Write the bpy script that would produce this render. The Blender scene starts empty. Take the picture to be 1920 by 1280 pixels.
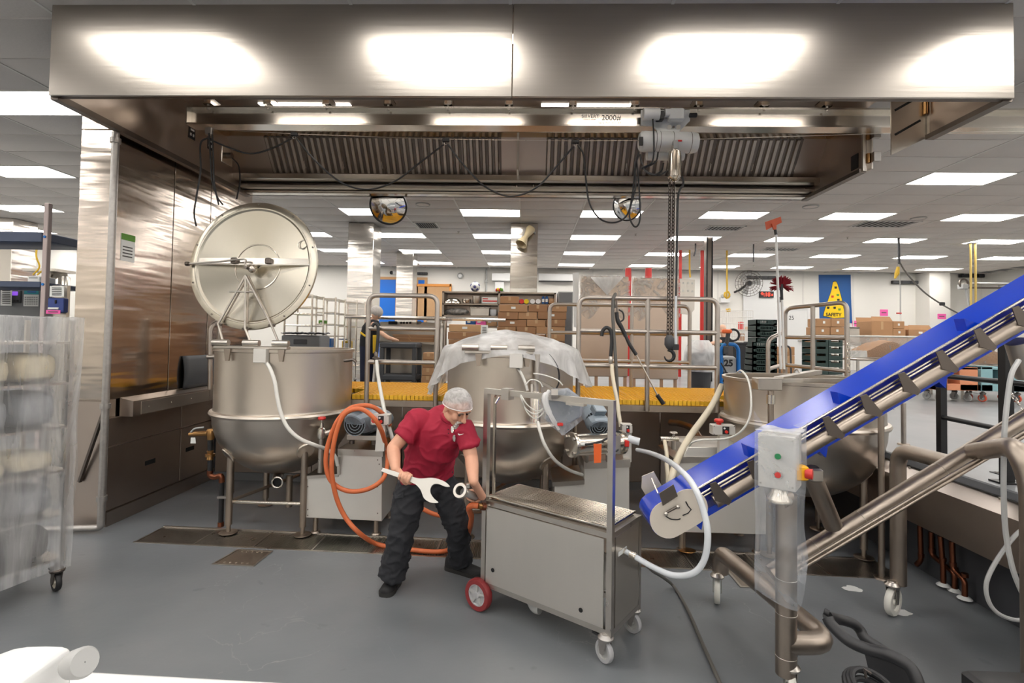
import bpy, bmesh, math, random
from mathutils import Vector, Matrix, noise
random.seed(7)
sc = bpy.context.scene
COL = sc.collection
# ------------------------------------------------------------------ camera
FPX = 960.0; CAMZ = 1.8
YAW, PITCH, ROLL = math.radians(1.65), math.radians(1.6), 0.0165
def _basis():
    f = Vector((-math.sin(YAW)*math.cos(PITCH), math.cos(YAW)*math.cos(PITCH), math.sin(PITCH)))
    r = Vector((math.cos(YAW), math.sin(YAW), 0)); u = r.cross(f)
    c, s = math.cos(ROLL), math.sin(ROLL)
    return f, c*r+s*u, c*u-s*r
CF, CR, CU = _basis(); CPOS = Vector((0, 0, CAMZ))
_d = Vector((0, 1, 0))
CY = 632 + FPX*_d.dot(CU)/_d.dot(CF)          # image row of the optical axis (horizon at row 632)
def A(px, py, Y=None, Z=None, X=None):
    d = CF + CR*(px-960)/FPX - CU*(py-CY)/FPX
    t = Y/d.y if Y is not None else ((Z-CAMZ)/d.z if Z is not None else X/d.x)
    return CPOS + d*t
cd = bpy.data.cameras.new('camera'); cam = bpy.data.objects.new('camera', cd); COL.objects.link(cam)
cd.sensor_width = 36; cd.lens = 18; cd.shift_y = -(640-CY)/1920; cd.clip_start = 0.05
cam.matrix_world = Matrix(((CR.x, CU.x, -CF.x, 0), (CR.y, CU.y, -CF.y, 0), (CR.z, CU.z, -CF.z, CAMZ), (0, 0, 0, 1)))
sc.camera = cam
# ------------------------------------------------------------------ world + exposure
w = bpy.data.worlds.new('world'); sc.world = w; w.use_nodes = True
w.node_tree.nodes['Background'].inputs[0].default_value = (0.9, 0.93, 1, 1)
w.node_tree.nodes['Background'].inputs[1].default_value = 0.15
PANEL_POWER = 13.8
sc.view_settings.view_transform = 'Standard'; sc.view_settings.look = 'None'
sc.view_settings.exposure = 0.0; sc.view_settings.gamma = 1.0
sc.view_settings.use_curve_mapping = False
sc.cycles.max_bounces = 8; sc.cycles.transparent_max_bounces = 16
sc.cycles.caustics_reflective = False; sc.cycles.caustics_refractive = False
sc.cycles.sample_clamp_indirect = 6
# ------------------------------------------------------------------ materials
def lin(c):
    c = c/255.0
    return c/12.92 if c <= 0.04045 else ((c+0.055)/1.055)**2.4
def rgb(t): return (lin(t[0]), lin(t[1]), lin(t[2]), 1)
MATS = {}; _TS = []
def M(name, col=(128, 128, 128), rough=0.5, metal=0.0, bump=None, var=None, stretch=None, aniso=0, emit=0, rvar=0, spec=None, coat=0, radial=False):
    """procedural material: col sRGB; bump=(scale,strength); var=(scale,amount) tint noise; stretch=(sx,sy,sz) noise stretch"""
    if name in MATS: return MATS[name]
    m = bpy.data.materials.new(name); m.use_nodes = True; MATS[name] = m
    nt = m.node_tree; b = nt.nodes['Principled BSDF']
    b.inputs['Base Color'].default_value = rgb(col); b.inputs['Roughness'].default_value = rough
    b.inputs['Metallic'].default_value = metal
    if aniso: b.inputs['Anisotropic'].default_value = aniso
    if radial:
        tg = nt.nodes.new('ShaderNodeTangent'); tg.direction_type = 'RADIAL'; tg.axis = 'Z'; nt.links.new(tg.outputs[0], b.inputs['Tangent'])
    if spec is not None: b.inputs['Specular IOR Level'].default_value = spec
    if coat: b.inputs['Coat Weight'].default_value = coat
    if emit:
        b.inputs['Emission Color'].default_value = rgb(col); b.inputs['Emission Strength'].default_value = emit
    if bump or var or rvar:
        tc = nt.nodes.new('ShaderNodeTexCoord'); mp = nt.nodes.new('ShaderNodeMapping')
        nt.links.new(tc.outputs['Object'], mp.inputs[0])
        if stretch: mp.inputs['Scale'].default_value = stretch
        def nz(s, det=4):
            n = nt.nodes.new('ShaderNodeTexNoise'); n.inputs['Scale'].default_value = s
            n.inputs['Detail'].default_value = det; nt.links.new(mp.outputs[0], n.inputs[0]); return n
        if var:
            n = nz(var[0]); mx = nt.nodes.new('ShaderNodeMixRGB')
            c = rgb(col); a = var[1]
            mx.inputs[1].default_value = tuple(x*(1-a) for x in c[:3])+(1,)
            mx.inputs[2].default_value = tuple(min(1, x*(1+a)) for x in c[:3])+(1,)
            nt.links.new(n.outputs[0], mx.inputs[0]); nt.links.new(mx.outputs[0], b.inputs['Base Color'])
        if rvar:
            n = nz(var[0] if var else 6); mr = nt.nodes.new('ShaderNodeMapRange')
            mr.inputs[1].default_value = 0.3; mr.inputs[2].default_value = 0.7
            mr.inputs[3].default_value = max(0.03, rough-rvar); mr.inputs[4].default_value = min(1, rough+rvar)
            nt.links.new(n.outputs[0], mr.inputs[0]); nt.links.new(mr.outputs[0], b.inputs['Roughness'])
        if bump:
            n = nz(bump[0], 3); bp = nt.nodes.new('ShaderNodeBump'); bp.inputs['Strength'].default_value = bump[1]
            bp.inputs['Distance'].default_value = 0.02
            nt.links.new(n.outputs[0], bp.inputs['Height']); nt.links.new(bp.outputs[0], b.inputs['Normal'])
    return m
def film(name, col=(235, 235, 238), opac=0.35, var=0.25, scale=3.0, rough=0.25, bumps=0.35, stretch=(1, 1, 1)):
    """clear or milky plastic film: transparent mixed with a glossy white sheet, thicker where it folds"""
    if name in MATS: return MATS[name]
    m = bpy.data.materials.new(name); m.use_nodes = True; MATS[name] = m
    nt = m.node_tree; b = nt.nodes['Principled BSDF']; out = nt.nodes['Material Output']
    b.inputs['Base Color'].default_value = rgb(col); b.inputs['Roughness'].default_value = rough
    b.inputs['Subsurface Weight'].default_value = 0
    tr = nt.nodes.new('ShaderNodeBsdfTransparent'); mx = nt.nodes.new('ShaderNodeMixShader')
    tl = nt.nodes.new('ShaderNodeBsdfTranslucent'); tl.inputs[0].default_value = rgb(col)
    mt = nt.nodes.new('ShaderNodeMixShader'); mt.inputs[0].default_value = 0.35
    nt.links.new(b.outputs[0], mt.inputs[1]); nt.links.new(tl.outputs[0], mt.inputs[2])
    tc = nt.nodes.new('ShaderNodeTexCoord'); mp = nt.nodes.new('ShaderNodeMapping'); mp.inputs['Scale'].default_value = stretch
    nt.links.new(tc.outputs['Object'], mp.inputs[0])
    n = nt.nodes.new('ShaderNodeTexNoise'); n.inputs['Scale'].default_value = scale; n.inputs['Detail'].default_value = 6
    n.inputs['Distortion'].default_value = 1.2
    nt.links.new(mp.outputs[0], n.inputs[0])
    mr = nt.nodes.new('ShaderNodeMapRange'); mr.inputs[1].default_value = 0.35; mr.inputs[2].default_value = 0.7
    mr.inputs[3].default_value = max(0.02, opac-var); mr.inputs[4].default_value = min(1, opac+var)
    nt.links.new(n.outputs[0], mr.inputs[0]); nt.links.new(mr.outputs[0], mx.inputs[0])
    nt.links.new(tr.outputs[0], mx.inputs[1]); nt.links.new(mt.outputs[0], mx.inputs[2])
    bp = nt.nodes.new('ShaderNodeBump'); bp.inputs['Strength'].default_value = bumps; bp.inputs['Distance'].default_value = 0.03
    nt.links.new(n.outputs[0], bp.inputs['Height']); nt.links.new(bp.outputs[0], b.inputs['Normal'])
    nt.links.new(mx.outputs[0], out.inputs[0])
    return m
# steels
M('steel_fascia', (176, 169, 160), 0.31, 1, bump=(3, 0.03), var=(5, .05), stretch=(0.3, 1, 9), aniso=0.5)
M('steel_wall', (198, 187, 176), 0.15, 1, bump=(1.5, 0.9), var=(3, .06), stretch=(0.30, 0.30, 2.4))
M('steel_column', (214, 209, 202), 0.15, 1, bump=(1.3, 0.9), stretch=(0.25, 0.25, 2.2))
M('steel_inner', (178, 166, 156), 0.34, 1, var=(3, .08), rvar=.06)
M('steel_kettle', (198, 189, 178), 0.30, 1, var=(3, .10), stretch=(1, 1, 0.5), aniso=.75, radial=True)
M('steel_bright', (222, 216, 206), 0.20, 1, var=(8, .05))
M('steel_lid', (200, 194, 180), 0.26, 1, var=(3, .05), aniso=.85, radial=True)
M('steel', (196, 190, 182), 0.32, 1, var=(10, .08), rvar=.05)
M('steel_sheet', (205, 199, 190), 0.36, 1, var=(3, .06), stretch=(0.4, 0.4, 4), rvar=.04)
M('steel_satin', (226, 223, 217), 0.5, 0.75, var=(3, .05))
M('steel_tube', (168, 156, 144), 0.40, 1, var=(12, .10), rvar=.08)
M('steel_rail', (178, 170, 162), 0.36, 1, var=(14, .12), rvar=.08)
M('chain_dark', (74, 66, 62), .42, .8, var=(20, .2))
M('steel_wrapped', (196, 178, 162), .34, 1, var=(2, .08))
M('steel_dark', (112, 104, 98), 0.38, 1, var=(6, .15))
M('steel_filter', (178, 169, 160), 0.42, 1, var=(9, .12))
M('galvanised', (172, 168, 164), 0.42, 0.85, var=(30, .2))
M('mirror', (235, 235, 235), 0.03, 1)
M('black_rubber', (30, 30, 32), 0.55, 0, var=(10, .2))
M('black_plastic', (36, 36, 38), 0.42, 0, var=(8, .2))
M('black_cable', (24, 24, 27), 0.4)
M('dark_grey', (70, 71, 74), 0.6, 0, var=(4, .12))
M('mid_grey', (120, 121, 123), 0.6, 0, var=(4, .1))
M('light_grey', (176, 176, 174), 0.5)
M('white_paint', (228, 228, 226), 0.42)
M('white_plastic', (236, 236, 234), 0.35)
M('wall_paint', (236, 233, 226), 0.55, var=(0.8, .03))
M('tile_white', (216, 210, 204), 0.85, bump=(40, .12), var=(1.2, .04))
M('grid_white', (225, 222, 216), 0.5)
M('motor_grey', (152, 164, 174), 0.42, 0.0, var=(8, .12))
M('yellow_grating', (255, 192, 48), 0.5, var=(6, .1))
M('belt_blue', (8, 62, 196), 0.2, var=(4, .07), spec=.6)
M('belt_dark_blue', (16, 34, 150), 0.35)
M('orange_hose', (214, 112, 66), 0.5, var=(12, .12))
M('white_hose', (228, 226, 218), 0.4, var=(9, .05))
M('clear_hose', (214, 218, 222), 0.25, var=(9, .06))
M('cream_hose', (226, 214, 190), 0.5, var=(9, .08))
M('grey_cable', (98, 95, 90), 0.5)
M('brass', (168, 128, 82), 0.32, 1, var=(14, .15))
M('copper', (126, 78, 58), 0.36, 1, var=(8, .25))
M('cardboard', (178, 136, 98), 0.8, var=(5, .10))
M('cardboard_dark', (160, 118, 84), 0.8, var=(5, .10))
M('cardboard_light', (196, 156, 114), 0.8, var=(5, .08))
M('tape', (196, 160, 120), 0.3)
M('paper', (240, 240, 236), 0.7)
M('pink_paper', (246, 104, 178), 0.7)
M('red_paint', (196, 46, 40), 0.4)
M('red_plastic', (214, 52, 44), 0.35)
M('wheel_red', (132, 44, 46), 0.5, var=(7, .12))
M('wheel_grey', (170, 170, 172), 0.45)
M('wheel_white', (226, 223, 214), 0.4)
M('blue_paint', (0, 110, 190), 0.4)
M('blue_door', (0, 110, 214), 0.45)
M('blue_shelf', (62, 74, 98), 0.5, var=(8, .12))
M('lamp', (255, 251, 246), 0.5, emit=PANEL_POWER)
M('hood_lamp', (255, 246, 236), 0.5, emit=12)
M('stone_black', (18, 18, 19), 0.7)
M('skin', (214, 160, 132), 0.5, var=(14, .06), bump=(60, .05))
M('skin_pale', (224, 178, 150), 0.5, var=(14, .05))
M('shirt_red', (160, 22, 52), 0.75, bump=(9, .25), var=(5, .08))
M('trouser_black', (36, 37, 42), 0.8, bump=(11, .4), var=(6, .12))
M('shoe_black', (24, 24, 26), 0.7, var=(20, .15))
M('sole_black', (44, 43, 42), 0.7)
M('ink', (28, 28, 30), 0.6)
M('ink_grey', (90, 88, 84), 0.6)
M('nuts', (166, 122, 82), 0.8, bump=(45, .8), var=(60, .35))
M('green_plastic', (36, 58, 54), 0.5)
M('teal_cart', (136, 176, 182), 0.55, var=(3, .06))
M('orange_cart', (214, 142, 104), 0.55, var=(3, .06))
M('yellow_cord', (226, 186, 50), 0.5)
M('post_yellow', (206, 178, 100), .5)
M('black_steel', (32, 32, 34), 0.35, 0.3, var=(10, .2))
M('beige_plate', (214, 205, 192), 0.45, 0.25, var=(4, .04))
# ------------------------------------------------------------------ mesh helpers
V = Vector
ORG = {}
def catmull(pts, k=6, closed=False):
    pts = [V(p) for p in pts]; n = len(pts)
    if n < 3: return pts
    out = []
    rng = range(n) if closed else range(n-1)
    for i in rng:
        p1, p2 = pts[i], pts[(i+1) % n]
        p0 = pts[(i-1) % n] if (closed or i > 0) else p1*2-p2
        p3 = pts[(i+2) % n] if (closed or i+2 < n) else p2*2-p1
        for j in range(k):
            t = j/k
            out.append(0.5*((2*p1)+(p2-p0)*t+(2*p0-5*p1+4*p2-p3)*t*t+(3*p1-p0-3*p2+p3)*t**3))
    if not closed: out.append(pts[-1])
    return out
def fillet(pts, r, k=5):
    """round the inner corners of a polyline"""
    pts = [V(p) for p in pts]; out = [pts[0]]
    for i in range(1, len(pts)-1):
        a, b, c = pts[i-1], pts[i], pts[i+1]
        rr = min(r, (a-b).length*.49, (c-b).length*.49)
        p, q = b+(a-b).normalized()*rr, b+(c-b).normalized()*rr
        for j in range(k+1):
            t = j/k; out.append(p*(1-t)**2+b*2*t*(1-t)+q*t*t)
    out.append(pts[-1]); return out
class MB:
    def __init__(s): s.v = []; s.f = []
    def add(s, vs, fs):
        o = len(s.v); s.v += [V(x) for x in vs]; s.f += [tuple(i+o for i in f) for f in fs]; return s
    def box(s, a, b):
        a, b = V(a), V(b); x0, x1 = sorted((a.x, b.x)); y0, y1 = sorted((a.y, b.y)); z0, z1 = sorted((a.z, b.z))
        return s.add([(x0, y0, z0), (x1, y0, z0), (x1, y1, z0), (x0, y1, z0), (x0, y0, z1), (x1, y0, z1), (x1, y1, z1), (x0, y1, z1)],
                     [(0, 3, 2, 1), (4, 5, 6, 7), (0, 1, 5, 4), (1, 2, 6, 5), (2, 3, 7, 6), (3, 0, 4, 7)])
    def rbox(s, a, b, ch=0.01):
        """box with chamfered vertical + horizontal edges (octagon lofts)"""
        a, b = V(a), V(b); x0, x1 = sorted((a.x, b.x)); y0, y1 = sorted((a.y, b.y)); z0, z1 = sorted((a.z, b.z))
        c = min(ch, (x1-x0)*.45, (y1-y0)*.45, (z1-z0)*.45)
        def ring(i, z):
            i2 = i; X0, X1, Y0, Y1 = x0+i2, x1-i2, y0+i2, y1-i2
            k = c*.7
            return [(X0+k, Y0, z), (X1-k, Y0, z), (X1, Y0+k, z), (X1, Y1-k, z), (X1-k, Y1, z), (X0+k, Y1, z), (X0, Y1-k, z), (X0, Y0+k, z)]
        return s.loft([ring(c, z0), ring(0, z0+c), ring(0, z1-c), ring(c, z1)])
    def loft(s, rings, cap=True, closed=True):
        n = len(rings[0]); vs = [p for r in rings for p in r]; fs = []
        for i in range(len(rings)-1):
            for j in range(n if closed else n-1):
                k = (j+1) % n
                fs.append((i*n+j, i*n+k, (i+1)*n+k, (i+1)*n+j))
        if cap:
            fs.append(tuple(reversed(range(n)))); fs.append(tuple((len(rings)-1)*n+j for j in range(n)))
        return s.add(vs, fs)
    def tube(s, pts, r, n=8, cap=True, closed=False):
        pts = [V(p) for p in pts]
        rad = r if isinstance(r, (list, tuple)) else [r]*len(pts)
        m = len(pts); T = []
        for i in range(m):
            a = pts[(i-1) % m] if (closed or i > 0) else pts[i]
            b = pts[(i+1) % m] if (closed or i < m-1) else pts[i]
            d = (b-a); T.append(d.normalized() if d.length > 1e-9 else V((0, 0, 1)))
        ref = V((0, 0, 1)) if abs(T[0].z) < .9 else V((1, 0, 0))
        u = (ref-T[0]*ref.dot(T[0])).normalized(); rings = []
        for i in range(m):
            u = u-T[i]*u.dot(T[i])
            if u.length < 1e-6: u = T[i].orthogonal()
            u.normalize(); w2 = T[i].cross(u)
            rings.append([pts[i]+(u*math.cos(2*math.pi*j/n)+w2*math.sin(2*math.pi*j/n))*rad[i] for j in range(n)])
        if closed: rings.append(rings[0]); return s.loft(rings, cap=False)
        return s.loft(rings, cap=cap)
    def cyl(s, a, b, r, r2=None, n=16):
        a, b = V(a), V(b); return s.tube([a, b], [r, r if r2 is None else r2], n)
    def ball(s, c, r, n=12, sc_=(1, 1, 1), mat=None):
        c = V(c); rings = []; m = max(4, n//2)
        for i in range(m+1):
            t = math.pi*i/m
            t = min(max(t, .02), math.pi-.02)
            ring = []
            for j in range(n):
                p = 2*math.pi*j/n
                q = V((math.sin(t)*math.cos(p)*r*sc_[0], math.sin(t)*math.sin(p)*r*sc_[1], -math.cos(t)*r*sc_[2]))
                ring.append(c+((mat @ q) if mat else q))
            rings.append(ring)
        return s.loft(rings)
    def lathe(s, prof, c=(0, 0, 0), n=32, mat=None, cap=False):
        c = V(c); rings = []
        for (r, z) in prof:
            ring = []
            for j in range(n):
                p = 2*math.pi*j/n; q = V((r*math.cos(p), r*math.sin(p), z)); ring.append(c+((mat @ q) if mat else q))
            rings.append(ring)
        return s.loft(rings, cap=cap)
    def prism(s, poly, d):
        """poly: list of 3-D points in a plane, extruded by vector d"""
        p = [V(x) for x in poly]; d = V(d); return s.loft([p, [x+d for x in p]])
    def sheet(s, fn, nu, nv, thick=None):
        vs = []; fs = []
        for i in range(nu+1):
            for j in range(nv+1): vs.append(V(fn(i/nu, j/nv)))
        for i in range(nu):
            for j in range(nv):
                a = i*(nv+1)+j; fs.append((a, a+1, a+nv+2, a+nv+1))
        return s.add(vs, fs)
    def rod(s, a, b, w, h=None, up=(0, 0, 1)):
        """rectangular bar from a to b"""
        a, b = V(a), V(b); h = h or w; t = (b-a).normalized(); up = V(up)
        if abs(t.dot(up)) > .98: up = V((1, 0, 0)) if abs(t.x) < .9 else V((0, 1, 0))
        x = t.cross(up).normalized()*w/2; y = x.cross(t).normalized()*h/2
        return s.loft([[a-x-y, a+x-y, a+x+y, a-x+y], [b-x-y, b+x-y, b+x+y, b-x+y]])
    def torus(s, c, R, r, ax=(0, 0, 1), n=24, m=8):
        ax = V(ax).normalized(); u = ax.orthogonal().normalized(); w2 = ax.cross(u); c = V(c)
        return s.tube([c+(u*math.cos(2*math.pi*j/n)+w2*math.sin(2*math.pi*j/n))*R for j in range(n)], r, m, closed=True)
    def build(s, name, mat, parent=None, label=None, cat=None, group=None, kind=None, angle=40, solid=0, bevel=0, org=None, sub=0):
        me = bpy.data.meshes.new(name)
        if parent is not None: o0 = ORG[parent]
        elif org is not None: o0 = V(org)
        else:
            xs = [p.x for p in s.v]; ys = [p.y for p in s.v]
            o0 = V(((min(xs)+max(xs))/2, (min(ys)+max(ys))/2, min(p.z for p in s.v)))
        me.from_pydata([tuple(p-o0) for p in s.v], [], s.f); me.validate(); me.update()
        bm = bmesh.new(); bm.from_mesh(me); bmesh.ops.recalc_face_normals(bm, faces=bm.faces); bm.to_mesh(me); bm.free()
        me.shade_smooth()
        try: me.set_sharp_from_angle(angle=math.radians(angle))
        except Exception: pass
        me.materials.append(MATS[mat] if isinstance(mat, str) else mat)
        return link(name, me, parent, o0, label, cat, group, kind, solid, bevel, sub)
def link(name, me, parent, o0, label=None, cat=None, group=None, kind=None, solid=0, bevel=0, sub=0):
    o = bpy.data.objects.new(name, me); COL.objects.link(o)
    if parent is not None: o.parent = parent
    else: o.location = o0
    ORG[o] = o0
    if solid:
        md = o.modifiers.new('solid', 'SOLIDIFY'); md.thickness = solid; md.offset = 0
    if bevel:
        md = o.modifiers.new('bevel', 'BEVEL'); md.width = bevel; md.segments = 2; md.limit_method = 'ANGLE'
    if sub:
        md = o.modifiers.new('sub', 'SUBSURF'); md.levels = sub; md.render_levels = sub
    if label: o['label'] = label
    if cat: o['category'] = cat
    if group: o['group'] = group
    if kind: o['kind'] = kind
    return o
def thing(name, label, cat, loc, group=None, kind=None):
    o = bpy.data.objects.new(name, None); COL.objects.link(o); o.location = V(loc); ORG[o] = V(loc)
    o.empty_display_size = .1
    if label: o['label'] = label
    if cat: o['category'] = cat
    if group: o['group'] = group
    if kind: o['kind'] = kind
    return o
def part_like(src, parent, off, name=None):
    """a copy of a part under the same thing, shifted; shares mesh data"""
    c = src.copy(); COL.objects.link(c); c.parent = parent; c.location = src.location+V(off); ORG[c] = ORG[parent]; return c
def copy_tree(root, loc, rotz=0, label=None, group=None):
    c = root.copy(); COL.objects.link(c); c.location = V(loc); c.rotation_euler.z = root.rotation_euler.z+rotz; ORG[c] = V(loc)
    if label: c['label'] = label
    if group: c['group'] = group
    for p in root.children:
        q = p.copy(); COL.objects.link(q); q.parent = c; ORG[q] = V(loc)
        for g in p.children:
            h = g.copy(); COL.objects.link(h); h.parent = q; ORG[h] = V(loc)
    return c
def text(parent, s, pos, size, mat='ink', right=(1, 0, 0), up=(0, 0, 1), name='lettering', align='CENTER', ext=0.0006, bold=0):
    cu = bpy.data.curves.new(name, 'FONT'); cu.body = s; cu.size = size; cu.align_x = align; cu.align_y = 'CENTER'; cu.extrude = ext
    cu.offset = bold
    if not _TS: _TS.append(bpy.data.scenes.new('remesh_bench'))
    o = bpy.data.objects.new(name, cu); _TS[0].collection.objects.link(o)
    vl = _TS[0].view_layers[0]; vl.update(); dg = vl.depsgraph; me = bpy.data.meshes.new_from_object(o.evaluated_get(dg))
    bpy.data.objects.remove(o); bpy.data.curves.remove(cu)
    r, u = V(right).normalized(), V(up).normalized(); n = r.cross(u)
    p = V(pos)-ORG[parent]
    me.transform(Matrix(((r.x, u.x, n.x, p.x), (r.y, u.y, n.y, p.y), (r.z, u.z, n.z, p.z), (0, 0, 0, 1))))
    me.materials.clear(); me.materials.append(MATS[mat]); me.name = name
    return link(name, me, parent, ORG[parent])
def prect(x0, y0, x1, y1, Y):
    """pixel rectangle on the plane at depth Y -> X0, X1, Zlow, Zhigh"""
    return (A(x0, (y0+y1)/2, Y=Y).x, A(x1, (y0+y1)/2, Y=Y).x, A((x0+x1)/2, y1, Y=Y).z, A((x0+x1)/2, y0, Y=Y).z)
def pbox(mb, x0, y0, x1, y1, Y, d):
    X0, X1, Z0, Z1 = prect(x0, y0, x1, y1, Y); return mb.box((X0, Y, Z0), (X1, Y+d, Z1))
def remesh(mb, voxel, smooth=4, name='tmp', fac=.5):
    me = bpy.data.meshes.new(name); me.from_pydata([tuple(p) for p in mb.v], [], mb.f); me.update()
    bm = bmesh.new(); bm.from_mesh(me); bmesh.ops.recalc_face_normals(bm, faces=bm.faces); bm.to_mesh(me); bm.free()
    if not _TS: _TS.append(bpy.data.scenes.new('remesh_bench'))
    ts = _TS[0]; o = bpy.data.objects.new(name, me); ts.collection.objects.link(o)
    md = o.modifiers.new('r', 'REMESH'); md.mode = 'VOXEL'; md.voxel_size = voxel; md.use_smooth_shade = True
    if smooth:
        md = o.modifiers.new('s', 'SMOOTH'); md.iterations = smooth; md.factor = fac
    vl = ts.view_layers[0]; vl.update(); dg = vl.depsgraph; out = bpy.data.meshes.new_from_object(o.evaluated_get(dg))
    bpy.data.objects.remove(o); bpy.data.meshes.remove(me)
    return out
def put_mesh(me, name, mat, parent=None, org=None, **k):
    o0 = ORG[parent] if parent is not None else V(org)
    me.transform(Matrix.Translation(-o0)); me.materials.clear(); me.materials.append(MATS[mat]); me.name = name
    me.shade_smooth()
    return link(name, me, parent, o0, **k)
# ================================================================== STRUCTURE
CEIL = 4.33; UP = 0.80; PLAT = 1.20; BACKY = 19.05; XL, XR, YN = -14.0, 16.5, -7.5
# floor material: grey epoxy with scuffs, wet patches and pale scratches
def floor_mat():
    m = bpy.data.materials.new('epoxy_floor'); m.use_nodes = True; MATS['epoxy_floor'] = m
    nt = m.node_tree; b = nt.nodes['Principled BSDF']; N = nt.nodes.new; L = nt.links.new
    tc = N('ShaderNodeTexCoord')
    def nz(s, d=4, dist=0):
        n = N('ShaderNodeTexNoise'); n.inputs['Scale'].default_value = s; n.inputs['Detail'].default_value = d
        n.inputs['Distortion'].default_value = dist; L(tc.outputs['Object'], n.inputs[0]); return n
    def mr(n, a, c, lo, hi):
        r = N('ShaderNodeMapRange'); r.inputs[1].default_value = a; r.inputs[2].default_value = c
        r.inputs[3].default_value = lo; r.inputs[4].default_value = hi; L(n.outputs[0], r.inputs[0]); return r
    mx = N('ShaderNodeMixRGB'); mx.inputs[1].default_value = rgb((108, 112, 116)); mx.inputs[2].default_value = rgb((126, 128, 131))
    L(mr(nz(0.7, 3), .35, .65, 0, 1).outputs[0], mx.inputs[0])
    # thin pale scratches: ridge of a distorted noise
    n = nz(2.3, 5, 0.6); ab = N('ShaderNodeMath'); ab.operation = 'SUBTRACT'; ab.inputs[1].default_value = .5; L(n.outputs[0], ab.inputs[0])
    a2 = N('ShaderNodeMath'); a2.operation = 'ABSOLUTE'; L(ab.outputs[0], a2.inputs[0])
    ridge = mr(a2, 0.0, 0.006, 1, 0); mask = mr(nz(.9, 2), .52, .66, 0, .28)
    mu = N('ShaderNodeMath'); mu.operation = 'MULTIPLY'; L(ridge.outputs[0], mu.inputs[0]); L(mask.outputs[0], mu.inputs[1])
    m2 = N('ShaderNodeMixRGB'); L(mu.outputs[0], m2.inputs[0]); L(mx.outputs[0], m2.inputs[1]); m2.inputs[2].default_value = rgb((186, 186, 182))
    dk = mr(nz(5.5, 2, .3), .70, .76, 0, .22); m3 = N('ShaderNodeMixRGB'); L(dk.outputs[0], m3.inputs[0]); L(m2.outputs[0], m3.inputs[1]); m3.inputs[2].default_value = rgb((60, 62, 66))
    L(m3.outputs[0], b.inputs['Base Color'])
    L(mr(nz(1.1, 3), .35, .65, .30, .50).outputs[0], b.inputs['Roughness'])
    bp = N('ShaderNodeBump'); bp.inputs['Strength'].default_value = .08; bp.inputs['Distance'].default_value = .01
    L(nz(22, 3).outputs[0], bp.inputs['Height']); L(bp.outputs[0], b.inputs['Normal'])
floor_mat()
# drain trench runs a little askew to the hood
def trY(x): return 4.165-0.045*x
TX0, TX1, TW = -3.32, 2.92, 0.385
def floor_poly():
    mb = MB(); a = (TX0, trY(TX0)); b = (TX1, trY(TX1)); c = (TX1, trY(TX1)+TW); d = (TX0, trY(TX0)+TW)
    o = [(XL, YN), (3.17, YN), (3.17, 6.25), (XL, 6.25)]
    P = lambda q, z=0.0: (q[0], q[1], z)
    for q in ([o[0], o[1], b, a], [o[1], o[2], c, b], [o[2], o[3], d, c], [o[3], o[0], a, d]):
        mb.add([P(x) for x in q], [(0, 1, 2, 3)])
    # trench walls and bottom
    for q in ([a, b], [b, c], [c, d], [d, a]):
        mb.add([P(q[0]), P(q[1]), P(q[1], -.12), P(q[0], -.12)], [(0, 1, 2, 3)])
    mb.add([P(x, -.12) for x in (a, b, c, d)], [(0, 1, 2, 3)])
    return mb
fl = floor_poly().build('floor', 'epoxy_floor', kind='structure', org=(0, 0, 0))
mb = MB(); mb.box((3.17, YN, UP-.25), (XR, BACKY, UP)); mb.box((XL, 6.25, UP-.25), (3.17, BACKY, UP))
M('raised_epoxy', (136, 138, 140), .34, var=(.8, .08), rvar=.08, bump=(12, .05))
uf = mb.build('floor_raised', 'raised_epoxy', kind='structure', org=(0, 0, UP))
# kerb and stainless skirt of the raised floor on the right
M('recess_wall', (70, 71, 75), .5, var=(2, .1))
pr = MB().box((3.17, YN, 0), (3.30, 6.25, UP-.25)).build('wall_pit_right', 'recess_wall', kind='structure', org=(3.17, 0, 0))
mb = MB()
mb.prism([(3.20, -2, UP-.006), (2.955, -2, UP-.05), (2.955, -2, .44), (2.975, -2, .44), (2.975, -2, UP-.07), (3.20, -2, UP-.02)], (0, 7.9, 0))
sk = mb.build('trim_1', 'steel_inner', kind='structure', org=(2.955, 0, .44))
mb = MB(); mb.prism([(3.16, -2, UP), (3.20, -2, UP+.035), (3.24, -2, UP+.035), (3.27, -2, UP)], (0, 7.9, 0))
mb.build('kerb_strip', 'dark_grey', parent=sk)
for k in range(9): MB().cyl((3.14, 2.3+k*.4, UP-.004), (3.14, 2.3+k*.4, UP-.028), .008, n=8).build('bolt', 'steel', parent=sk)
# pit back wall under the platform with its stainless panels
pw = MB().box((XL, 6.25, 0), (3.17, 6.40, UP-.25)).build('wall_pit_back', 'dark_grey', kind='structure', org=(0, 6.25, 0))
xs = [-3.8, -2.6, -1.5, -.62, .45, 1.05, 1.62, 2.4, 3.15]
for i in range(8):
    MB().rbox((xs[i]+.004, 6.225, .09), (xs[i+1]-.004, 6.25, 1.10), .004).build('wall_panel', 'steel_inner', parent=pw)
MB().box((-3.8, 6.205, 0), (3.15, 6.25, .09)).build('kick_strip', 'mid_grey', parent=pw)
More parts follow.
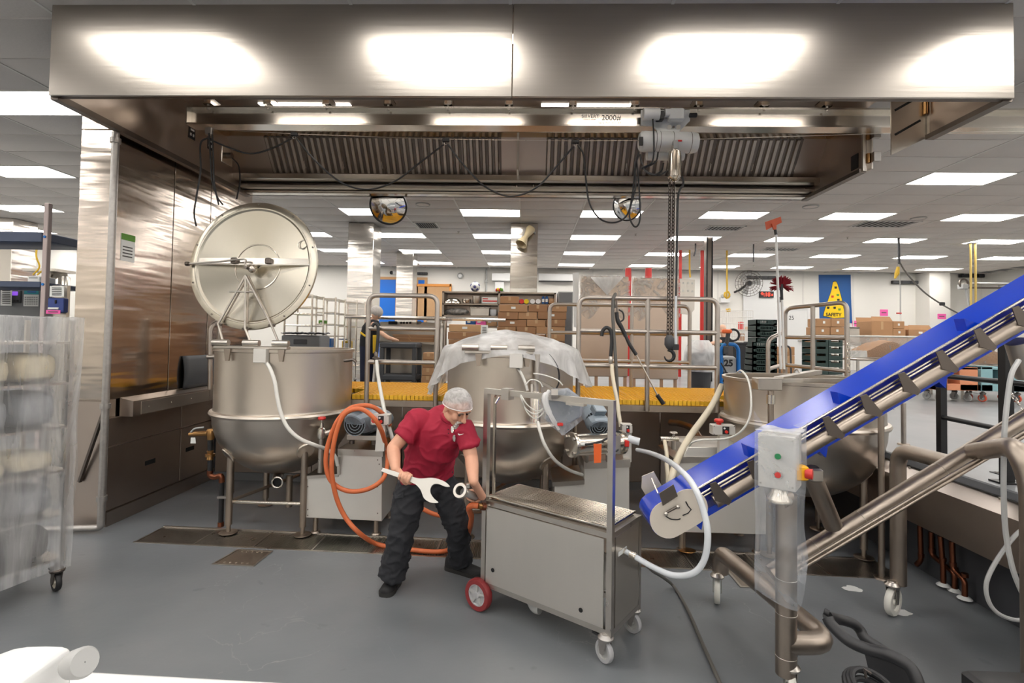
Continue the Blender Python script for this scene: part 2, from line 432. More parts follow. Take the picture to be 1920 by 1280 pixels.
# outer walls
MB().box((XL, BACKY, UP-.3), (XR, BACKY+.2, CEIL+.1)).build('wall_back', 'wall_paint', kind='structure', org=(0, BACKY, UP))
MB().box((XL-.2, YN, -.2), (XL, BACKY, CEIL+.1)).build('wall_left', 'wall_paint', kind='structure', org=(XL, 6, 0))
MB().box((XR, YN, -.2), (XR+.2, BACKY, CEIL+.1)).build('wall_right', 'wall_paint', kind='structure', org=(XR, 6, 0))
MB().box((XL, YN-.2, -.2), (XR, YN, CEIL+.1)).build('wall_front', 'wall_paint', kind='structure', org=(0, YN, 0))
# thin vertical joints of the insulated back wall panels
bw = bpy.data.objects['wall_back']
for x in (2.4, 5.1, 7.0, 8.6, 10.1, 11.9, 13.6): MB().box((x, BACKY-.012, UP), (x+.05, BACKY, CEIL)).build('panel_joint', 'grid_white', parent=bw)
# ------------------------------------------------------------------ ceiling: slab, tiles, grid, lights
ce = MB().box((XL, YN, CEIL+.045), (XR, BACKY, CEIL+.12)).build('ceiling', 'mid_grey', kind='structure', org=(0, 6, CEIL))
PX, PY, GX0, GY0 = 1.2267, 0.61, 5.97, 7.66
HX0, HX1, HY0, HY1, HZ = -3.75, 3.57, 3.83, 6.65, 3.62
def proj(p):
    d = V(p)-CPOS; z = d.dot(CF)
    if z < .1: return None
    return 960+FPX*d.dot(CR)/z, CY-FPX*d.dot(CU)/z, z
tiles = []; lights = []
for i in range(int((XL-GX0)/PX)-1, int((XR-GX0)/PX)+1):
    for j in range(int((YN-GY0)/PY)-1, int((BACKY-GY0)/PY)+1):
        x, y = GX0+i*PX, GY0+j*PY
        if x < XL or x+PX > XR or y < YN or y+PY > BACKY: continue
        under = x+PX > HX0 and x < HX1 and y+PY > HY0 and y < HY1
        if i % 2 == 0 and j % 4 == 0 and not under: lights.append((x, y))
        else:
            q = proj((x+PX/2, y+PY/2, CEIL)); vis = q and -60 < q[0] < 1980 and -20 < q[1] < 700 and not under
            tiles.append((-(1/q[2]**2) if vis else 9, x, y))
tiles.sort()
tm = MB().rbox((.008, .008, 0), (PX-.008, PY-.008, .03), .006)
t0 = None; rest = MB()
for k, (a, x, y) in enumerate(tiles):
    if k < 300 and a < 9:
        if t0 is None:
            t0 = tm.build('ceiling_tile', 'tile_white', parent=ce); t0.data.transform(Matrix.Translation(ORG[ce]))
        c = t0 if k == 0 else t0.copy()
        if k: COL.objects.link(c)
        c.parent = ce; c.location = V((x, y, CEIL+.006))-ORG[ce]; ORG[c] = ORG[ce]
    else: rest.box((x+.008, y+.008, CEIL+.006), (x+PX-.008, y+PY-.008, CEIL+.036))
rest.build('far_ceiling_tiles', 'tile_white', parent=ce, kind='stuff')
mb = MB(); i0 = int((XL-GX0)/PX); x = GX0+i0*PX
while x < XR: mb.box((x-.012, YN, CEIL), (x+.012, BACKY, CEIL+.03)); x += PX
mb.build('ceiling_grid', 'grid_white', parent=ce, kind='stuff'); mb = MB(); y = GY0-int((GY0-YN)/PY)*PY
while y < BACKY: mb.box((XL, y-.008, CEIL+.002), (XR, y+.008, CEIL+.03)); y += PY
mb.build('cross_grid', 'tile_white', parent=ce, kind='stuff')
# light panels
rows = {}
for (x, y) in lights:
    q = proj((x+.61, y+.3, CEIL)); vis = bool(q) and -40 < q[0] < 1960 and 0 < q[1] < 640 and y > 3.9
    rows.setdefault(round(y, 2), []).append((x, vis))
ORD = ['first', 'second', 'third', 'fourth', 'fifth', 'sixth', 'seventh', 'eighth', 'ninth', 'tenth', 'eleventh', 'twelfth', 'thirteenth']
proto = None
for yk in sorted(rows):
    n = 0; r = int(round((yk-GY0)/(4*PY)))
    for (x, vis) in sorted(rows[yk]):
        if vis:
            n += 1
            lab = 'ceiling light %s from the left in the %s row beyond the hood' % (ORD[n-1], ORD[max(r, 0)]) if r >= 0 else \
                  ('large white ceiling light beside the upper left corner of the hood' if x < 0 else 'white ceiling light beside the right end of the hood')
        else: lab = 'white rectangular ceiling light outside the picture in front of or beside the hood'
        if proto is None:
            t = thing('ceiling_light', lab, 'light', (x, yk, CEIL), 'ceiling lights')
            mb = MB(); f = .018
            mb.box((x, yk, CEIL-.004), (x+PX, yk+f, CEIL+.04)).box((x, yk+PY-f, CEIL-.004), (x+PX, yk+PY, CEIL+.04))
            mb.box((x, yk, CEIL-.004), (x+f, yk+PY, CEIL+.04)).box((x+PX-f, yk, CEIL-.004), (x+PX, yk+PY, CEIL+.04))
            mb.build('frame', 'grid_white', parent=t)
            MB().box((x+f, yk+f, CEIL+.004), (x+PX-f, yk+PY-f, CEIL+.012)).build('diffuser', 'lamp', parent=t)
            proto = t
        else: copy_tree(proto, (x, yk, CEIL), label=lab, group='ceiling lights')
# ceiling vents, sprinklers, speakers
def vent(px0, py0, px1, py1, lab):
    a = A(px0, py0, Z=CEIL); b = A(px1, py1, Z=CEIL); x0, x1 = sorted((a.x, b.x)); y0, y1 = sorted((a.y, b.y))
    t = thing('ceiling_vent', lab, 'vent', (x0, y0, CEIL-.012), 'ceiling vents')
    mb = MB(); f = .03
    for q in (((x0, y0), (x1, y0+f)), ((x0, y1-f), (x1, y1)), ((x0, y0), (x0+f, y1)), ((x1-f, y0), (x1, y1))):
        mb.box((q[0][0], q[0][1], CEIL-.012), (q[1][0], q[1][1], CEIL))
    mb.build('frame', 'grid_white', parent=t)
    MB().box((x0+f, y0+f, CEIL-.002), (x1-f, y1-f, CEIL)).build('backing', 'stone_black', parent=t)
    k = 9
    for i in range(k):
        xx = x0+f+(x1-x0-2*f)*(i+.5)/k
        MB().rod((xx, y0+f, CEIL-.008), (xx, y1-f, CEIL-.008), .022, .004, up=(.6, 0, .8)).build('slat', 'light_grey', parent=t)
vent(774, 416, 826, 428, 'slatted ceiling vent right of the left round mirror')
vent(1330, 423, 1384, 432, 'slatted ceiling vent right of the hoist chain')
vent(1625, 413, 1690, 426, 'dark slatted ceiling vent above the orange squeegee, towards the right')
vent(1438, 464, 1490, 470, 'small slatted ceiling vent behind the squeegee pole')
for (px, py, lab) in ((793, 383, 'round ceiling speaker beside the left round mirror'), (1520, 387, 'round ceiling speaker under the right corner of the hood'), (1722, 409, 'small round ceiling speaker towards the right')):
    p = A(px, py, Z=CEIL)
    t = thing('ceiling_speaker', lab, 'speaker', (p.x, p.y, CEIL-.015), 'ceiling speakers')
    MB().torus((p.x, p.y, CEIL-.006), .13, .012).build('ring', 'light_grey', parent=t)
    MB().cyl((p.x, p.y, CEIL-.01), (p.x, p.y, CEIL), .125, n=24).build('grille', 'tile_white', parent=t)
for (px, py, lab) in ((860, 434, 'sprinkler head on the ceiling above the ball on the shelf'), (1589, 444, 'sprinkler head on the ceiling left of the blue banner'), (1192, 438, 'sprinkler head on the ceiling left of the hoist chain'), (1414, 497, 'sprinkler head on the ceiling above the wall fan')):
    p = A(px, py, Z=CEIL); mb = MB()
    mb.lathe([(.001, .0), (.04, -.004), (.03, -.012), (.012, -.016), (.012, -.05), (.03, -.055), (.03, -.06), (.001, -.062)], p, 12)
    mb.build('sprinkler_head', 'steel', label=lab, cat='sprinkler', group='sprinkler heads')
# stainless clad columns
def column(px0, px1, Y, lab, d=.6):
    X0, X1 = A(px0, 470, Y=Y).x, A(px1, 470, Y=Y).x
    t = thing('column', lab, None, ((X0+X1)/2, Y+d/2, UP), kind='structure')
    MB().rbox((X0, Y, UP), (X1, Y+d, CEIL), .012).build('cladding', 'steel_column', parent=t)
    MB().box((X0-.01, Y-.01, UP), (X1+.01, Y+d+.01, UP+.12)).build('base_skirt', 'steel', parent=t)
column(652, 700, 11.4, 'stainless clad column behind the wire racks'); column(744, 775, 15.3, 'narrower stainless clad column right of blue door')
column(957, 1008, 11.3, 'stainless clad column with a horn speaker'); column(-18, 22, 11.3, 'stainless clad column at the far left edge')
# ------------------------------------------------------------------ left stainless enclosure wall
WX = -3.83
wl = MB().box((-4.17, 4.62, 0), (WX-.02, 6.95, CEIL)).build('wall_hood_left', 'steel_wall', kind='structure', org=(-4.0, 5.7, 0))
ys = [4.62, 5.39, 6.03, 6.95]
for i in range(3):
    a, b = ys[i]+.006, ys[i+1]-.006
    MB().rbox((WX-.02, a, 1.16), (WX, b, CEIL-.02), .004).build('wall_panel', 'steel_wall', parent=wl)
for (a, b, z0, z1) in ((4.63, 5.62, .14, .72), (5.63, 6.94, .14, .72), (4.63, 5.62, .73, .99), (5.63, 6.94, .73, .99)):
    MB().rbox((WX-.02, a, z0), (WX, b, z1), .004).build('access_panel', 'steel_inner', parent=wl)
MB().box((WX-.02, 4.63, 0), (WX+.012, 6.94, .13)).build('kick_panel', 'steel_inner', parent=wl)
for y in (5.1, 5.72): MB().box((WX, y, .44), (WX+.004, y+.14, .485)).build('slot_handle', 'stone_black', parent=wl)
MB().rbox((-4.17, 4.60, 1.16), (WX, 4.62, 3.66), .003).build('front_panel', 'steel_wall', parent=wl)
MB().rbox((-4.17, 4.60, 3.67), (WX, 4.62, CEIL-.01), .003).build('front_panel', 'steel_wall', parent=wl)
MB().rbox((-4.17, 4.60, .02), (WX, 4.62, 1.15), .003).build('front_panel', 'steel_inner', parent=wl)
t = thing('wall_ledge', None, None, (-3.75, 5.6, .99), kind='structure')
mb = MB(); mb.prism([(WX, 4.75, .99), (WX+.13, 4.75, .99), (WX+.13, 4.75, 1.135), (WX, 4.75, 1.165)], (0, 2.0, 0)); mb.build('ledge_body', 'steel_inner', parent=t)
for y0, y1 in ((4.85, 5.9), (5.91, 6.7)): MB().box((WX+.13, y0, 1.0), (WX+.134, y1, 1.12)).build('cover_strip', 'steel_sheet', parent=t)
for k in range(6): MB().cyl((WX+.133, 4.95+k*.32, 1.06), (WX+.138, 4.95+k*.32, 1.06), .006, n=8).build('screw', 'steel', parent=t)
# notices on the wall panel
t = thing('wall_notice', 'green and white paper notice on the stainless wall beside the pole', 'notice', (WX, 4.72, 2.7))
y0, y1 = 4.69, 4.86
MB().box((WX, y0, 2.46), (WX+.003, y1, 2.72)).build('sheet', 'paper', parent=t)
M('green_print', (96, 150, 50), .6)
MB().box((WX+.003, y0, 2.66), (WX+.0045, y1, 2.72)).build('heading', 'green_print', parent=t)
for i in range(4): MB().box((WX+.003, y0+.02, 2.50+i*.03), (WX+.004, y1-.03, 2.512+i*.03)).build('print_line', 'ink_grey', parent=t)
# galvanised pole with its foot conduit and brace
t = thing('conduit_pole', 'galvanised conduit pole standing at the end of the stainless wall', 'pole', (-3.77, 4.5, 0))
PXX = -3.76; mb = MB(); mb.cyl((PXX, 4.5, .06), (PXX, 4.5, HZ-.022), .03, n=16); mb.build('pipe', 'galvanised', parent=t)
mb = MB()
for z in (3.50, .28, 1.10): MB().cyl((PXX, 4.5, z), (PXX, 4.5, z+.045), .042, n=12).build('coupling', 'galvanised', parent=t)
MB().tube(fillet([(PXX, 4.5, .12), (PXX, 4.5, .045), (PXX-.45, 4.42, .045)], .08), .028, 12).build('elbow_pipe', 'galvanised', parent=t)
MB().rod((PXX-.02, 4.52, 1.1), (PXX-.28, 4.58, .42), .025).build('brace', 'steel_dark', parent=t)
# curved grey pad leaning on the ledge
mb = MB()
mb.sheet(lambda u, v: (WX+.014+.02*math.sin(math.pi*v)+.012*(1-v), 5.60+u*.62, 1.165+v*.36), 8, 8)
mb.build('wall_pad', 'dark_grey', solid=.02, label='dark grey curved pad leaning against the stainless wall on the ledge', cat='pad')
# ------------------------------------------------------------------ hood
hd = thing('exhaust_hood', 'huge stainless steel exhaust hood hanging over the kettles', 'hood', (0, 5.2, HZ))
sx = A(961, 100, Y=HY0).x
MB().rbox((HX0, HY0, HZ), (sx-.003, HY0+.03, CEIL+.04), .004).build('front_panel', 'steel_fascia', parent=hd)
MB().rbox((sx+.003, HY0, HZ), (HX1, HY0+.03, CEIL+.04), .004).build('front_panel', 'steel_fascia', parent=hd)
MB().box((HX0, HY0+.02, HZ), (HX1, HY0+.062, HZ+.025)).build('front_lip', 'steel_dark', parent=hd)
MB().box((HX0, HY0+.03, HZ), (HX0+.03, HY1, CEIL+.04)).build('side_panel', 'steel_inner', parent=hd)
MB().box((HX0-.012, HY0+.03, HZ-.02), (HX0+.05, HY1, HZ+.03)).build('side_lip', 'steel_dark', parent=hd)
MB().box((HX1-.03, HY0+.03, HZ), (HX1, 4.60, CEIL+.04)).build('side_panel', 'steel_inner', parent=hd)
MB().box((HX1-.03, 5.50, HZ), (HX1, HY1, CEIL+.04)).build('side_panel', 'steel_inner', parent=hd)
MB().box((HX1-.06, HY0+.03, HZ-.012), (HX1+.012, 4.60, HZ+.03)).build('side_lip', 'steel_dark', parent=hd)
MB().box((HX1-.06, 5.50, HZ-.012), (HX1+.012, HY1, HZ+.03)).build('side_lip', 'steel_dark', parent=hd)
MB().box((HX0, HY1-.03, HZ), (HX1, HY1, CEIL+.04)).build('back_panel', 'steel_sheet', parent=hd)
MB().box((HX0, HY1-.14, HZ), (HX1, HY1, HZ+.03)).build('back_lip', 'steel_bright', parent=hd)
MB().box((HX0, HY0+.03, 4.29), (HX1, HY1, 4.32)).build('top_panel', 'steel_inner', parent=hd)
MB().box((HX0+.03, 5.93, 4.195), (HX1-.03, 6.08, 4.29)).build('valance', 'steel_bright', parent=hd)
# slanted filter wall
fy0, fz0, fy1, fz1 = 6.10, 4.235, 6.40, 3.815
def FP(x, s, n=0):   # s 0 top .. 1 bottom, n out of the plane (towards the room)
    d = V((0, fy1-fy0, fz1-fz0)).normalized(); nn = V((0, d.z, -d.y))
    return V((x, fy0+(fy1-fy0)*s, fz0+(fz1-fz0)*s))+nn*n
def slab(mb, x0, x1, s0, s1, n0, n1):
    a = [FP(x0, s0, n0), FP(x1, s0, n0), FP(x1, s1, n0), FP(x0, s1, n0)]; b = [FP(x0, s0, n1), FP(x1, s0, n1), FP(x1, s1, n1), FP(x0, s1, n1)]
    return mb.loft([a, b])
mb = MB(); slab(mb, HX0+.03, HX1-.03, 0, 1, -.02, 0); mb.build('filter_wall', 'steel_inner', parent=hd)
for (x0, x1, nf) in ((-3.26, -.34, 6), (.20, 3.26, 6)):
    w_ = (x1-x0)/nf
    for i in range(nf):
        a = x0+i*w_; b = a+w_
        mb = MB(); slab(mb, a+.004, b-.004, .06, .94, 0, .012)
        f = mb.build('baffle_filter', 'steel_dark', parent=hd)
        for k in range(6):
            c0 = a+.012+(w_-.024)*k/6; c1 = c0+(w_-.024)/6*.66
            m = MB(); n = .012
            m.loft([[FP(c0, .08, n), FP(c0+.010, .08, n+.022), FP(c1-.010, .08, n+.022), FP(c1, .08, n)], [FP(c0, .92, n), FP(c0+.010, .92, n+.022), FP(c1-.010, .92, n+.022), FP(c1, .92, n)]])
            m.build('slat', 'steel_filter', parent=f)
        m = MB(); m.tube([FP(b-.03, .62, .03), FP(b-.03, .62, .06), FP(b-.03, .78, .06), FP(b-.03, .78, .03)], .004, 6); m.build('handle', 'steel', parent=f)
MB().prism([(HX0+.03, 6.28, 3.74), (HX0+.03, 6.28, 3.80), (HX0+.03, 6.40, 3.80), (HX0+.03, 6.40, 3.72)], (HX1-HX0-.06, 0, 0)).build('gutter', 'steel_bright', parent=hd)
MB().box((HX0+.03, 6.40, 3.66), (HX1-.03, 6.62, 3.69)).build('rear_shelf', 'steel_sheet', parent=hd)
for x in (-.16, .06): MB().cyl((x, 6.55, 3.66), (x, 6.55, 3.80), .012, n=8).build('drain_pipe', 'steel_bright', parent=hd)
MB().box((sx-.01, 6.06, 3.80), (sx+.012, 6.62, 4.24)).build('seam_strip', 'steel', parent=hd)
# hood lamps let into the top panel
for x, y in ((-2.95, 4.15), (-1.1, 4.15), (.45, 4.15), (2.1, 4.15)):
    MB().box((x, y, 4.284), (x+1.0, y+.12, 4.292)).build('hood_lamp', 'hood_lamp', parent=hd)
for x in (-2.95, .12):
    MB().box((x, 5.40, 4.284), (x+1.0, 5.48, 4.292)).build('hood_lamp', 'hood_lamp', parent=hd)
# sockets and rating plates on the left inside
x = HX0+.03
so = MB().rbox((x, 6.02, 3.86), (x+.01, 6.24, 4.08), .003).build('socket_plate', 'steel_bright', parent=hd)
MB().cyl((x, 6.13, 3.97), (x+.07, 6.13, 3.97), .035, n=14).build('plug', 'steel_dark', parent=so)
for y, z in ((5.42, 3.92), (5.75, 3.92)):
    pl = MB().box((x, y, z), (x+.004, y+.11, z+.14)).build('rating_plate', 'black_plastic', parent=hd)
    for k in range(2): MB().box((x+.004, y+.02+k*.045, z+.03), (x+.006, y+.045+k*.045, z+.06)).build('print_mark', 'paper', parent=pl)
    MB().box((x+.004, y+.03, z+.09), (x+.006, y+.09, z+.11)).build('print_mark', 'paper', parent=pl)
pl = MB().box((HX1-.036, 5.56, 3.68), (HX1-.03, 5.68, 3.84)).build('rating_plate', 'black_plastic', parent=hd)
# hinged flaps beside the beam opening on the right
fp = MB().prism([(HX1-.34, 4.62, 3.48), (HX1-.02, 4.62, 3.64), (HX1-.02, 4.62, 4.28), (HX1-.28, 4.62, 4.28), (HX1-.28, 4.62, 4.08), (HX1-.34, 4.62, 4.04)], (0, .012, 0)).build('hinged_flap', 'steel_sheet', parent=hd)
for z in (3.66, 3.88):
    MB().rod((HX1-.31, 4.615, z), (HX1-.09, 4.615, z+.13), .008, .02).build('slot', 'stone_black', parent=fp)
MB().cyl((HX1-.055, 4.60, 3.84), (HX1-.055, 4.60, 3.96), .018, n=10).build('hinge', 'brass', parent=fp)
MB().box((HX1-.035, 4.58, HZ), (HX1+.005, 4.61, 4.28)).build('opening_post', 'steel', parent=hd)
MB().box((HX1-.035, 5.48, HZ), (HX1+.005, 5.51, 4.28)).build('opening_post', 'steel', parent=hd)
f2 = MB().box((HX1+.03, 5.44, HZ+.01), (HX1+.045, 5.53, 4.06)).build('hinged_flap', 'steel_sheet', parent=hd)
for z in (3.70, 3.95):
    MB().cyl((HX1+.015, 5.47, z), (HX1+.015, 5.47, z+.1), .02, n=10).build('hinge', 'brass', parent=f2)
    MB().box((HX1+.03, 5.40, z), (HX1+.10, 5.44, z+.1)).build('hinge_leaf', 'galvanised', parent=f2)
# ================================================================== DRAIN GRATING
gr = thing('drain_grating', 'long stainless drain grating set in the floor before the kettles', 'grating', (0, 4.3, -.03))
mb = MB(); x = TX0+.02
while x < TX1-.02:
    mb.box((x, trY(x)+.022, -.03), (x+.0075, trY(x)+TW-.022, -.004)); x += .0135
mb.build('bars', 'steel', parent=gr, kind='stuff')
mb = MB()
for a, b in ((0, .02), (TW-.02, TW)):
    mb.add([(TX0, trY(TX0)+a, .004), (TX1, trY(TX1)+a, .004), (TX1, trY(TX1)+b, .004), (TX0, trY(TX0)+b, .004), (TX0, trY(TX0)+a, -.03), (TX1, trY(TX1)+a, -.03), (TX1, trY(TX1)+b, -.03), (TX0, trY(TX0)+b, -.03)],
           [(0, 1, 2, 3), (7, 6, 5, 4), (0, 4, 5, 1), (1, 5, 6, 2), (2, 6, 7, 3), (3, 7, 4, 0)])
mb.build('edge_frame', 'steel', parent=gr, kind='stuff')
n_sec = 12
for i in range(n_sec+1):
    x = TX0+(TX1-TX0-.02)*i/n_sec
    MB().box((x, trY(x)+.02, -.03), (x+.014, trY(x)+TW-.02, .001)).build('section_bar', 'steel', parent=gr)
def cover(pts, lab):
    P = [A(x, y, Z=.002) for x, y in pts]; c = sum(P, V((0, 0, 0)))/4
    t = thing('drain_cover', lab, 'cover', (c.x, c.y, 0), 'drain cover plates')
    Q = [c+(p-c)*.90 for p in P]
    for i in range(4):
        MB().prism([P[i], P[(i+1) % 4], Q[(i+1) % 4], Q[i]], (0, 0, .006)).build('frame_side', 'steel', parent=t)
    R_ = [c+(p-c)*.88 for p in P]
    MB().prism(R_, (0, 0, .003)).build('plate', 'steel_tube', parent=t)
    for e, f in ((0, 1), (3, 2)):
        for s in (.12, .3, .5, .7, .88):
            a = c+(P[e]-c)*.72; b = c+(P[f]-c)*.72; q = a+(b-a)*s
            MB().cyl((q.x, q.y, .005), (q.x, q.y, .007), .009, n=8).build('bolt', 'steel_bright', parent=t)
cover([(445, 1030), (512, 1033), (476, 1062), (397, 1058)], 'steel drain cover plate in the floor left of the man')
cover([(1360, 1068), (1440, 1070), (1470, 1104), (1388, 1101)], 'steel drain cover plate in the floor behind the conveyor post')
# ================================================================== PLATFORM
K1 = V((A(537, 700, Y=4.95).x, 4.95, 0)); K2 = V((A(957, 700, Y=4.95).x, 4.95, 0)); K3 = V((A(1500, 750, Y=4.70).x, 4.70, 0))
wp = thing('work_platform', 'raised work platform with yellow grating and tubular stainless handrails', 'platform', (0, 5.8, 0))
def grate(x0, x1, y0, y1, p=.042):
    mb = MB(); t = .006; x = x0
    while x <= x1+.001: mb.box((x, y0, PLAT-.045), (x+t, y1, PLAT)); x += p
    y = y0
    while y <= y1+.001: mb.box((x0, y, PLAT-.045), (x1, y+t, PLAT-.001)); y += p
    mb.box((x0, y1-.004, PLAT-.045), (x1, y1, PLAT)); mb.box((x1-.006, y0, PLAT-.045), (x1, y1, PLAT))
    mb.build('grating', 'yellow_grating', parent=wp, kind='stuff')
aX0, aX1 = A(660, 745, Y=5.1).x, A(838, 745, Y=5.1).x; bX0, bX1 = A(1070, 745, Y=5.1).x, A(1366, 745, Y=5.1).x
grate(aX0, aX1, 5.09, 5.62); grate(bX0, bX1, 5.09, 5.62); grate(-3.32, -2.96, 5.45, 5.64)
for x0, x1 in ((-3.32, -1.9), (-1.9, -.4), (-.4, 1.1), (1.1, 2.9)): grate(x0, x1-.006, 5.65, 6.50)
for (x0, x1, y0) in ((aX0, aX1, 5.085), (bX0, bX1, 5.085), (-3.32, -2.96, 5.445)):
    MB().rbox((x0, y0-.01, PLAT-.115), (x1, y0+.04, PLAT-.048), .004).build('fascia', 'steel_tube', parent=wp)
MB().box((-3.32, 6.46, PLAT-.115), (2.9, 6.5, PLAT-.048)).build('fascia', 'steel_tube', parent=wp)
for y in (5.66, 6.05): MB().box((-3.32, y, PLAT-.115), (2.9, y+.04, PLAT-.05)).build('beam', 'steel_tube', parent=wp)
for x in (aX0+.05, aX1-.05, bX0+.05, bX1-.08): MB().cyl((x, 5.12, 0), (x, 5.12, PLAT-.11), .025, n=10).build('leg', 'steel_tube', parent=wp)
for x in (-3.28, 2.85): MB().cyl((x, 5.7, 0), (x, 5.7, PLAT-.11), .025, n=10).build('leg', 'steel_tube', parent=wp)
for x in (-3.2, -1.2, .8, 2.8): MB().cyl((x, 6.47, UP), (x, 6.47, PLAT-.11), .025, n=10).build('leg', 'steel_tube', parent=wp)
def rail(frame, bars, posts=(), r=.024):
    """frame: points of the bent outer tube; bars/posts: straight tubes"""
    o = MB().tube(fillet(frame, .09), r, 12).build('handrail', 'steel_rail', parent=wp)
    for a, b in bars: MB().cyl(a, b, r*.95, n=12).build('rail_bar', 'steel_rail', parent=o)
    for a, b in posts: MB().cyl(a, b, r, n=12).build('rail_post', 'steel_rail', parent=o)
    return o
def prail(x0, x1, ytop0, ytop1, ybars, ymid, Y, mids=(), base=PLAT-.1):
    a = lambda px, py: A(px, py, Y=Y)
    p0, p1 = a(x0, ytop0), a(x1, ytop1)
    X0, X1 = a(x0, (ytop0+700)/2).x, a(x1, (ytop1+700)/2).x; zt = (p0.z+p1.z)/2
    bars = []
    for yb in ybars:
        z = a((x0+x1)/2, yb).z; bars.append(((X0, Y, z), (X1, Y, z)))
    posts = [((a(m, 650).x, Y, base), (a(m, 650).x, Y, zt)) for m in mids]
    rail([(X0, Y, base), (X0, Y, zt), (X1, Y, zt), (X1, Y, base)], bars, posts)
prail(690, 819, 553, 555, (616, 679), 0, 5.06)
prail(1085, 1345, 556, 563, (622, 687), 0, 5.06, mids=(1214,))
prail(1030, 1293, 570, 574, (625, 677), 0, 6.47, mids=(1184,))
# stair rails at both ends
sz = lambda px, py, Y: A(px, py, Y=Y)
rail([sz(1472, 700, 6.1), sz(1472, 578, 6.1), sz(1588, 566, 5.6), sz(1588, 712, 5.6)], [(sz(1472, 632, 6.1), sz(1588, 634, 5.6)), (sz(1472, 684, 6.1), sz(1588, 696, 5.6))], [(sz(1524, 700, 5.85), sz(1524, 574, 5.85))])
rail([sz(1440, 700, 6.2), sz(1440, 636, 6.2), sz(1466, 624, 6.3)], [(sz(1440, 692, 6.2), sz(1466, 684, 6.3))])
rail([sz(394, 730, 5.5), sz(394, 612, 5.5), sz(412, 600, 5.6), sz(405, 728, 5.6)], [(sz(388, 669, 5.45), sz(425, 668, 5.5))])
# ================================================================== MONORAIL BEAM, HOIST, FESTOON
BY = 5.07
bm_ = thing('hoist_beam', 'steel monorail beam running sideways under the hood', 'beam', (0, BY, 3.88))
mb = MB(); z0, z1 = 3.885, 4.075; x0, x1 = -3.45, 6.2
mb.box((x0, BY-.075, z0), (x1, BY+.075, z0+.018)).box((x0, BY-.075, z1-.018), (x1, BY+.075, z1)).box((x0, BY-.006, z0+.018), (x1, BY+.006, z1-.018))
mb.build('i_beam', 'steel_bright', parent=bm_)
MB().box((x0-.01, BY-.075, z0), (x0, BY+.075, z1)).build('end_plate', 'steel', parent=bm_)
for px in (397, 508, 617, 731, 842, 955, 1073, 1188, 1306, 1428, 1544):
    x = A(px, 195, Y=BY).x
    h = MB(); s_ = .04; zc = z1+.055
    for a, b in (((x-s_, BY-.08, zc-s_), (x+s_, BY+.08, zc-s_+.008)), ((x-s_, BY-.08, zc+s_-.008), (x+s_, BY+.08, zc+s_)), ((x-s_, BY-.08, zc-s_), (x-s_+.008, BY+.08, zc+s_)), ((x+s_-.008, BY-.08, zc-s_), (x+s_, BY+.08, zc+s_))): h.box(a, b)
    h = h.build('hanger_tube', 'steel_bright', parent=bm_)
    MB().cyl((x, BY-.055, z1-.03), (x, BY-.055, z1+.02), .012, n=8).build('bolt', 'steel', parent=h)
    MB().cyl((x, BY, zc+s_), (x, BY, 4.29), .010, n=8).build('hanger_rod', 'steel', parent=h)
yy = BY-.0075
p = A(1146, 221, Y=yy); text(bm_, '2000#', p, .075, right=(1, 0, 0)); p = A(1143, 230, Y=yy); text(bm_, 'Serial No.: 401143', p, .03)
p = A(1107, 218, Y=yy); text(bm_, 'SIEVERT', p, .05, mat='ink_grey'); p = A(1105, 224, Y=yy); text(bm_, 'CRANE & HOIST', p, .018, mat='ink_grey')
ho = thing('chain_hoist', 'white electric chain hoist hanging from the monorail beam with its hook lowered', 'hoist', (A(1255, 300, Y=4.98).x, 4.98, 1.6))
HYY = 4.96; P = lambda px, py, Y=HYY: A(px, py, Y=Y)
MB().prism([P(1202, 206), P(1294, 206), P(1294, 226), P(1270, 250), P(1236, 250), P(1226, 236), P(1202, 234)], (0, .02, 0)).build('trolley_plate', 'white_paint', parent=ho)
MB().prism([P(1202, 206, BY+.10), P(1294, 206, BY+.10), P(1294, 226, BY+.10), P(1270, 250, BY+.10), P(1236, 250, BY+.10), P(1226, 236, BY+.10)], (0, .02, 0)).build('trolley_plate', 'white_paint', parent=ho)
mb = MB(); a, b = P(1206, 214, 4.88), P(1236, 214, 4.88); mb.cyl(a, b, .055, n=18); mb.build('trolley_motor', 'white_paint', parent=ho)
X0, X1, Z0, Z1 = prect(1256, 201, 1284, 224, 4.86); MB().rbox((X0, 4.86, Z0), (X1, 4.95, Z1), .012).build('gear_case', 'white_paint', parent=ho)
X0, X1, Z0, Z1 = prect(1234, 206, 1246, 222, 4.86); MB().rbox((X0, 4.87, Z0), (X1, 4.95, Z1), .004).build('terminal_box', 'black_plastic', parent=ho)
mb = MB(); mb.cyl(P(1246, 212, 4.9), P(1257, 212, 4.9), .04, n=14); mb.build('motor_flange', 'white_paint', parent=ho)
mb = MB(); mb.cyl(P(1293, 216, 4.93), P(1306, 216, 4.93), .022, n=12); mb.build('bumper', 'black_rubber', parent=ho)
for px in (1255, 1272): MB().cyl(P(px, 238, HYY-.012), P(px, 238, HYY), .022, n=12).build('wheel_nut', 'steel', parent=ho)
MB().cyl(P(1263, 238, HYY-.012), P(1263, 238, HYY), .012, n=10).build('wheel_nut', 'steel_dark', parent=ho)
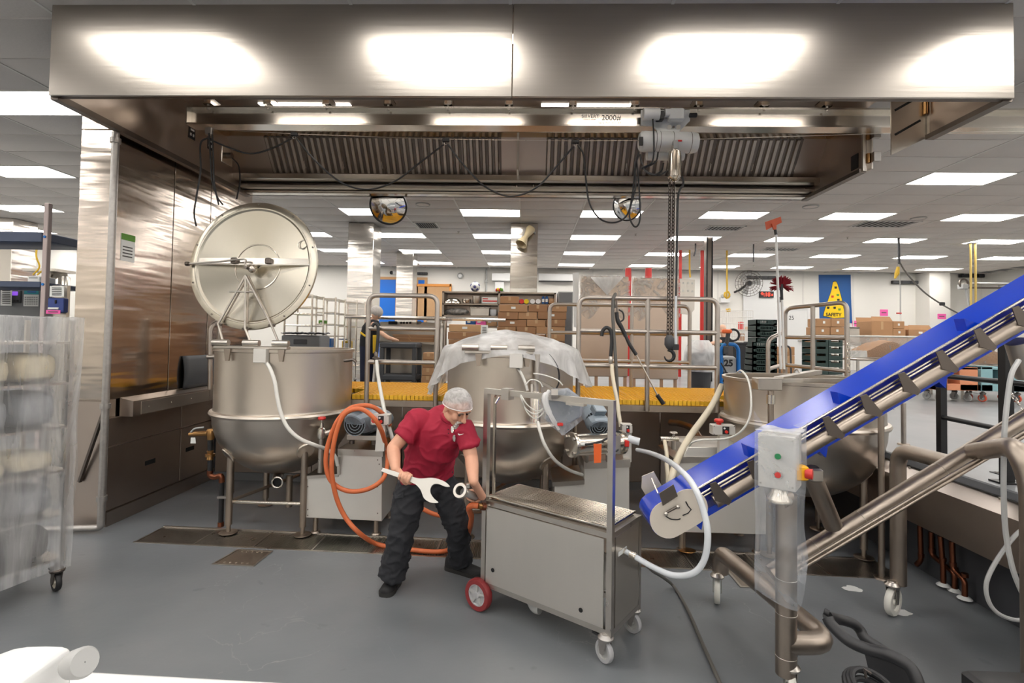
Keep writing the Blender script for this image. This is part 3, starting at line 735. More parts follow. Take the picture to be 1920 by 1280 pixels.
# hoist body: long rounded drum
a, b = P(1198, 265, 4.98), P(1308, 268, 4.98); ax = (b-a).normalized(); Lb = (b-a).length
mt = Matrix(((0, 0, ax.x), (1, 0, ax.y), (0, 1, ax.z)))
MB().lathe([(.001, 0), (.075, .002), (.095, .02), (.10, .05), (.10, Lb-.05), (.09, Lb-.01), (.07, Lb), (.001, Lb)], a, 28, mat=mt).build('drum_body', 'white_paint', parent=ho)
for f in (.27, .34, .56, .86): MB().torus(a+ax*Lb*f, .1, .0025, ax=ax, n=28, m=6).build('seam_ring', 'steel_dark', parent=ho)
q = P(1203, 262, 4.885)
MB().box((q.x-.02, q.y, q.z-.05), (q.x+.015, q.y+.02, q.z+.03)).build('control_cover', 'black_plastic', parent=ho)
a2, b2 = P(1213, 292, 5.03), P(1282, 292, 5.03); MB().cyl(a2, b2, .045, n=18).build('brake_drum', 'white_paint', parent=ho)
MB().box(P(1268, 262, 4.875)+V((0, 0, 0)), P(1279, 264, 4.875)+V((0, .004, -.006))).build('brand_stripe', 'red_plastic', parent=ho)
MB().cyl(P(1263, 250, 4.98), P(1263, 258, 4.98), .02, n=10).build('suspension_eye', 'steel', parent=ho)
c0, c1 = P(1265, 277, 4.87), P(1265, 332, 4.87)
MB().lathe([(.001, .30), (.03, .30), (.035, .24), (.058, .24), (.062, .2), (.062, 0), (.03, -.035), (.001, -.04)], (c0.x, 4.87, c1.z), 20).build('chain_canister', 'steel_bright', parent=ho)
MB().box((c0.x-.02, 4.83, c0.z-.02), (c0.x+.02, 4.91, c0.z+.06)).build('canister_bracket', 'light_grey', parent=ho)
# load chain: two falls of real links
def chain(mb, a, b, pitch=.027, R=.012, r=.0036, ph=0):
    a, b = V(a), V(b); n = int((b-a).length/pitch); d = (b-a).normalized()
    for i in range(n):
        c = a+d*(i+.5)*pitch; ang = (i+ph) % 2*math.pi/2+.5; s_ = V((math.cos(ang), math.sin(ang), 0))
        if abs(d.z) < .5: s_ = V((0, 0, 1)) if (i % 2) else d.cross(V((0, 0, 1))).normalized()
        pts = []
        for j in range(10):
            t = 2*math.pi*j/10; pts.append(c+s_*math.cos(t)*R*.75+d*(math.sin(t)*R*.8+(.006 if math.sin(t) > 0 else -.006)))
        mb.tube(pts, r, 5, closed=True)
hk = P(1255, 640, 4.90)
mb = MB(); chain(mb, (hk.x-.014, 4.87, c1.z-.02), (hk.x-.014, 4.90, hk.z+.03), .034, .017, .0052); chain(mb, (hk.x+.022, 4.87, c1.z-.02), (hk.x+.016, 4.90, hk.z+.03), .034, .017, .0052, ph=1)
mb.build('load_chain', 'chain_dark', parent=ho, kind='stuff')
MB().lathe([(.001, .065), (.022, .06), (.044, .03), (.046, -.03), (.03, -.06), (.016, -.075), (.001, -.076)], hk, 18).build('hook_block', 'dark_grey', parent=ho)
hc = hk+V((0, 0, -.135)); pts = []
for j in range(14):
    t = math.radians(100-j*21); pts.append(hc+V((math.cos(t)*.045, 0, math.sin(t)*.05)))
pts = [hk+V((0, 0, -.07))]+pts
MB().tube(pts, [.012, .013, .015, .017, .018, .018, .018, .017, .016, .015, .013, .011, .009, .007, .005], 10).build('hook', 'black_steel', parent=ho)
MB().rod(hc+V((.03, 0, .05)), hc+V((.04, 0, -.012)), .01, .016).build('safety_latch', 'brass', parent=ho)
# pendant control strap (braided) beside the chain and black control cables
pd = [P(1279, 330, 4.9), P(1281, 345, 4.9), P(1272, 365, 4.9), P(1270, 420, 4.9), P(1268, 520, 4.9), P(1267, 555, 4.9)]
MB().tube(catmull(pd, 5), .011, 8).build('pendant_cable', 'black_cable', parent=ho)
mb = MB(); mb.tube([P(1266, 350, 4.89), P(1266, 470, 4.89), P(1264, 645, 4.89)], .004, 6); mb.build('strain_wire', 'steel', parent=ho)
MB().tube([P(1267, 555, 4.9), P(1266, 600, 4.9), P(1267, 648, 4.9)], .014, 8).build('pendant_sleeve', 'clear_hose', parent=ho)
MB().rbox(P(1261, 645, 4.88), P(1271, 656, 4.92), .004).build('pendant_control', 'black_plastic', parent=ho)
for pts in ([(1224, 222, 4.87), (1226, 262, 4.86), (1224, 300, 4.87), (1210, 312, 4.9), (1203, 314, 4.92)], [(1234, 285, 4.88), (1230, 302, 4.88), (1215, 312, 4.9), (1202, 316, 4.92)],
            [(1244, 306, 4.95), (1240, 320, 4.9), (1226, 328, 4.88), (1212, 322, 4.9), (1204, 312, 4.92)], [(1252, 320, 4.9), (1235, 328, 4.9), (1214, 322, 4.92), (1203, 305, 4.95), (1200, 290, 4.98)],
            [(1198, 285, 4.95), (1190, 310, 4.9), (1192, 350, 4.9), (1180, 400, 4.9), (1190, 425, 4.9), (1200, 410, 4.9), (1198, 350, 4.9), (1194, 300, 4.93), (1198, 288, 4.95)]):
    MB().tube(catmull([A(x, y, Y=Y) for x, y, Y in pts], 6), .008, 7).build('control_cable', 'black_cable', parent=ho)
# festoon
fe = thing('festoon_cable', 'black power cable hung in loops from a wire rope along the beam', 'cable', A(836, 350, Y=4.93))
FYY = 4.93; Q = lambda x, y, Y=FYY: A(x, y, Y=Y)
MB().tube([Q(400, 243), Q(552, 251), Q(836, 261), Q(1079, 264), Q(1250, 263), Q(1660, 250), Q(1920, 246)], .003, 6).build('wire_rope', 'steel', parent=fe)
for px, py in ((552, 252), (836, 263), (1079, 266)):
    c = Q(px, py); k = MB().rbox(c-V((.035, .015, .02)), c+V((.035, .015, .022)), .008).build('cable_trolley', 'black_plastic', parent=fe)
    MB().torus(c-V((0, 0, .03)), .014, .003, ax=(0, 1, 0), n=12, m=5).build('hook_ring', 'steel', parent=k)
def loop(pts, r=.0085): MB().tube(catmull([Q(*p) for p in pts], 7), r, 8).build('cable_loop', 'black_cable', parent=fe)
loop([(395, 262), (430, 277), (470, 288), (510, 278), (548, 259)]); loop([(556, 259), (590, 300), (640, 342), (690, 355), (740, 340), (790, 303), (832, 271)])
loop([(840, 271), (870, 310), (910, 350), (957, 368), (1005, 352), (1045, 310), (1075, 275)]); loop([(1083, 272), (1094, 290), (1098, 330), (1105, 380), (1125, 410), (1152, 417), (1175, 404), (1185, 370), (1192, 310), (1198, 290)])
loop([(392, 250), (395, 300), (398, 340), (408, 370), (418, 384)]); loop([(398, 252), (400, 300), (402, 345), (410, 384)]); loop([(390, 258), (376, 270), (376, 320), (368, 370), (364, 400), (368, 424)])
loop([(436, 297, 6.1), (447, 310, 5.9), (450, 340, 5.6), (444, 372, 5.3)])
MB().rbox(Q(384, 238), Q(396, 252)+V((0, .03, 0)), .006).build('rope_bracket', 'galvanised', parent=fe)
# ================================================================== KETTLES
def oct_rot(ax):
    ax = V(ax).normalized(); u = ax.orthogonal().normalized(); w2 = ax.cross(u)
    return Matrix(((u.x, w2.x, ax.x), (u.y, w2.y, ax.y), (u.z, w2.z, ax.z)))
def kettle(name, label, c, r, zr, zg, zb, feet, lz=.80, rimw=.018):
    t = thing(name, label, 'kettle', (c.x, c.y, 0), 'steam kettles')
    prof = [(.02, zb)]
    for k in range(1, 11):
        a = math.pi/2*k/10; prof.append((math.sin(a)*(r+.012), zg-(zg-zb)*math.cos(a)))
    prof += [(r+.03, zg), (r+.038, zg+.018), (r+.03, zg+.036), (r+.004, zg+.044), (r, zg+.06), (r, zr-.03), (r+rimw, zr-.025), (r+rimw, zr), (r-.012, zr), (r-.014, zr-.03), (r-.014, zg)]
    for k in range(1, 8):
        a = math.pi/2*k/7; prof.append((max(.02, math.cos(a)*(r-.014)), zg-(zg-zb-.04)*math.sin(a)))
    MB().lathe(prof, (c.x, c.y, 0), 72).build('bowl', 'steel_kettle', parent=t, angle=30)
    for (fx, fy) in feet:
        d = V((c.x-fx, c.y-fy, 0)); ht = math.sqrt(max(.02, 1-min(.95, (d.length/(r+.01)))**2)); zt = zg-(zg-zb)*ht+.03
        lg = MB().cyl((fx, fy, .075), (fx, fy, zt), .029, n=14).build('leg', 'steel_tube', parent=t)
        MB().lathe([(.001, .012), (.06, .012), (.075, .006), (.075, .0), (.001, 0)], (fx, fy, .005), 18).build('foot_plate', 'steel_tube', parent=lg)
        MB().cyl((fx, fy, .01), (fx, fy, .08), .018, n=10).build('levelling_screw', 'steel_tube', parent=lg)
        n = V((fx-c.x, fy-c.y, (zt-zg)*1.0)).normalized()
        e = V((fx, fy, zt-.05)); MB().lathe([(.001, .012), (.075, .008), (.08, 0), (.07, -.02)], V((c.x, c.y, zg))+n*(r+.004), 20, mat=oct_rot(n)).build('leg_pad', 'steel_kettle', parent=lg)
    return t
f = lambda px, py: (A(px, py, Z=0).x, A(px, py, Z=0).y)
k1 = kettle('steam_kettle', 'tall stainless steam kettle with its round lid raised open', K1, .615, 1.655, 1.045, .46, [f(428, 999), f(567, 1003), (K1.x-.36, 5.33), (K1.x+.36, 5.33)])
k2 = kettle('steam_kettle', 'stainless steam kettle covered with a white plastic sheet', K2, .60, 1.65, 1.02, .42, [(K2.x-.36, 4.62), (K2.x+.34, 4.60), (K2.x-.34, 5.30), (K2.x+.34, 5.30)])
k3 = kettle('steam_kettle', 'wide open stainless kettle behind the blue conveyor', K3, .635, 1.475, 1.085, .44, [(K3.x-.40, 4.42), (K3.x+.38, 4.42), (K3.x-.34, 5.05), (K3.x+.36, 5.05)])
for t_, kk, rr in ((k1, K1, .33), (k2, K2, .33)):
    MB().cyl((kk.x-rr, 4.60, .27), (kk.x+rr, 4.60, .27), .016, n=10).build('cross_bar', 'steel_bright', parent=t_)
    MB().cyl((kk.x-rr, 4.62, .27), (kk.x, 5.3, .33), .016, n=10).build('cross_bar', 'steel_tube', parent=t_)
# drain outlet of the first kettle
q = A(520, 904, Y=4.7)
o = MB().tube(catmull([(K1.x-.03, 4.95, .48), (K1.x-.04, 4.92, .42), (q.x, q.y, q.z)], 5), .045, 18, cap=False).build('outlet_pipe', 'steel', parent=k1)
MB().torus(q, .047, .008, ax=(-.1, 1, 0), n=24).build('outlet_ring', 'steel_bright', parent=o)
MB().cyl(q+V((0, .02, 0)), q+V((0, .03, 0)), .044, n=18).build('outlet_bore', 'stone_black', parent=o)
MB().cyl((K1.x+.06, 4.95, .12), (K1.x+.06, 4.95, .42), .03, n=12).build('drain_pipe', 'steel_tube', parent=k1)
# bridge over the front of the rim with three hinge barrels and a junction box
def bridge(t_, c, z, x0, x1, Y, xb):
    X0, X1 = A(x0, 650, Y=Y).x, A(x1, 650, Y=Y).x
    br = MB().rbox((X0, Y-.035, z+.005), (X1, Y+.04, z+.03), .004).build('lid_bridge', 'steel', parent=t_)
    for fr in (.08, .5, .9):
        xx = X0+(X1-X0)*fr; MB().cyl((xx-.07, Y-.01, z+.055), (xx+.07, Y-.01, z+.055), .028, n=14).build('hinge_barrel', 'steel', parent=br)
    bx = A(xb, 665, Y=Y-.05).x
    MB().rbox((bx-.055, Y-.09, z-.11), (bx+.055, Y-.035, z+.01), .004).build('junction_box', 'steel_satin', parent=br)
    for xx in (X0+.12, X1-.05): MB().prism([(xx-.03, Y-.03, z+.005), (xx+.03, Y-.03, z+.005), (xx+.015, Y-.03, z-.1), (xx-.015, Y-.03, z-.1)], (0, .02, 0)).build('bracket', 'steel_tube', parent=br)
    return bx
bridge(k1, K1, 1.655, 404, 541, 4.37, 491); bridge(k2, K2, 1.65, 872, 1000, 4.36, 968)
# lid of kettle one: shallow cone seen from its underside
LC = A(475, 497, Y=5.0); LR = .645
n1 = V((-.02, -1, .10)).normalized(); mt = oct_rot(n1)
u1 = V((1, 0, 0)); u1 = (u1-n1*u1.dot(n1)).normalized(); w1 = n1.cross(u1)
if w1.z < 0: w1 = -w1
LP = lambda a, b, d=0: LC+u1*a*LR+w1*b*LR+n1*d
lid = MB().lathe([(.01, -.10), (.2, -.085), (.56, .0), (.575, .012), (.60, .012), (LR, .004), (LR+.004, -.018), (.60, -.03), (.2, -.11), (.01, -.125)], ORG[k1], 72).build('lid', 'steel_lid', parent=k1, angle=25)
LM = Matrix.Translation(LC-ORG[k1]) @ mt.to_4x4(); lid.matrix_local = LM
MB().torus(LC+n1*.0, .585, .014, ax=n1, n=64).build('lid_bead', 'steel_lid', parent=lid)
MB().torus(LC-n1*.075, .232, .007, ax=n1, n=40).build('inner_ring', 'steel_bright', parent=lid)
MB().rod(LP(-.95, .055, .0), LP(.9, .055, .0), .07, .006, up=n1).build('hinge_strip', 'steel_bright', parent=lid)
MB().rod(LP(-.95, .01, .006), LP(.9, .01, .006), .012, .012, up=n1).build('hinge_strip', 'steel', parent=lid)
for a in (-.29, .25): MB().rbox(LP(a, .06, .02)-V((.03, .02, .03)), LP(a, .06, .02)+V((.03, .02, .03)), .008).build('clamp', 'steel_dark', parent=lid)
MB().ball(LP(-.03, -.05, -.02), .045, 14).build('hub', 'steel_bright', parent=lid)
MB().cyl(LP(-.06, -.06, .02), LP(-.06, -.06, .07), .015, n=10).build('hub_pin', 'steel_dark', parent=lid)
MB().tube(catmull([LP(-.98, -.005, .05), LP(-.5, .03, .055), LP(-.1, .07, .06), LP(-.085, .0, .05), LP(-.07, -.06, .04)], 5), .010, 8).build('lift_rod', 'steel', parent=lid)
MB().cyl(LP(-1.02, -.005, .05), LP(-.97, -.005, .05), .022, n=10).build('rod_end', 'steel_dark', parent=lid)
ft = [A(419, 643, Y=4.80), A(472, 646, Y=4.80), A(523, 643, Y=4.80)]
for (a, b) in ((-.42, ft[0]), (0.0, ft[1]), (.40, ft[2])):
    MB().tube([LP(-.08, -.17, .03), LP(a, -.93 if a else -.99, .05), b], .011, 8).build('support_rod', 'steel', parent=lid)
    MB().tube([LP(-.06, -.17, .0), LP(a*.92, -.9, .02)], .008, 8).build('support_rod', 'steel_tube', parent=lid)
    MB().rbox(LP(a, -.94 if a else -1, .04)-V((.03, .015, .012)), LP(a, -.94 if a else -1, .04)+V((.03, .015, .012)), .004).build('rod_clip', 'steel_dark', parent=lid)
MB().cyl(LP(-.30, -.43, .04), LP(.1, -.43, .04), .008, n=8).build('tie_rod', 'steel', parent=lid)
MB().torus(LP(.745, .33, .0), .042, .005, ax=n1).build('port_ring', 'steel_bright', parent=lid)
for k in range(10):
    t_ = 2*math.pi*k/10+.3; MB().cyl(LP(math.cos(t_)*.965, math.sin(t_)*.965, .006), LP(math.cos(t_)*.965, math.sin(t_)*.965, .014), .008, n=8).build('rivet', 'steel_dark', parent=lid)
for o_ in lid.children: o_.matrix_parent_inverse = LM.inverted()
# tap on the right of kettle one
q = A(651, 676, Y=4.7); MB().tube(catmull([q+V((-.03, 0, 0)), q, q+V((.06, -.02, .01)), q+V((.09, -.02, -.01))], 4), .014, 8).build('tap', 'steel_dark', parent=k1)
# gas / steam valve and pipe run at the left of kettle one
vp = thing('steam_valve_pipe', 'brass steam valve on a black and copper pipe left of the kettle', 'pipe', A(398, 985, Y=4.75))
Y0 = 4.72; W = lambda x, y, Y=Y0: A(x, y, Y=Y)
MB().cyl(W(416, 806), W(390, 808), .022, n=12).build('union', 'brass', parent=vp)
MB().lathe([(.001, 0), (.03, .002), (.034, .03), (.034, .07), (.028, .09), (.001, .092)], W(395, 824), 14).build('valve_body', 'brass', parent=vp)
MB().cyl(W(390, 812), W(365, 813), .024, n=12).build('valve_tail', 'brass', parent=vp); MB().cyl(W(366, 813), W(355, 814), .017, n=10).build('valve_nipple', 'brass', parent=vp)
MB().tube(catmull([W(358, 810, 4.68), W(364, 804, 4.68), W(372, 802, 4.68), W(383, 801, 4.68)], 4), .008, 8).build('lever', 'light_grey', parent=vp)
MB().prism([W(358, 820, 4.69), W(366, 820, 4.69), W(367, 831, 4.69), W(357, 831, 4.69)], (0, .003, 0)).build('tag', 'paper', parent=vp)
for a, b, m_ in (((394, 822), (394, 846), 'black_plastic'), ((394, 862), (394, 884), 'black_plastic'), ((416, 902), (414, 980), 'black_plastic')): MB().cyl(W(*a), W(*b), .022, n=12).build('pipe', m_, parent=vp)
MB().lathe([(.022, -.045), (.03, -.04), (.026, -.015), (.042, -.012), (.042, .012), (.026, .015), (.03, .04), (.022, .045)], W(394, 853), 12).build('union_nut', 'brass', parent=vp)
MB().tube(catmull([W(394, 882), W(394, 890), W(402, 894), W(414, 892), W(416, 904)], 4), .026, 12).build('elbow', 'copper', parent=vp)
MB().cyl(W(414, 978), (W(414, 980).x, Y0, 0), .027, n=12).build('floor_collar', 'copper', parent=vp)
MB().rod(W(408, 932, 4.69), W(426, 932, 4.69), .02, .02).build('pipe_clamp', 'galvanised', parent=vp)
# plastic sheet thrown over kettle two
film('film_white', (250, 249, 247), .70, .22, 4.0, .3, .3, (1, 1, .6))
def drape(u, v):
    a = 2*math.pi*u; ca, sa = math.cos(a), math.sin(a)
    left = max(0, -ca)**2; right = max(0, ca)**2; fr = max(0, -sa)
    skirt = .05+.42*left*(1-.5*fr)+.30*right
    nzv = noise.noise(V((ca*2.2, sa*2.2, v*1.4+3)))
    fold = .022*math.sin(a*17)+.014*math.sin(a*29+1)
    if v < .62:
        s = v/.62; r = .655*s; z = 1.865-.175*s**1.6+.03*noise.noise(V((ca*s*4, sa*s*4, 1)))*(1-s*.4)
        z = max(z, 1.672) if s > .85 else z
        return (K2.x+ca*r, K2.y+.02+sa*r, z)
    s = (v-.62)/.38; out = .655+.02*s+.085*s*(left+right)*1.2+fold*s*(0.3+left+right)+.03*nzv*s
    return (K2.x+ca*out, K2.y+.02+sa*out, 1.69-skirt*s+.02*nzv*s)
pc = MB().sheet(drape, 120, 30).build('plastic_sheet', 'film_white', label='white translucent plastic sheet draped over the middle kettle', cat='plastic sheet', angle=80, org=(K2.x, K2.y, 1.67))
MB().tube(catmull([A(932, 640, Y=4.9), A(935, 626, Y=4.9), A(955, 622, Y=4.9), A(962, 626, Y=4.9), A(966, 640, Y=4.9)], 5), .012, 8).build('lid_handle', 'steel', parent=k2)
# agitator bridge of kettle three
MB().rbox(A(1422, 709, Y=4.02), A(1467, 732, Y=4.02)+V((0, .12, 0)), .004).build('bridge_box', 'steel', parent=k3)
MB().rod((A(1462, 712, Y=4.1).x, 4.12, 1.50), (A(1532, 700, Y=5.3).x, 5.28, 1.50), .07, .04).build('bridge_bar', 'steel', parent=k3)
MB().rod((A(1462, 716, Y=4.1).x, 4.10, 1.49), (A(1600, 716, Y=4.4).x, 4.35, 1.49), .03, .03).build('bridge_bar', 'steel', parent=k3)
MB().torus(A(1494, 694, Y=4.7)+V((0, 0, -.02)), .028, .008, ax=(1, .3, 0)).build('lifting_eye', 'steel', parent=k3)
q = A(1443, 732, Y=4.05); MB().cyl((q.x, 4.03, q.z), (q.x, 4.03, q.z-.30), .022, n=12).build('riser_pipe', 'steel_tube', parent=k3)
MB().cyl((q.x, 4.03, q.z-.1), (q.x, 4.03, q.z-.03), .03, n=12).build('pipe_sleeve', 'steel_bright', parent=k3)
q = A(1636, 826, Y=4.7); MB().cyl(q, q+V((.08, 0, -.01)), .026, n=12).build('side_inlet', 'steel', parent=k3); MB().cyl(q+V((.06, 0, 0)), q+V((.10, -.01, -.01)), .032, n=12).build('inlet_valve', 'brass', parent=k3)
MB().cyl(q+V((.08, 0, -.02)), (q.x+.10, q.y, UP+.002), .022, n=10).build('inlet_pipe', 'black_plastic', parent=k3)
# convex mirrors behind the hood
def cmirror(px, py, Y, r, n, lab):
    c = A(px, py, Y=Y); n = V(n).normalized(); mt = oct_rot(n)
    t = thing('convex_mirror', lab, 'mirror', c, 'convex mirrors')
    MB().lathe([(.001, r*.30), (r*.35, r*.265), (r*.7, r*.15), (r, 0)], c, 40, mat=mt).build('mirror_dome', 'mirror', parent=t, angle=80)
    MB().torus(c, r, r*.055, ax=n, n=48).build('rim', 'black_plastic', parent=t)
    MB().lathe([(r, 0), (r*.6, -.03), (.001, -.035)], c, 32, mat=mt).build('back_shell', 'black_plastic', parent=t)
    MB().cyl(c-n*.03, (c.x, HY1+.014, HZ+.08), .012, n=8).build('bracket_arm', 'steel', parent=t)
cmirror(728, 386, 6.78, .243, (.02, -.92, -.36), 'round convex mirror with black rim below the left half of the hood')
cmirror(1175, 386, 6.78, .19, (-.55, -.8, -.3), 'smaller convex mirror with black rim below the hood near the hoist')
# ================================================================== PUMP CABINETS
def pxp(pts, Y): return [A(x, y, Y=Y) for x, y in pts]
def motor(parent, front, back, r, tb=True):
    """finned electric motor: fan cover towards front, gearbox at the back"""
    a, b = A(*front[:2], Y=front[2]), A(*back[:2], Y=back[2]); ax = (b-a).normalized(); L = (b-a).length
    u = V((0, 0, 1)); u = (u-ax*u.z).normalized(); s = ax.cross(u)
    def ring(d, rr, k=16, sq=.0):
        return [a+ax*d+(u*math.cos(t)+s*math.sin(t))*rr*(1+sq*abs(math.sin(2*t))) for t in [2*math.pi*(j+.5)/k for j in range(k)]]
    o = MB().loft([ring(0, r*.80), ring(.012, r*.9, sq=.06), ring(.04, r*1.0, sq=.1), ring(L*.38, r*1.02, sq=.1)]).build('motor_fan_cover', 'motor_grey', parent=parent, angle=25)
    for rr in (.2, .38, .56, .72): MB().torus(a-ax*.002, r*rr, .003, ax=ax, n=20, m=5).build('grille_ring', 'motor_grey', parent=o)
    for k in range(8):
        t = math.pi*k/8; e = (u*math.cos(t)+s*math.sin(t))*r*.72
        MB().cyl(a-ax*.003-e, a-ax*.003+e, .002, n=5).build('grille_bar', 'motor_grey', parent=o)
    MB().lathe([(r*.74, 0), (.001, .001)], a+ax*(-.001), 20, mat=oct_rot(ax)).build('grille_back', 'stone_black', parent=o)
    mb = MB(); mb.lathe([(r*.84, L*.36), (r*.84, L*.92)], a, 20, mat=oct_rot(ax)); body = mb.build('motor_body', 'motor_grey', parent=parent)
    for k in range(24):
        t = 2*math.pi*k/24; e = (u*math.cos(t)+s*math.sin(t)); p0 = a+ax*L*.38+e*r*.82; p1 = a+ax*L*.9+e*r*.82
        tn = ax.cross(e)*.003
        MB().loft([[p0-tn, p0+tn, p0+tn+e*r*.2, p0-tn+e*r*.2], [p1-tn, p1+tn, p1+tn+e*r*.2, p1-tn+e*r*.2]]).build('cooling_fin', 'motor_grey', parent=body)
    MB().loft([ring(L*.88, r*1.0), ring(L*.95, r*1.08), ring(L*.97, r*1.08), ring(L*1.3, r*.95), ring(L*1.45, r*.7)]).build('gearbox', 'motor_grey', parent=parent)
    if tb:
        c = a+ax*L*.55+u*r*1.05
        def bx(h0, h1, k): return [c+ax*i*L*.24*k+s*j*r*.5*k+u*h for (i, j, h) in ((-1, -1, h0), (1, -1, h0), (1, 1, h0), (-1, 1, h0))]
        MB().loft([bx(-.02, 0, 1), bx(.05, 0, 1), bx(.055, 0, 1.06), bx(.07, 0, 1.06), bx(.08, 0, .9)]).build('terminal_box', 'motor_grey', parent=parent, angle=20)
def ctrl(parent, x0, y0, x1, y1, Y, post=None, stop=True, screen=True):
    X0, X1, Z0, Z1 = prect(x0, y0, x1, y1, Y); w_ = X1-X0; h = Z1-Z0
    c = MB().rbox((X0, Y, Z0), (X1, Y+.09, Z1), .005).build('control_box', 'steel_satin', parent=parent)
    if screen:
        MB().box((X0+w_*.42, Y-.003, Z0+h*.12), (X0+w_*.72, Y, Z0+h*.88)).build('switch_plate', 'black_plastic', parent=c)
        MB().cyl((X0+w_*.58, Y-.016, Z0+h*.36), (X0+w_*.58, Y, Z0+h*.36), h*.15, n=12).build('push_button', 'red_plastic', parent=c)
        MB().cyl((X0+w_*.5, Y-.01, Z0+h*.7), (X0+w_*.5, Y, Z0+h*.7), h*.09, n=10).build('push_button', 'paper', parent=c)
    if stop == 'front':
        MB().cyl((X0+w_*.24, Y-.03, Z0+h*.5), (X0+w_*.24, Y, Z0+h*.5), h*.26, n=16).build('emergency_stop', 'red_plastic', parent=c)
    elif stop:
        MB().lathe([(.02, 0), (.02, .015), (.036, .02), (.038, .035), (.03, .045), (.001, .047)], (X0+w_*.35, Y+.045, Z1), 16).build('emergency_stop', 'red_plastic', parent=c)
    for sx_ in (.05, .95):
        for sz_ in (.1, .9): MB().cyl((X0+w_*sx_, Y-.003, Z0+h*sz_), (X0+w_*sx_, Y, Z0+h*sz_), .004, n=6).build('screw', 'steel_dark', parent=c)
    if post:
        pts = pxp(post, Y+.02); MB().prism(pts, (0, .05, 0)).build('control_post', 'steel_satin', parent=parent)
def cabinet(label, outline, Y, depth, loc, top=None):
    t = thing('pump_cabinet', label, 'machine', loc, 'pump cabinets')
    MB().prism(pxp(outline, Y), (0, depth, 0)).build('cabinet_body', 'steel_satin', parent=t, bevel=.004)
    xs_ = [p[0] for p in outline]; yb = max(p[1] for p in outline)
    for px in (min(xs_)+14, max(xs_)-14):
        for dy in (.06, depth-.06):
            b = A(px, yb-6, Y=Y); ft_ = MB().cyl((b.x, Y+dy, .02), (b.x, Y+dy, b.z), .022, n=10).build('leg', 'steel_tube', parent=t)
            MB().lathe([(.001, .02), (.035, .018), (.045, .005), (.045, .005)], (b.x, Y+dy, 0), 14, cap=True).build('foot', 'steel_tube', parent=ft_)
    return t
c1 = cabinet('grey pump cabinet with a blue grey motor beside the lidded kettle', [(573, 970), (573, 893), (634, 889), (634, 853), (634, 842), (716, 845), (716, 977)], 4.58, .55, (A(645, 975, Y=4.6).x, 4.85, 0))
MB().prism(pxp([(633, 841), (718, 844), (718, 856), (633, 853)], 4.568), (0, .57, 0)).build('top_cap', 'steel', parent=c1)
MB().prism(pxp([(572, 892), (634, 888), (634, 894), (572, 898)], 4.568), (0, .57, 0)).build('lower_cap', 'steel', parent=c1)
MB().prism(pxp([(632, 856), (637, 856), (637, 890), (632, 890)], 4.56), (0, .012, 0)).build('edge_strip', 'steel', parent=c1)
for px, py in ((577, 912), (577, 955), (577, 966), (708, 862), (708, 912), (708, 962), (711, 870)): MB().cyl(A(px, py, Y=4.576), A(px, py, Y=4.582), .006, n=6).build('screw', 'steel_dark', parent=c1)
MB().rbox(A(650, 815, Y=4.5), A(712, 826, Y=4.5)+V((0, .5, 0)), .004).build('motor_shelf', 'steel', parent=c1)
for px in (660, 700): MB().cyl(A(px, 825, Y=4.8), A(px, 846, Y=4.8), .025, n=10).build('shelf_post', 'steel_dark', parent=c1)
motor(c1, (665, 795, 4.34), (708, 783, 4.74), .135)
ctrl(c1, 695, 777, 729, 797, 4.30, post=[(707, 797), (722, 797), (720, 846), (703, 846)], stop='front')
# steam inlet valve with red wheel on the pipe between kettle and cabinet
mb = MB(); vr = thing('inlet_valve', 'chrome inlet valve with a red handwheel on a pipe by the motor', 'valve', A(601, 886, Y=4.55))
q = A(603, 812, Y=4.52)
MB().cyl(q, A(600, 888, Y=4.52)+V((0, 0, .012)), .022, n=12).build('pipe', 'steel', parent=vr)
MB().lathe([(.022, -.05), (.036, -.04), (.04, 0), (.034, .04), (.018, .05), (.014, .09), (.008, .09), (.008, .12)], q, 14, cap=True).build('valve_body', 'steel_bright', parent=vr)
MB().lathe([(.001, .0), (.03, .0), (.036, .012), (.03, .026), (.001, .028)], q+V((0, 0, .12)), 16).build('handwheel', 'red_plastic', parent=vr)
MB().cyl(q+V((.03, 0, 0)), q+V((.10, .03, .02)), .024, n=12).build('side_union', 'steel', parent=vr)
c2 = cabinet('grey pump cabinet with a piston pump behind the wire topped cart', [(1040, 975), (1040, 905), (1096, 900), (1096, 872), (1180, 868), (1180, 975)], 4.46, .5, (A(1110, 975, Y=4.5).x, 4.7, 0))
MB().prism(pxp([(1095, 864), (1182, 861), (1182, 876), (1095, 879)], 4.45), (0, .52, 0)).build('top_cap', 'steel', parent=c2)
MB().prism(pxp([(1036, 904), (1096, 900), (1096, 908), (1036, 912)], 4.45), (0, .52, 0)).build('lower_cap', 'steel', parent=c2)
motor(c2, (1124, 800, 4.40), (1108, 772, 4.70), .115)
ctrl(c2, 1166, 795, 1186, 813, 4.5, post=[(1170, 813), (1184, 813), (1184, 866), (1168, 866)], stop=False)
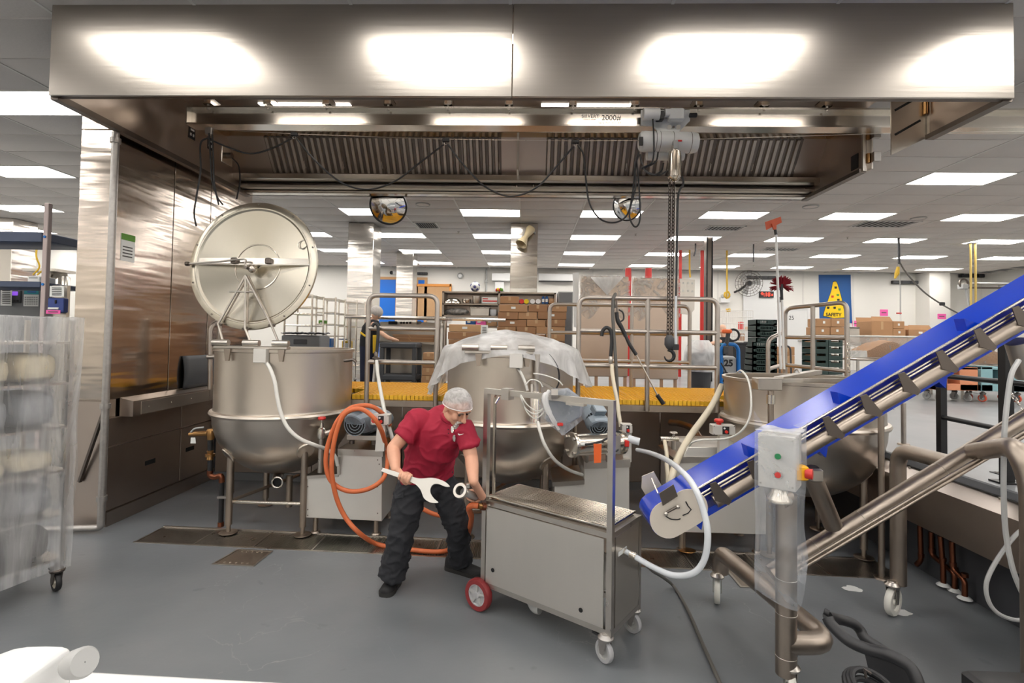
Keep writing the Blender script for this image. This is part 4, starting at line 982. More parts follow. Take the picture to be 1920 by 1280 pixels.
# piston pump cylinder lying across
a, b = A(1070, 834, Y=4.12), A(1165, 829, Y=4.36); ax = (b-a).normalized()
pc_ = MB().lathe([(.001, 0), (.098, 0), (.10, .004), (.10, .03), (.086, .034), (.086, (b-a).length-.03), (.1, (b-a).length-.03), (.1, (b-a).length), (.001, (b-a).length)], a, 32, mat=oct_rot(ax)).build('pump_cylinder', 'steel_bright', parent=c2)
for k in range(4):
    t_ = math.pi/4+k*math.pi/2; e = (V((0, 0, 1))*math.cos(t_)+ax.cross(V((0, 0, 1)))*math.sin(t_))*.08
    MB().cyl(a+e-ax*.018, a+e, .014, n=8).build('flange_bolt', 'steel', parent=pc_)
for px in (1100, 1140): MB().cyl(A(px, 850, Y=4.25), A(px, 866, Y=4.5), .02, n=8).build('pump_stand', 'steel', parent=c2)
for pts in ([(1083, 832, 4.08), (1100, 833, 4.06), (1125, 828, 4.08), (1145, 818, 4.15)], [(1140, 828, 4.15), (1150, 815, 4.12), (1158, 820, 4.15)], [(1146, 842, 4.15), (1156, 845, 4.12), (1162, 835, 4.15)]):
    MB().tube(catmull([A(x, y, Y=Y) for x, y, Y in pts], 5), .009, 8).build('air_line', 'black_cable', parent=c2)
MB().cyl(A(1082, 833, Y=4.08), A(1097, 833, Y=4.06), .014, n=8).build('elbow_fitting', 'white_plastic', parent=c2)
MB().rbox(A(1148, 816, Y=4.12), A(1164, 852, Y=4.12)+V((0, .08, 0)), .006).build('valve_manifold', 'steel', parent=c2)
MB().cyl(A(1178, 822, Y=4.15), A(1199, 828, Y=4.12), .03, n=14).build('filter_bowl', 'clear_hose', parent=c2)
MB().rbox(A(1172, 826, Y=4.12), A(1180, 838, Y=4.12)+V((0, .04, 0)), .004).build('regulator', 'red_plastic', parent=c2)
M('orange_tag', (244, 110, 50), .5)
tg = MB().prism(pxp([(1113, 832), (1128, 832), (1127, 867), (1114, 868)], 4.02), (0, .006, 0)).build('orange_pouch', 'orange_tag', label='orange tag pouch hanging on the piston pump', cat='tag')
c3 = cabinet('grey pump cabinet half hidden behind the lower end of the conveyor', [(1268, 997), (1268, 880), (1290, 838), (1440, 838), (1440, 1002)], 4.42, .5, (A(1355, 1000, Y=4.5).x, 4.65, 0))
MB().prism(pxp([(1262, 858), (1290, 856), (1345, 857), (1345, 866), (1290, 868), (1262, 868)], 4.41), (0, .52, 0)).build('top_cap', 'steel', parent=c3)
ctrl(c3, 1337, 797, 1379, 816, 4.3, post=[(1350, 816), (1366, 816), (1366, 856), (1348, 856)])
# fittings behind: valve, braided pipe, floor sink
vb = thing('water_valve', 'chrome water valve standing on the pit wall left of the third control box', 'valve', A(1262, 842, Y=4.6))
MB().cyl(A(1238, 822, Y=4.6), A(1272, 823, Y=4.6), .022, n=12).build('valve_body', 'steel_bright', parent=vb)
MB().cyl(A(1263, 823, Y=4.6), A(1263, 812, Y=4.6), .012, n=10).build('stem', 'steel', parent=vb)
MB().torus(A(1263, 811, Y=4.6), .03, .006).build('handwheel', 'steel', parent=vb)
MB().cyl(A(1263, 826, Y=4.6), A(1263, 842, Y=4.6), .02, n=10).build('pipe', 'steel', parent=vb)
MB().tube(catmull([A(x, y, Y=Y) for x, y, Y in ((1256, 792, 5.6), (1275, 794, 5.5), (1298, 803, 5.3), (1312, 822, 5.1), (1322, 845, 4.9))], 6), .034, 10).build('braided_hose', 'steel_tube', label='braided steel hose running down behind the cream hose', cat='hose')
fs = thing('floor_stand', 'small steel stand with an oval brass foot plate on the drain', 'stand', A(1291, 1037, Z=0))
q = A(1281, 1030, Z=0); MB().cyl((q.x, q.y, .012), (q.x+.01, q.y+.03, .30), .02, n=10).build('post', 'steel_tube', parent=fs)
MB().ball((q.x+.02, q.y-.04, .012), .075, 20, sc_=(1, .8, .12)).build('foot_plate', 'brass', parent=fs)
# ================================================================== HOSES
def hose(name, label, pts, r, mat, n=10, k=8):
    P = [A(p[0], p[1], Y=p[2]) if p[2] > .5 else A(p[0], p[1], Z=max(p[2], 0)+r) for p in pts]
    return MB().tube(catmull(P, k), r, n).build(name, mat, label=label, cat='hose')
hose('white_hose', 'white hose hanging across the front of the lidded kettle', [(497, 677, 4.33), (506, 690, 4.28), (515, 715, 4.26), (520, 745, 4.25), (527, 775, 4.24), (540, 802, 4.24), (562, 822, 4.26), (590, 834, 4.32), (612, 842, 4.45), (628, 855, 4.5), (633, 872, 4.53)], .016, 'white_hose')
hose('orange_hose', 'orange rubber hose looped over the motor and across the floor to the cart', [(731, 796, 4.55), (720, 778, 4.40), (700, 763, 4.3), (680, 760, 4.3), (655, 766, 4.22), (632, 790, 4.2), (616, 830, 4.2), (611, 865, 4.2), (618, 897, 4.2), (640, 916, 4.2), (668, 921, 4.22), (700, 912, 4.25), (722, 890, 4.3), (726, 850, 4.42), (712, 800, 4.2), (685, 770, 4.15), (660, 768, 4.15), (640, 785, 4.15), (626, 830, 4.15), (622, 880, 4.15), (630, 930, 4.18), (648, 970, 4.2), (675, 1000, 4.2), (708, 1020, 0.0), (760, 1029, 0.0), (820, 1034, 0.0), (856, 1026, 0.0), (877, 1000, 3.9), (884, 970, 3.55), (879, 953, 3.38), (886, 947, 3.34), (896, 948, 3.34)], .019, 'orange_hose', k=7)
hose('orange_hose', 'short run of orange hose behind the man between his knees', [(775, 940, 4.35), (795, 955, 4.3), (820, 965, 4.3), (850, 967, 4.3), (880, 966, 4.32)], .018, 'orange_hose')
bc = thing('brass_coupling', 'brass hose coupling where the orange hose meets the cart', 'coupling', A(905, 948, Y=3.36))
MB().cyl(A(895, 948, Y=3.34), A(902, 949, Y=3.36), .02, n=12).build('ferrule', 'brass', parent=bc); MB().cyl(A(902, 949, Y=3.36), A(909, 950, Y=3.38), .024, n=8).build('hex_nut', 'copper', parent=bc); MB().cyl(A(909, 950, Y=3.38), A(917, 952, Y=3.41), .014, n=10).build('nipple', 'steel_bright', parent=bc)
hose('clear_hose', 'translucent hose curling from the cart up to the piston pump', [(1174, 1034, 2.98), (1190, 1043, 2.94), (1225, 1063, 2.85), (1262, 1078, 2.72), (1298, 1075, 2.62), (1320, 1050, 2.58), (1327, 1005, 2.56), (1320, 960, 2.58), (1303, 915, 2.62), (1280, 885, 2.8), (1250, 862, 3.2), (1220, 849, 3.7), (1195, 843, 4.1)], .016, 'clear_hose')
fx = thing('hose_fitting', 'chrome hose fittings on the end panel of the wire topped cart', 'fitting', A(1180, 1038, Y=2.97))
MB().cyl(A(1170, 1033, Y=3.0), A(1180, 1038, Y=2.97), .02, n=10).build('hex_nut', 'steel_bright', parent=fx); MB().cyl(A(1182, 1039, Y=2.96), A(1193, 1044, Y=2.935), .022, n=10).build('ferrule', 'steel_bright', parent=fx)
hose('cream_hose', 'thick cream hose rising from the cabinet to a nozzle on the platform rail', [(1354, 722, 4.95), (1338, 755, 4.85), (1318, 785, 4.75), (1298, 812, 4.6), (1278, 845, 4.45), (1266, 872, 4.36), (1258, 900, 4.3), (1254, 925, 4.3)], .03, 'cream_hose')
hose('cream_hose', 'thin cream hose with a knotted wrap hanging by the water valve', [(1246, 826, 4.5), (1250, 850, 4.4), (1250, 870, 4.35), (1252, 895, 4.32), (1251, 918, 4.32)], .017, 'cream_hose')
hose('white_cable', 'thin white tube arching down from the rim of the open kettle', [(1382, 698, 4.5), (1390, 695, 4.35), (1402, 710, 4.15), (1408, 740, 4.05), (1406, 780, 4.02), (1390, 808, 4.05), (1362, 822, 4.15), (1320, 824, 4.25), (1300, 828, 4.3), (1292, 836, 4.36)], .008, 'white_hose')
hose('white_hose', 'white hose hanging behind the red control button of the first cabinet', [(706, 676, 4.98), (708, 700, 4.9), (714, 735, 4.75), (722, 775, 4.62), (731, 805, 4.56), (738, 830, 4.56)], .017, 'white_hose')
nz_ = thing('spray_nozzle', 'black spray nozzle hooked over the rail left of the middle kettle', 'nozzle', A(706, 676, Y=4.98))
MB().tube(catmull([A(x, y, Y=5.0) for x, y in ((698, 612), (702, 607), (708, 610), (709, 625), (707, 655), (706, 664))], 5), .016, 10).build('bent_tube', 'black_plastic', parent=nz_)
MB().lathe([(.012, .05), (.02, .04), (.02, .0), (.035, -.01), (.035, -.03), (.016, -.035), (.016, -.06)], A(705, 668, Y=5.0), 14, cap=True).build('collar', 'steel_dark', parent=nz_)
hose('cream_hose', 'cream hose hanging down from the black nozzle on the long rail', [(1147, 684, 4.95), (1148, 700, 4.9), (1152, 725, 4.8), (1157, 750, 4.75), (1160, 775, 4.7), (1164, 800, 4.66)], .018, 'cream_hose')
nz2 = thing('spray_nozzle', 'black spray nozzle hooked over the long rail above the cart', 'nozzle', A(1146, 684, Y=4.95))
MB().tube(catmull([A(x, y, Y=5.0) for x, y in ((1128, 630), (1130, 620), (1137, 614), (1145, 620), (1147, 640), (1145, 668))], 5), .018, 10).build('bent_tube', 'black_plastic', parent=nz2)
MB().lathe([(.016, .03), (.022, .02), (.022, -.03), (.016, -.04)], A(1145, 674, Y=4.98), 12, cap=True).build('collar', 'steel', parent=nz2)
hose('grey_hose', 'grey pressure hose hanging over the top of the long rail', [(1152, 577, 5.12), (1151, 558, 5.10), (1154, 551, 5.06), (1150, 560, 5.01), (1149, 590, 5.0), (1152, 640, 5.0), (1156, 700, 4.98), (1158, 748, 4.97), (1159, 790, 4.95)], .016, 'grey_cable')
wd = thing('pressure_wand', 'black pressure washer wand leaning on the long rail', 'wand', A(1243, 757, Y=5.2))
U = lambda x, y, Y=5.04: A(x, y, Y=Y)
MB().tube(catmull([U(1156, 585), U(1158, 600), U(1166, 615), U(1173, 630)], 5), [.02]*5+[.022]*5+[.02]*6, 10).build('gun_body', 'black_plastic', parent=wd)
MB().tube(catmull([U(1160, 580), U(1168, 586), U(1169, 598), U(1163, 603)], 5), .008, 8).build('trigger_guard', 'black_plastic', parent=wd)
MB().cyl(U(1156, 560), U(1157, 585), .007, n=8).build('hook_wire', 'steel_dark', parent=wd)
MB().tube([U(1171, 625, 5.0), U(1180, 645, 4.99), U(1193, 665, 4.99)], [.016, .018, .018], 10).build('lance_grip', 'black_plastic', parent=wd)
MB().cyl(U(1193, 665, 4.99), U(1235, 745, 4.99), .007, n=8).build('lance', 'steel', parent=wd); MB().cyl(U(1232, 740, 4.99), U(1244, 757, 4.99), .02, n=10).build('nozzle_tip', 'black_plastic', parent=wd)
hose('white_tube', 'white braided tube running from the air cylinder to the second cabinet', [(1008, 790, 4.22), (1013, 810, 4.18), (1022, 835, 4.16), (1040, 862, 4.2), (1065, 880, 4.3), (1092, 890, 4.42)], .014, 'white_hose')
hose('white_tube', 'short white tube below the junction box of the middle kettle', [(970, 690, 4.36), (976, 698, 4.30), (984, 715, 4.28), (989, 732, 4.28)], .012, 'white_hose')
# air cylinder on the right of kettle two
t = k2; q0, q1 = A(1007, 664, Y=4.36), A(1007, 712, Y=4.36)
MB().cyl(q0, q1, .026, n=14).build('valve_spindle', 'steel', parent=t); MB().cyl(A(1004, 712, Y=4.34), A(1004, 735, Y=4.34), .045, n=16).build('actuator_head', 'steel', parent=t)
MB().cyl(A(1006, 735, Y=4.3), A(1004, 792, Y=4.26), .04, n=16).build('actuator_cylinder', 'steel_bright', parent=t); MB().cyl(A(997, 720, Y=4.3), A(998, 788, Y=4.26), .016, n=10).build('guide_rod', 'steel', parent=t)
MB().rod(A(1008, 712, Y=4.3), A(1040, 730, Y=4.2), .02, .02).build('link_arm', 'steel', parent=t)
for pts in ([(1000, 700), (1020, 703), (1045, 712), (1055, 722)], [(985, 722), (995, 712), (1010, 715), (1018, 725)]): MB().tube(catmull([A(x, y, Y=4.26) for x, y in pts], 5), .006, 7).build('air_tube', 'white_hose', parent=t)
MB().tube(catmull([A(x, y, Y=4.4) for x, y in ((1012, 656), (1030, 665), (1046, 690), (1048, 715), (1042, 730))], 6), .007, 8).build('signal_cable', 'black_cable', parent=t)
# ================================================================== CART
ct = thing('wire_top_cart', 'stainless cart with a wire rack top and tall square tube frame', 'cart', (.2, 3.2, 0))
eu, ev, co = V((.813, -.582, 0)), V((.582, .813, 0)), V((-.255, 3.425, 0)); CL, CW, ZB, ZT, ZF = .91, .37, .175, .72, 1.455
C = lambda u, v, z: co+eu*u+ev*v+V((0, 0, z))
def cbar(name, a, b, w=.03, mat='steel', parent=ct): return MB().rod(C(*a), C(*b), w, w, up=(0, 0, 1) if abs(a[2]-b[2]) < .01 else ev).build(name, mat, parent=parent)
for (u, v, zt) in ((0, 0, ZF), (CL, 0, ZF), (0, CW, ZT), (CL, CW, ZT)):
    MB().loft([[C(u-.017, v-.017, z), C(u+.017, v-.017, z), C(u+.017, v+.017, z), C(u-.017, v+.017, z)] for z in (ZB-.03, zt)]).build('post', 'steel', parent=ct)
MB().rod(C(-.017, 0, ZF-.017), C(CL+.017, 0, ZF-.017), .034, .034).build('top_bar', 'steel', parent=ct)
MB().rod(C(.035, .04, ZT), C(.035, .04, ZF-.06), .016, .016, up=ev).build('inner_rod', 'steel_bright', parent=ct)
MB().tube(fillet([C(.035, .04, ZF-.06), C(.05, .03, ZF-.035), C(.12, .0, ZF-.035)], .02), .008, 8).build('inner_rod', 'steel_bright', parent=ct)
for z in (ZB, ZT-.015):
    for a, b in (((0, 0), (CL, 0)), ((CL, 0), (CL, CW)), ((CL, CW), (0, CW)), ((0, CW), (0, 0))): MB().rod(C(a[0], a[1], z), C(b[0], b[1], z), .03, .03).build('frame_bar', 'steel', parent=ct)
def panel(a, b, z0, z1, nrm, name, mat, t=.006):
    n = nrm*t; MB().loft([[C(*a, z0), C(*b, z0), C(*b, z1), C(*a, z1)], [C(*a, z0)+n, C(*b, z0)+n, C(*b, z1)+n, C(*a, z1)+n]]).build(name, mat, parent=ct)
M('cart_sheet', (232, 226, 217), .36, 1, var=(2, .05), stretch=(3, 3, .5), aniso=.5)
panel((.03, -.016), (CL-.03, -.016), ZB+.02, ZT-.035, -ev, 'front_sheet', 'cart_sheet'); panel((CL+.012, .03), (CL+.012, CW-.03), ZB+.02, ZT-.03, eu, 'end_sheet', 'steel_sheet')
panel((-.012, .03), (-.012, CW-.03), ZB+.02, ZT-.03, -eu, 'end_sheet', 'steel_sheet'); panel((.03, CW+.012), (CL-.03, CW+.012), ZB+.02, ZT-.035, ev, 'back_sheet', 'steel_sheet')
panel((CL+.019, .06), (CL+.019, .17), .575, .6, eu, 'rating_plate', 'paper', .002)
for u, z in ((.09, .29), (CL-.17, .25)): MB().cyl(C(u, -.025, z), C(u, -.019, z), .013, n=14).build('plug_hole', 'stone_black', parent=ct)
MB().box(C(.1, .03, ZB-.01), C(.1, .03, ZB-.01)+V((.01, .01, .005))).build('rivet', 'steel', parent=ct)
# wire rack: long wires with cross wires
wr = MB().tube([C(.01, .01, ZT+.02), C(CL-.01, .01, ZT+.02), C(CL-.01, CW-.01, ZT+.02), C(.01, CW-.01, ZT+.02)], .006, 6, closed=True).build('wire_rack', 'steel_bright', parent=ct)
for k in range(20):
    v = .02+(CW-.04)*k/19; MB().cyl(C(.01, v, ZT+.026), C(CL-.01, v, ZT+.026), .0038, n=5).build('wire', 'steel_bright', parent=wr)
for u in (.22, .235, .44, .455, .66, .675, .86): MB().cyl(C(u, .01, ZT+.019), C(u, CW-.01, ZT+.019), .004, n=5).build('cross_wire', 'steel_bright', parent=wr)
MB().loft([[C(.02, .02, z), C(CL-.02, .02, z), C(CL-.02, CW-.02, z), C(.02, CW-.02, z)] for z in (ZT-.13, ZT-.125)]).build('drip_tray', 'steel_tube', parent=ct)
# clamp on the top bar
MB().loft([[C(u, v, z) for (v, z) in ((-.03, ZF-.06), (.03, ZF-.06), (.03, ZF+.012), (-.03, ZF+.012))] for u in (.14, .2)]).build('bar_clamp', 'steel', parent=ct)
MB().loft([[C(u, v, z) for (v, z) in ((-.02, ZF-.05), (.02, ZF-.05), (.02, ZF-.034), (-.02, ZF-.034))] for u in (.62, .74)]).build('bar_clip', 'steel_bright', parent=ct)
MB().tube([C(.1, 0, ZF-.05), C(.085, -.02, ZF-.09)], .008, 8).build('clamp_handle', 'steel_bright', parent=ct)
# wheels
def wheel(parent, c, r, w_, ax, tyre, hub, name='wheel'):
    ax = V(ax).normalized(); mt = oct_rot(ax); c = V(c)
    o = MB().lathe([(r*.68, -w_/2), (r*.94, -w_/2), (r, -w_*.3), (r, w_*.3), (r*.94, w_/2), (r*.68, w_/2), (r*.68, -w_/2)], c, 32, mat=mt).build(name, tyre, parent=parent)
    MB().lathe([(r*.68, -w_*.42), (r*.62, -w_*.42), (r*.55, -w_*.2), (r*.25, -w_*.2), (r*.2, -w_*.5), (.001, -w_*.52), (.001, w_*.52), (r*.2, w_*.5), (r*.25, w_*.2), (r*.55, w_*.2), (r*.62, w_*.42), (r*.68, w_*.42)], c, 24, mat=mt).build('hub', hub, parent=o)
    return o
def spokes(o, c, r, w_, ax, mat):
    ax = V(ax).normalized(); u = V((0, 0, 1)); s = ax.cross(u)
    for k in range(5):
        t_ = 2*math.pi*k/5; e = u*math.cos(t_)+s*math.sin(t_)
        MB().rod(V(c)-ax*w_*.3+e*r*.18, V(c)-ax*w_*.3+e*r*.62, .014, w_*.3, up=ax).build('spoke', mat, parent=o)
for v in (-.03, CW+.03):
    c = C(-.02, v, .105); o = wheel(ct, c, .103, .05, ev, 'wheel_red', 'wheel_grey'); spokes(o, c, .103, .05, ev, 'light_grey')
MB().cyl(C(-.02, -.03, .105), C(-.02, CW+.03, .105), .012, n=10).build('axle', 'steel', parent=ct)
def caster(parent, c, r, w_, ax, tyre, hub, top, yoke='galvanised', lock=None):
    c = V(c); ax = V(ax).normalized(); o = wheel(parent, c, r, w_, ax, tyre, hub, 'caster_wheel')
    f_ = ax.cross(V((0, 0, 1))).normalized()
    for s in (-1, 1):
        p = c+ax*s*(w_/2+.006)
        MB().prism([p-f_*.012-V((0, 0, .012)), p+f_*.012-V((0, 0, .012)), p+f_*.04+V((0, 0, r+.012)), p-f_*.03+V((0, 0, r+.012))], ax*s*.004).build('fork', yoke, parent=parent)
    MB().lathe([(.001, 0), (.042, 0), (.046, .012), (.03, .03), (.02, .03), (.018, max(.035, top-(c.z+r+.01)))], (c.x+f_.x*.01, c.y+f_.y*.01, c.z+r+.008), 16, cap=True).build('swivel', yoke, parent=parent)
    if lock: MB().rod(c+V((0, 0, r+.02))-f_*.02, c+V((0, 0, r+.015))-f_*.075, .05, .012).build('brake_pedal', lock, parent=parent)
caster(ct, C(CL-.03, .0, .064), .062, .03, ev+eu*.35, 'wheel_grey', 'light_grey', ZB-.02, lock='black_plastic'); caster(ct, C(CL-.03, CW, .064), .062, .03, ev+eu*.2, 'wheel_grey', 'light_grey', ZB-.02)
MB().tube(catmull([C(.30, .12, ZB), C(.30, .12, .12), C(.34, .1, .09), C(.38, .1, .09)], 4), .035, 12).build('drain_elbow', 'light_grey', parent=ct)
MB().rbox(C(-.045, .05, .33), C(-.02, .1, .42), .006).build('cable_box', 'white_plastic', parent=ct)
# bagged control screen hung on the cart frame
M('screen_grey', (126, 132, 138), .4)
film('film_clear', (236, 238, 242), .20, .22, 9.0, .12, .6)
hm = thing('control_screen', 'grey control screen hung on the cart frame inside a clear plastic bag', 'screen', C(.42, -.04, 1.22))
sc0 = A(1053, 768, Y=3.12); MB().prism([A(1022, 742, Y=3.12), A(1060, 727, Y=3.16), A(1090, 750, Y=3.18), A(1086, 782, Y=3.18), A(1055, 800, Y=3.14), A(1024, 790, Y=3.12)], (.02, .04, 0)).build('screen_body', 'screen_grey', parent=hm, bevel=.006)
MB().rod(A(1040, 742, Y=3.10), A(1040, 735, Y=3.06), .04, .04).build('mount', 'steel', parent=hm)
MB().rod(A(1056, 752, Y=3.10), A(1072, 762, Y=3.11), .02, .006).build('stylus_clip', 'light_grey', parent=hm)
MB().rbox(A(1045, 793, Y=3.08), A(1056, 799, Y=3.08)+V((0, .02, 0)), .004).build('red_label', 'red_plastic', parent=hm)
def bag(u, v):
    ring = [(1050, 728, 10, 4), (1052, 745, 36, .05), (1054, 765, 40, .07), (1054, 785, 36, .07), (1055, 800, 22, .06), (1056, 812, 6, .03), (1056, 816, 3, .02)]
    k = v*(len(ring)-1); i = min(int(k), len(ring)-2); f_ = k-i
    px = ring[i][0]*(1-f_)+ring[i+1][0]*f_; py = ring[i][1]*(1-f_)+ring[i+1][1]*f_; w_ = ring[i][2]*(1-f_)+ring[i+1][2]*f_
    a = 2*math.pi*u; c = A(px, py, Y=3.14); rr = w_*3.1/960*(1+.10*math.sin(7*a)+.12*noise.noise(V((math.cos(a)*2, math.sin(a)*2, v*5))))
    return c+V((math.cos(a)*rr, math.sin(a)*rr*.5+.01, 0))
MB().sheet(bag, 48, 20).build('plastic_bag', 'film_clear', parent=hm, angle=70)
MB().tube(catmull([A(1030, 732, Y=3.1), A(1022, 745, Y=3.08), A(1026, 765, Y=3.08), A(1036, 785, Y=3.08), A(1048, 805, Y=3.1)], 5), [.012]*3+[.02]*5+[.018]*5+[.014]*5+[.008]*3, 8).build('bag_neck', 'film_white', parent=hm)
for pts in ([(976, 742), (985, 765), (1005, 776), (1022, 762), (1030, 745)], [(976, 744), (988, 772), (1005, 784), (1024, 768), (1034, 750)], [(976, 740), (990, 760), (1010, 770), (1030, 755)]):
    MB().tube(catmull([A(x, y, Y=3.15) for x, y in pts], 6), .004, 6).build('cable', 'white_hose', parent=hm)
# grey power cable on the floor
MB().tube(catmull([A(1205, 1050, Y=3.12), A(1222, 1068, Y=3.08), A(1234, 1076, Y=3.35), A(1246, 1084, Y=3.68)]+[A(x, y, Z=.02) for x, y in ((1264, 1100), (1288, 1140), (1310, 1190), (1332, 1240), (1352, 1285), (1370, 1330))], 6), .011, 8).build('floor_cable', 'grey_cable', label='grey power cable snaking across the floor from the cart', cat='cable')
# ================================================================== CONVEYOR
cv = thing('incline_conveyor', 'inclined blue belt conveyor on a wheeled stainless tube frame', 'conveyor', (1.9, 3.0, 0))
YN_, YF_ = 2.85, 3.20
r0, r1 = A(1291, 926, Y=2.83), A(1920, 560, Y=2.83)
cdv = (r1-r0); cdv.y = 0; CLEN = cdv.length*1.35; cdv.normalize(); cnv = V((-cdv.z, 0, cdv.x))
def S(s, h, Y): return V((r0.x, 0, r0.z))+cdv*s+cnv*h+V((0, Y, 0))
S0 = -.19
# belt loop: top run, nose, return run (one closed ribbon)
mb = MB(); prof = [S(CLEN, -.02, 0), S(S0, -.02, 0)]
for k in range(1, 8):
    t_ = math.pi*k/8; prof.append(S(S0-math.sin(t_)*.075, -.02-.0725+math.cos(t_)*.0725, 0))
prof += [S(S0, -.165, 0), S(CLEN, -.165, 0)]
inner = [S(CLEN, -.028, 0), S(S0, -.028, 0)]
for k in range(1, 8):
    t_ = math.pi*k/8; inner.append(S(S0-math.sin(t_)*.067, -.0925+math.cos(t_)*.0645, 0))
inner += [S(S0, -.157, 0), S(CLEN, -.157, 0)]
n_ = len(prof); rings = []
for i in range(n_):
    rings.append([prof[i]+V((0, YN_+.03, 0)), prof[i]+V((0, YF_-.02, 0)), inner[i]+V((0, YF_-.02, 0)), inner[i]+V((0, YN_+.03, 0))])
bl = mb.loft(rings).build('belt', 'belt_blue', parent=cv, angle=30)
# far side guard (blue) and near return guard
g0, g1 = A(1214, 931, Y=YF_+.02), A(1920, 526, Y=YF_+.02); gd = (g1-g0); g1 = g0+gd*1.3
MB().loft([[g0, g0+V((0, .02, 0)), V((g0.x+.07, YF_-.06, g0.z-.14)), V((g0.x+.07, YF_-.08, g0.z-.14))], [g1, g1+V((0, .02, 0)), V((g1.x+.07, YF_-.06, g1.z-.14)), V((g1.x+.07, YF_-.08, g1.z-.14))]]).build('side_guard', 'belt_blue', parent=cv)
MB().loft([[S(s, -.165, YN_+.0), S(s, -.165, YN_+.012), S(s, -.13, YN_+.012), S(s, -.13, YN_)] for s in (S0+.1, CLEN)]).build('return_guard', 'belt_blue', parent=cv)
MB().loft([[S(s, -.095, YN_+.005), S(s, -.095, YN_+.025), S(s, -.012, YN_+.025), S(s, -.012, YN_+.005)] for s in (S0+.12, CLEN)]).build('side_plate', 'belt_dark_blue', parent=cv)
for h, rr in ((0, .007), (-.034, .0055), (-.05, .0055)): MB().cyl(S(.02, h, 2.83), S(CLEN, h, 2.83), rr, n=8).build('guide_rod', 'steel_bright', parent=cv)
MB().cyl(S(.10, -.104, 2.83), S(CLEN, -.104, 2.83), .035, n=18).build('frame_tube', 'steel_tube', parent=cv)
MB().cyl(S(.0, -.104, YF_+.06), S(CLEN, -.104, YF_+.06), .035, n=14).build('frame_tube', 'steel_tube', parent=cv)
s_ = .12
while s_ < CLEN:
    MB().prism([S(s_, .006, 2.79), S(s_+.035, .0, 2.79), S(s_+.055, -.13, 2.79), S(s_+.03, -.14, 2.79), S(s_-.02, -.085, 2.79)], (0, .006, 0)).build('side_bracket', 'steel_dark', parent=cv); s_ += .232
def flight(s, h, up):
    q = 1 if up else -1
    MB().loft([[S(s, h, Y), S(s+.075, h, Y), S(s+.02, h+q*.065, Y)] for Y in (YN_+.04, YN_+.11)]).build('flight', 'belt_blue', parent=cv)
for px, py in ((1402, 862), (1568, 762), (1800, 625), (1985, 520)):
    q = A(px, py, Y=YN_+.1); flight((q-V((r0.x, q.y, r0.z))).dot(cdv), -.02, True)
for px, py in ((1300, 985), (1535, 862), (1755, 735)):
    q = A(px, py, Y=YN_+.1); flight((q-V((r0.x, q.y, r0.z))).dot(cdv), -.165, False)
# tensioner end plates
def stadium(c, d, n, L, R, k=14):
    out = []
    for i in range(k+1):
        t_ = math.pi/2+math.pi*i/k; out.append(c-d*L+d*math.cos(t_)*R+n*math.sin(t_)*R)
    for i in range(k+1):
        t_ = -math.pi/2+math.pi*i/k; out.append(c+d*L+d*math.cos(t_)*R+n*math.sin(t_)*R)
    return out
pc0 = A(1273, 963, Y=2.79)
gp = MB().prism(stadium(pc0, cdv, cnv, .065, .098), (0, .008, 0)).build('end_plate', 'beige_plate', parent=cv)
MB().prism([A(1236, 925, Y=2.78), A(1263, 908, Y=2.78), A(1271, 930, Y=2.78), A(1243, 948, Y=2.78)], (0, .006, 0)).build('slide_plate', 'steel_dark', parent=gp)
MB().tube(catmull([A(1248, 962, Y=2.772), A(1256, 957, Y=2.765), A(1266, 952, Y=2.765), A(1272, 949, Y=2.772)], 5), .007, 8).build('lever', 'steel_dark', parent=gp)
for p in ((1249, 963), (1271, 950)): MB().ball(A(*p, Y=2.77), .012, 10).build('bolt', 'steel', parent=gp)
MB().tube(catmull([A(1248, 967, Y=2.786), A(1258, 973, Y=2.786), A(1270, 974, Y=2.786), A(1276, 972, Y=2.786)], 4), .003, 6).build('slot', 'stone_black', parent=gp)
MB().tube([A(1280, 966, Y=2.786), A(1290, 962, Y=2.786), A(1296, 955, Y=2.786), A(1290, 948, Y=2.786), A(1286, 940, Y=2.786)], .003, 6).build('slot', 'stone_black', parent=gp)
MB().prism([A(1204, 893, Y=3.27), A(1226, 884, Y=3.27), A(1243, 914, Y=3.27), A(1213, 932, Y=3.27), A(1203, 915, Y=3.27)], (0, .01, 0)).build('end_plate', 'beige_plate', parent=cv)
MB().cyl(A(1222, 897, Y=3.2), A(1234, 925, Y=3.0), .005, n=6).build('tension_rod', 'steel_bright', parent=cv)
MB().cyl(S(S0-.0, -.0925, YN_-.02), S(S0, -.0925, YF_+.04), .045, n=16).build('tail_roller', 'steel_tube', parent=cv)
# frame
Wp = V((1.315, 2.63, 0))
LA, LB = V((A(1351, 1060, Y=3.62).x, 3.62, 0)), V((A(1684, 960, Y=3.53).x, 3.53, 0))
zA = .34; Ecorner = V((A(1556, 1186, Y=2.63).x, 2.63, .31))
MB().tube(fillet([(LA.x, LA.y, .20), (LA.x, LA.y, zA), Ecorner, (Wp.x, Wp.y, .30)], .10), .052, 18).build('base_tube', 'steel_tube', parent=cv)
MB().cyl((Wp.x, Wp.y, .15), (Wp.x, Wp.y, A(1467, 925, Y=2.63).z), .049, n=20).build('post', 'steel_tube', parent=cv)
for z in (.24, .45, .62): MB().torus((Wp.x, Wp.y, z), .0495, .0018, n=24, m=5).build('weld_seam', 'steel', parent=cv)
mA = V((A(1447, 1076, Y=3.08).x, 3.08, A(1447, 1076, Y=3.08).z)); mB = A(1960, 763, Y=3.08)
MB().cyl(mA, mA+(mB-mA)*1.15, .052, n=20).build('main_tube', 'steel_tube', parent=cv)
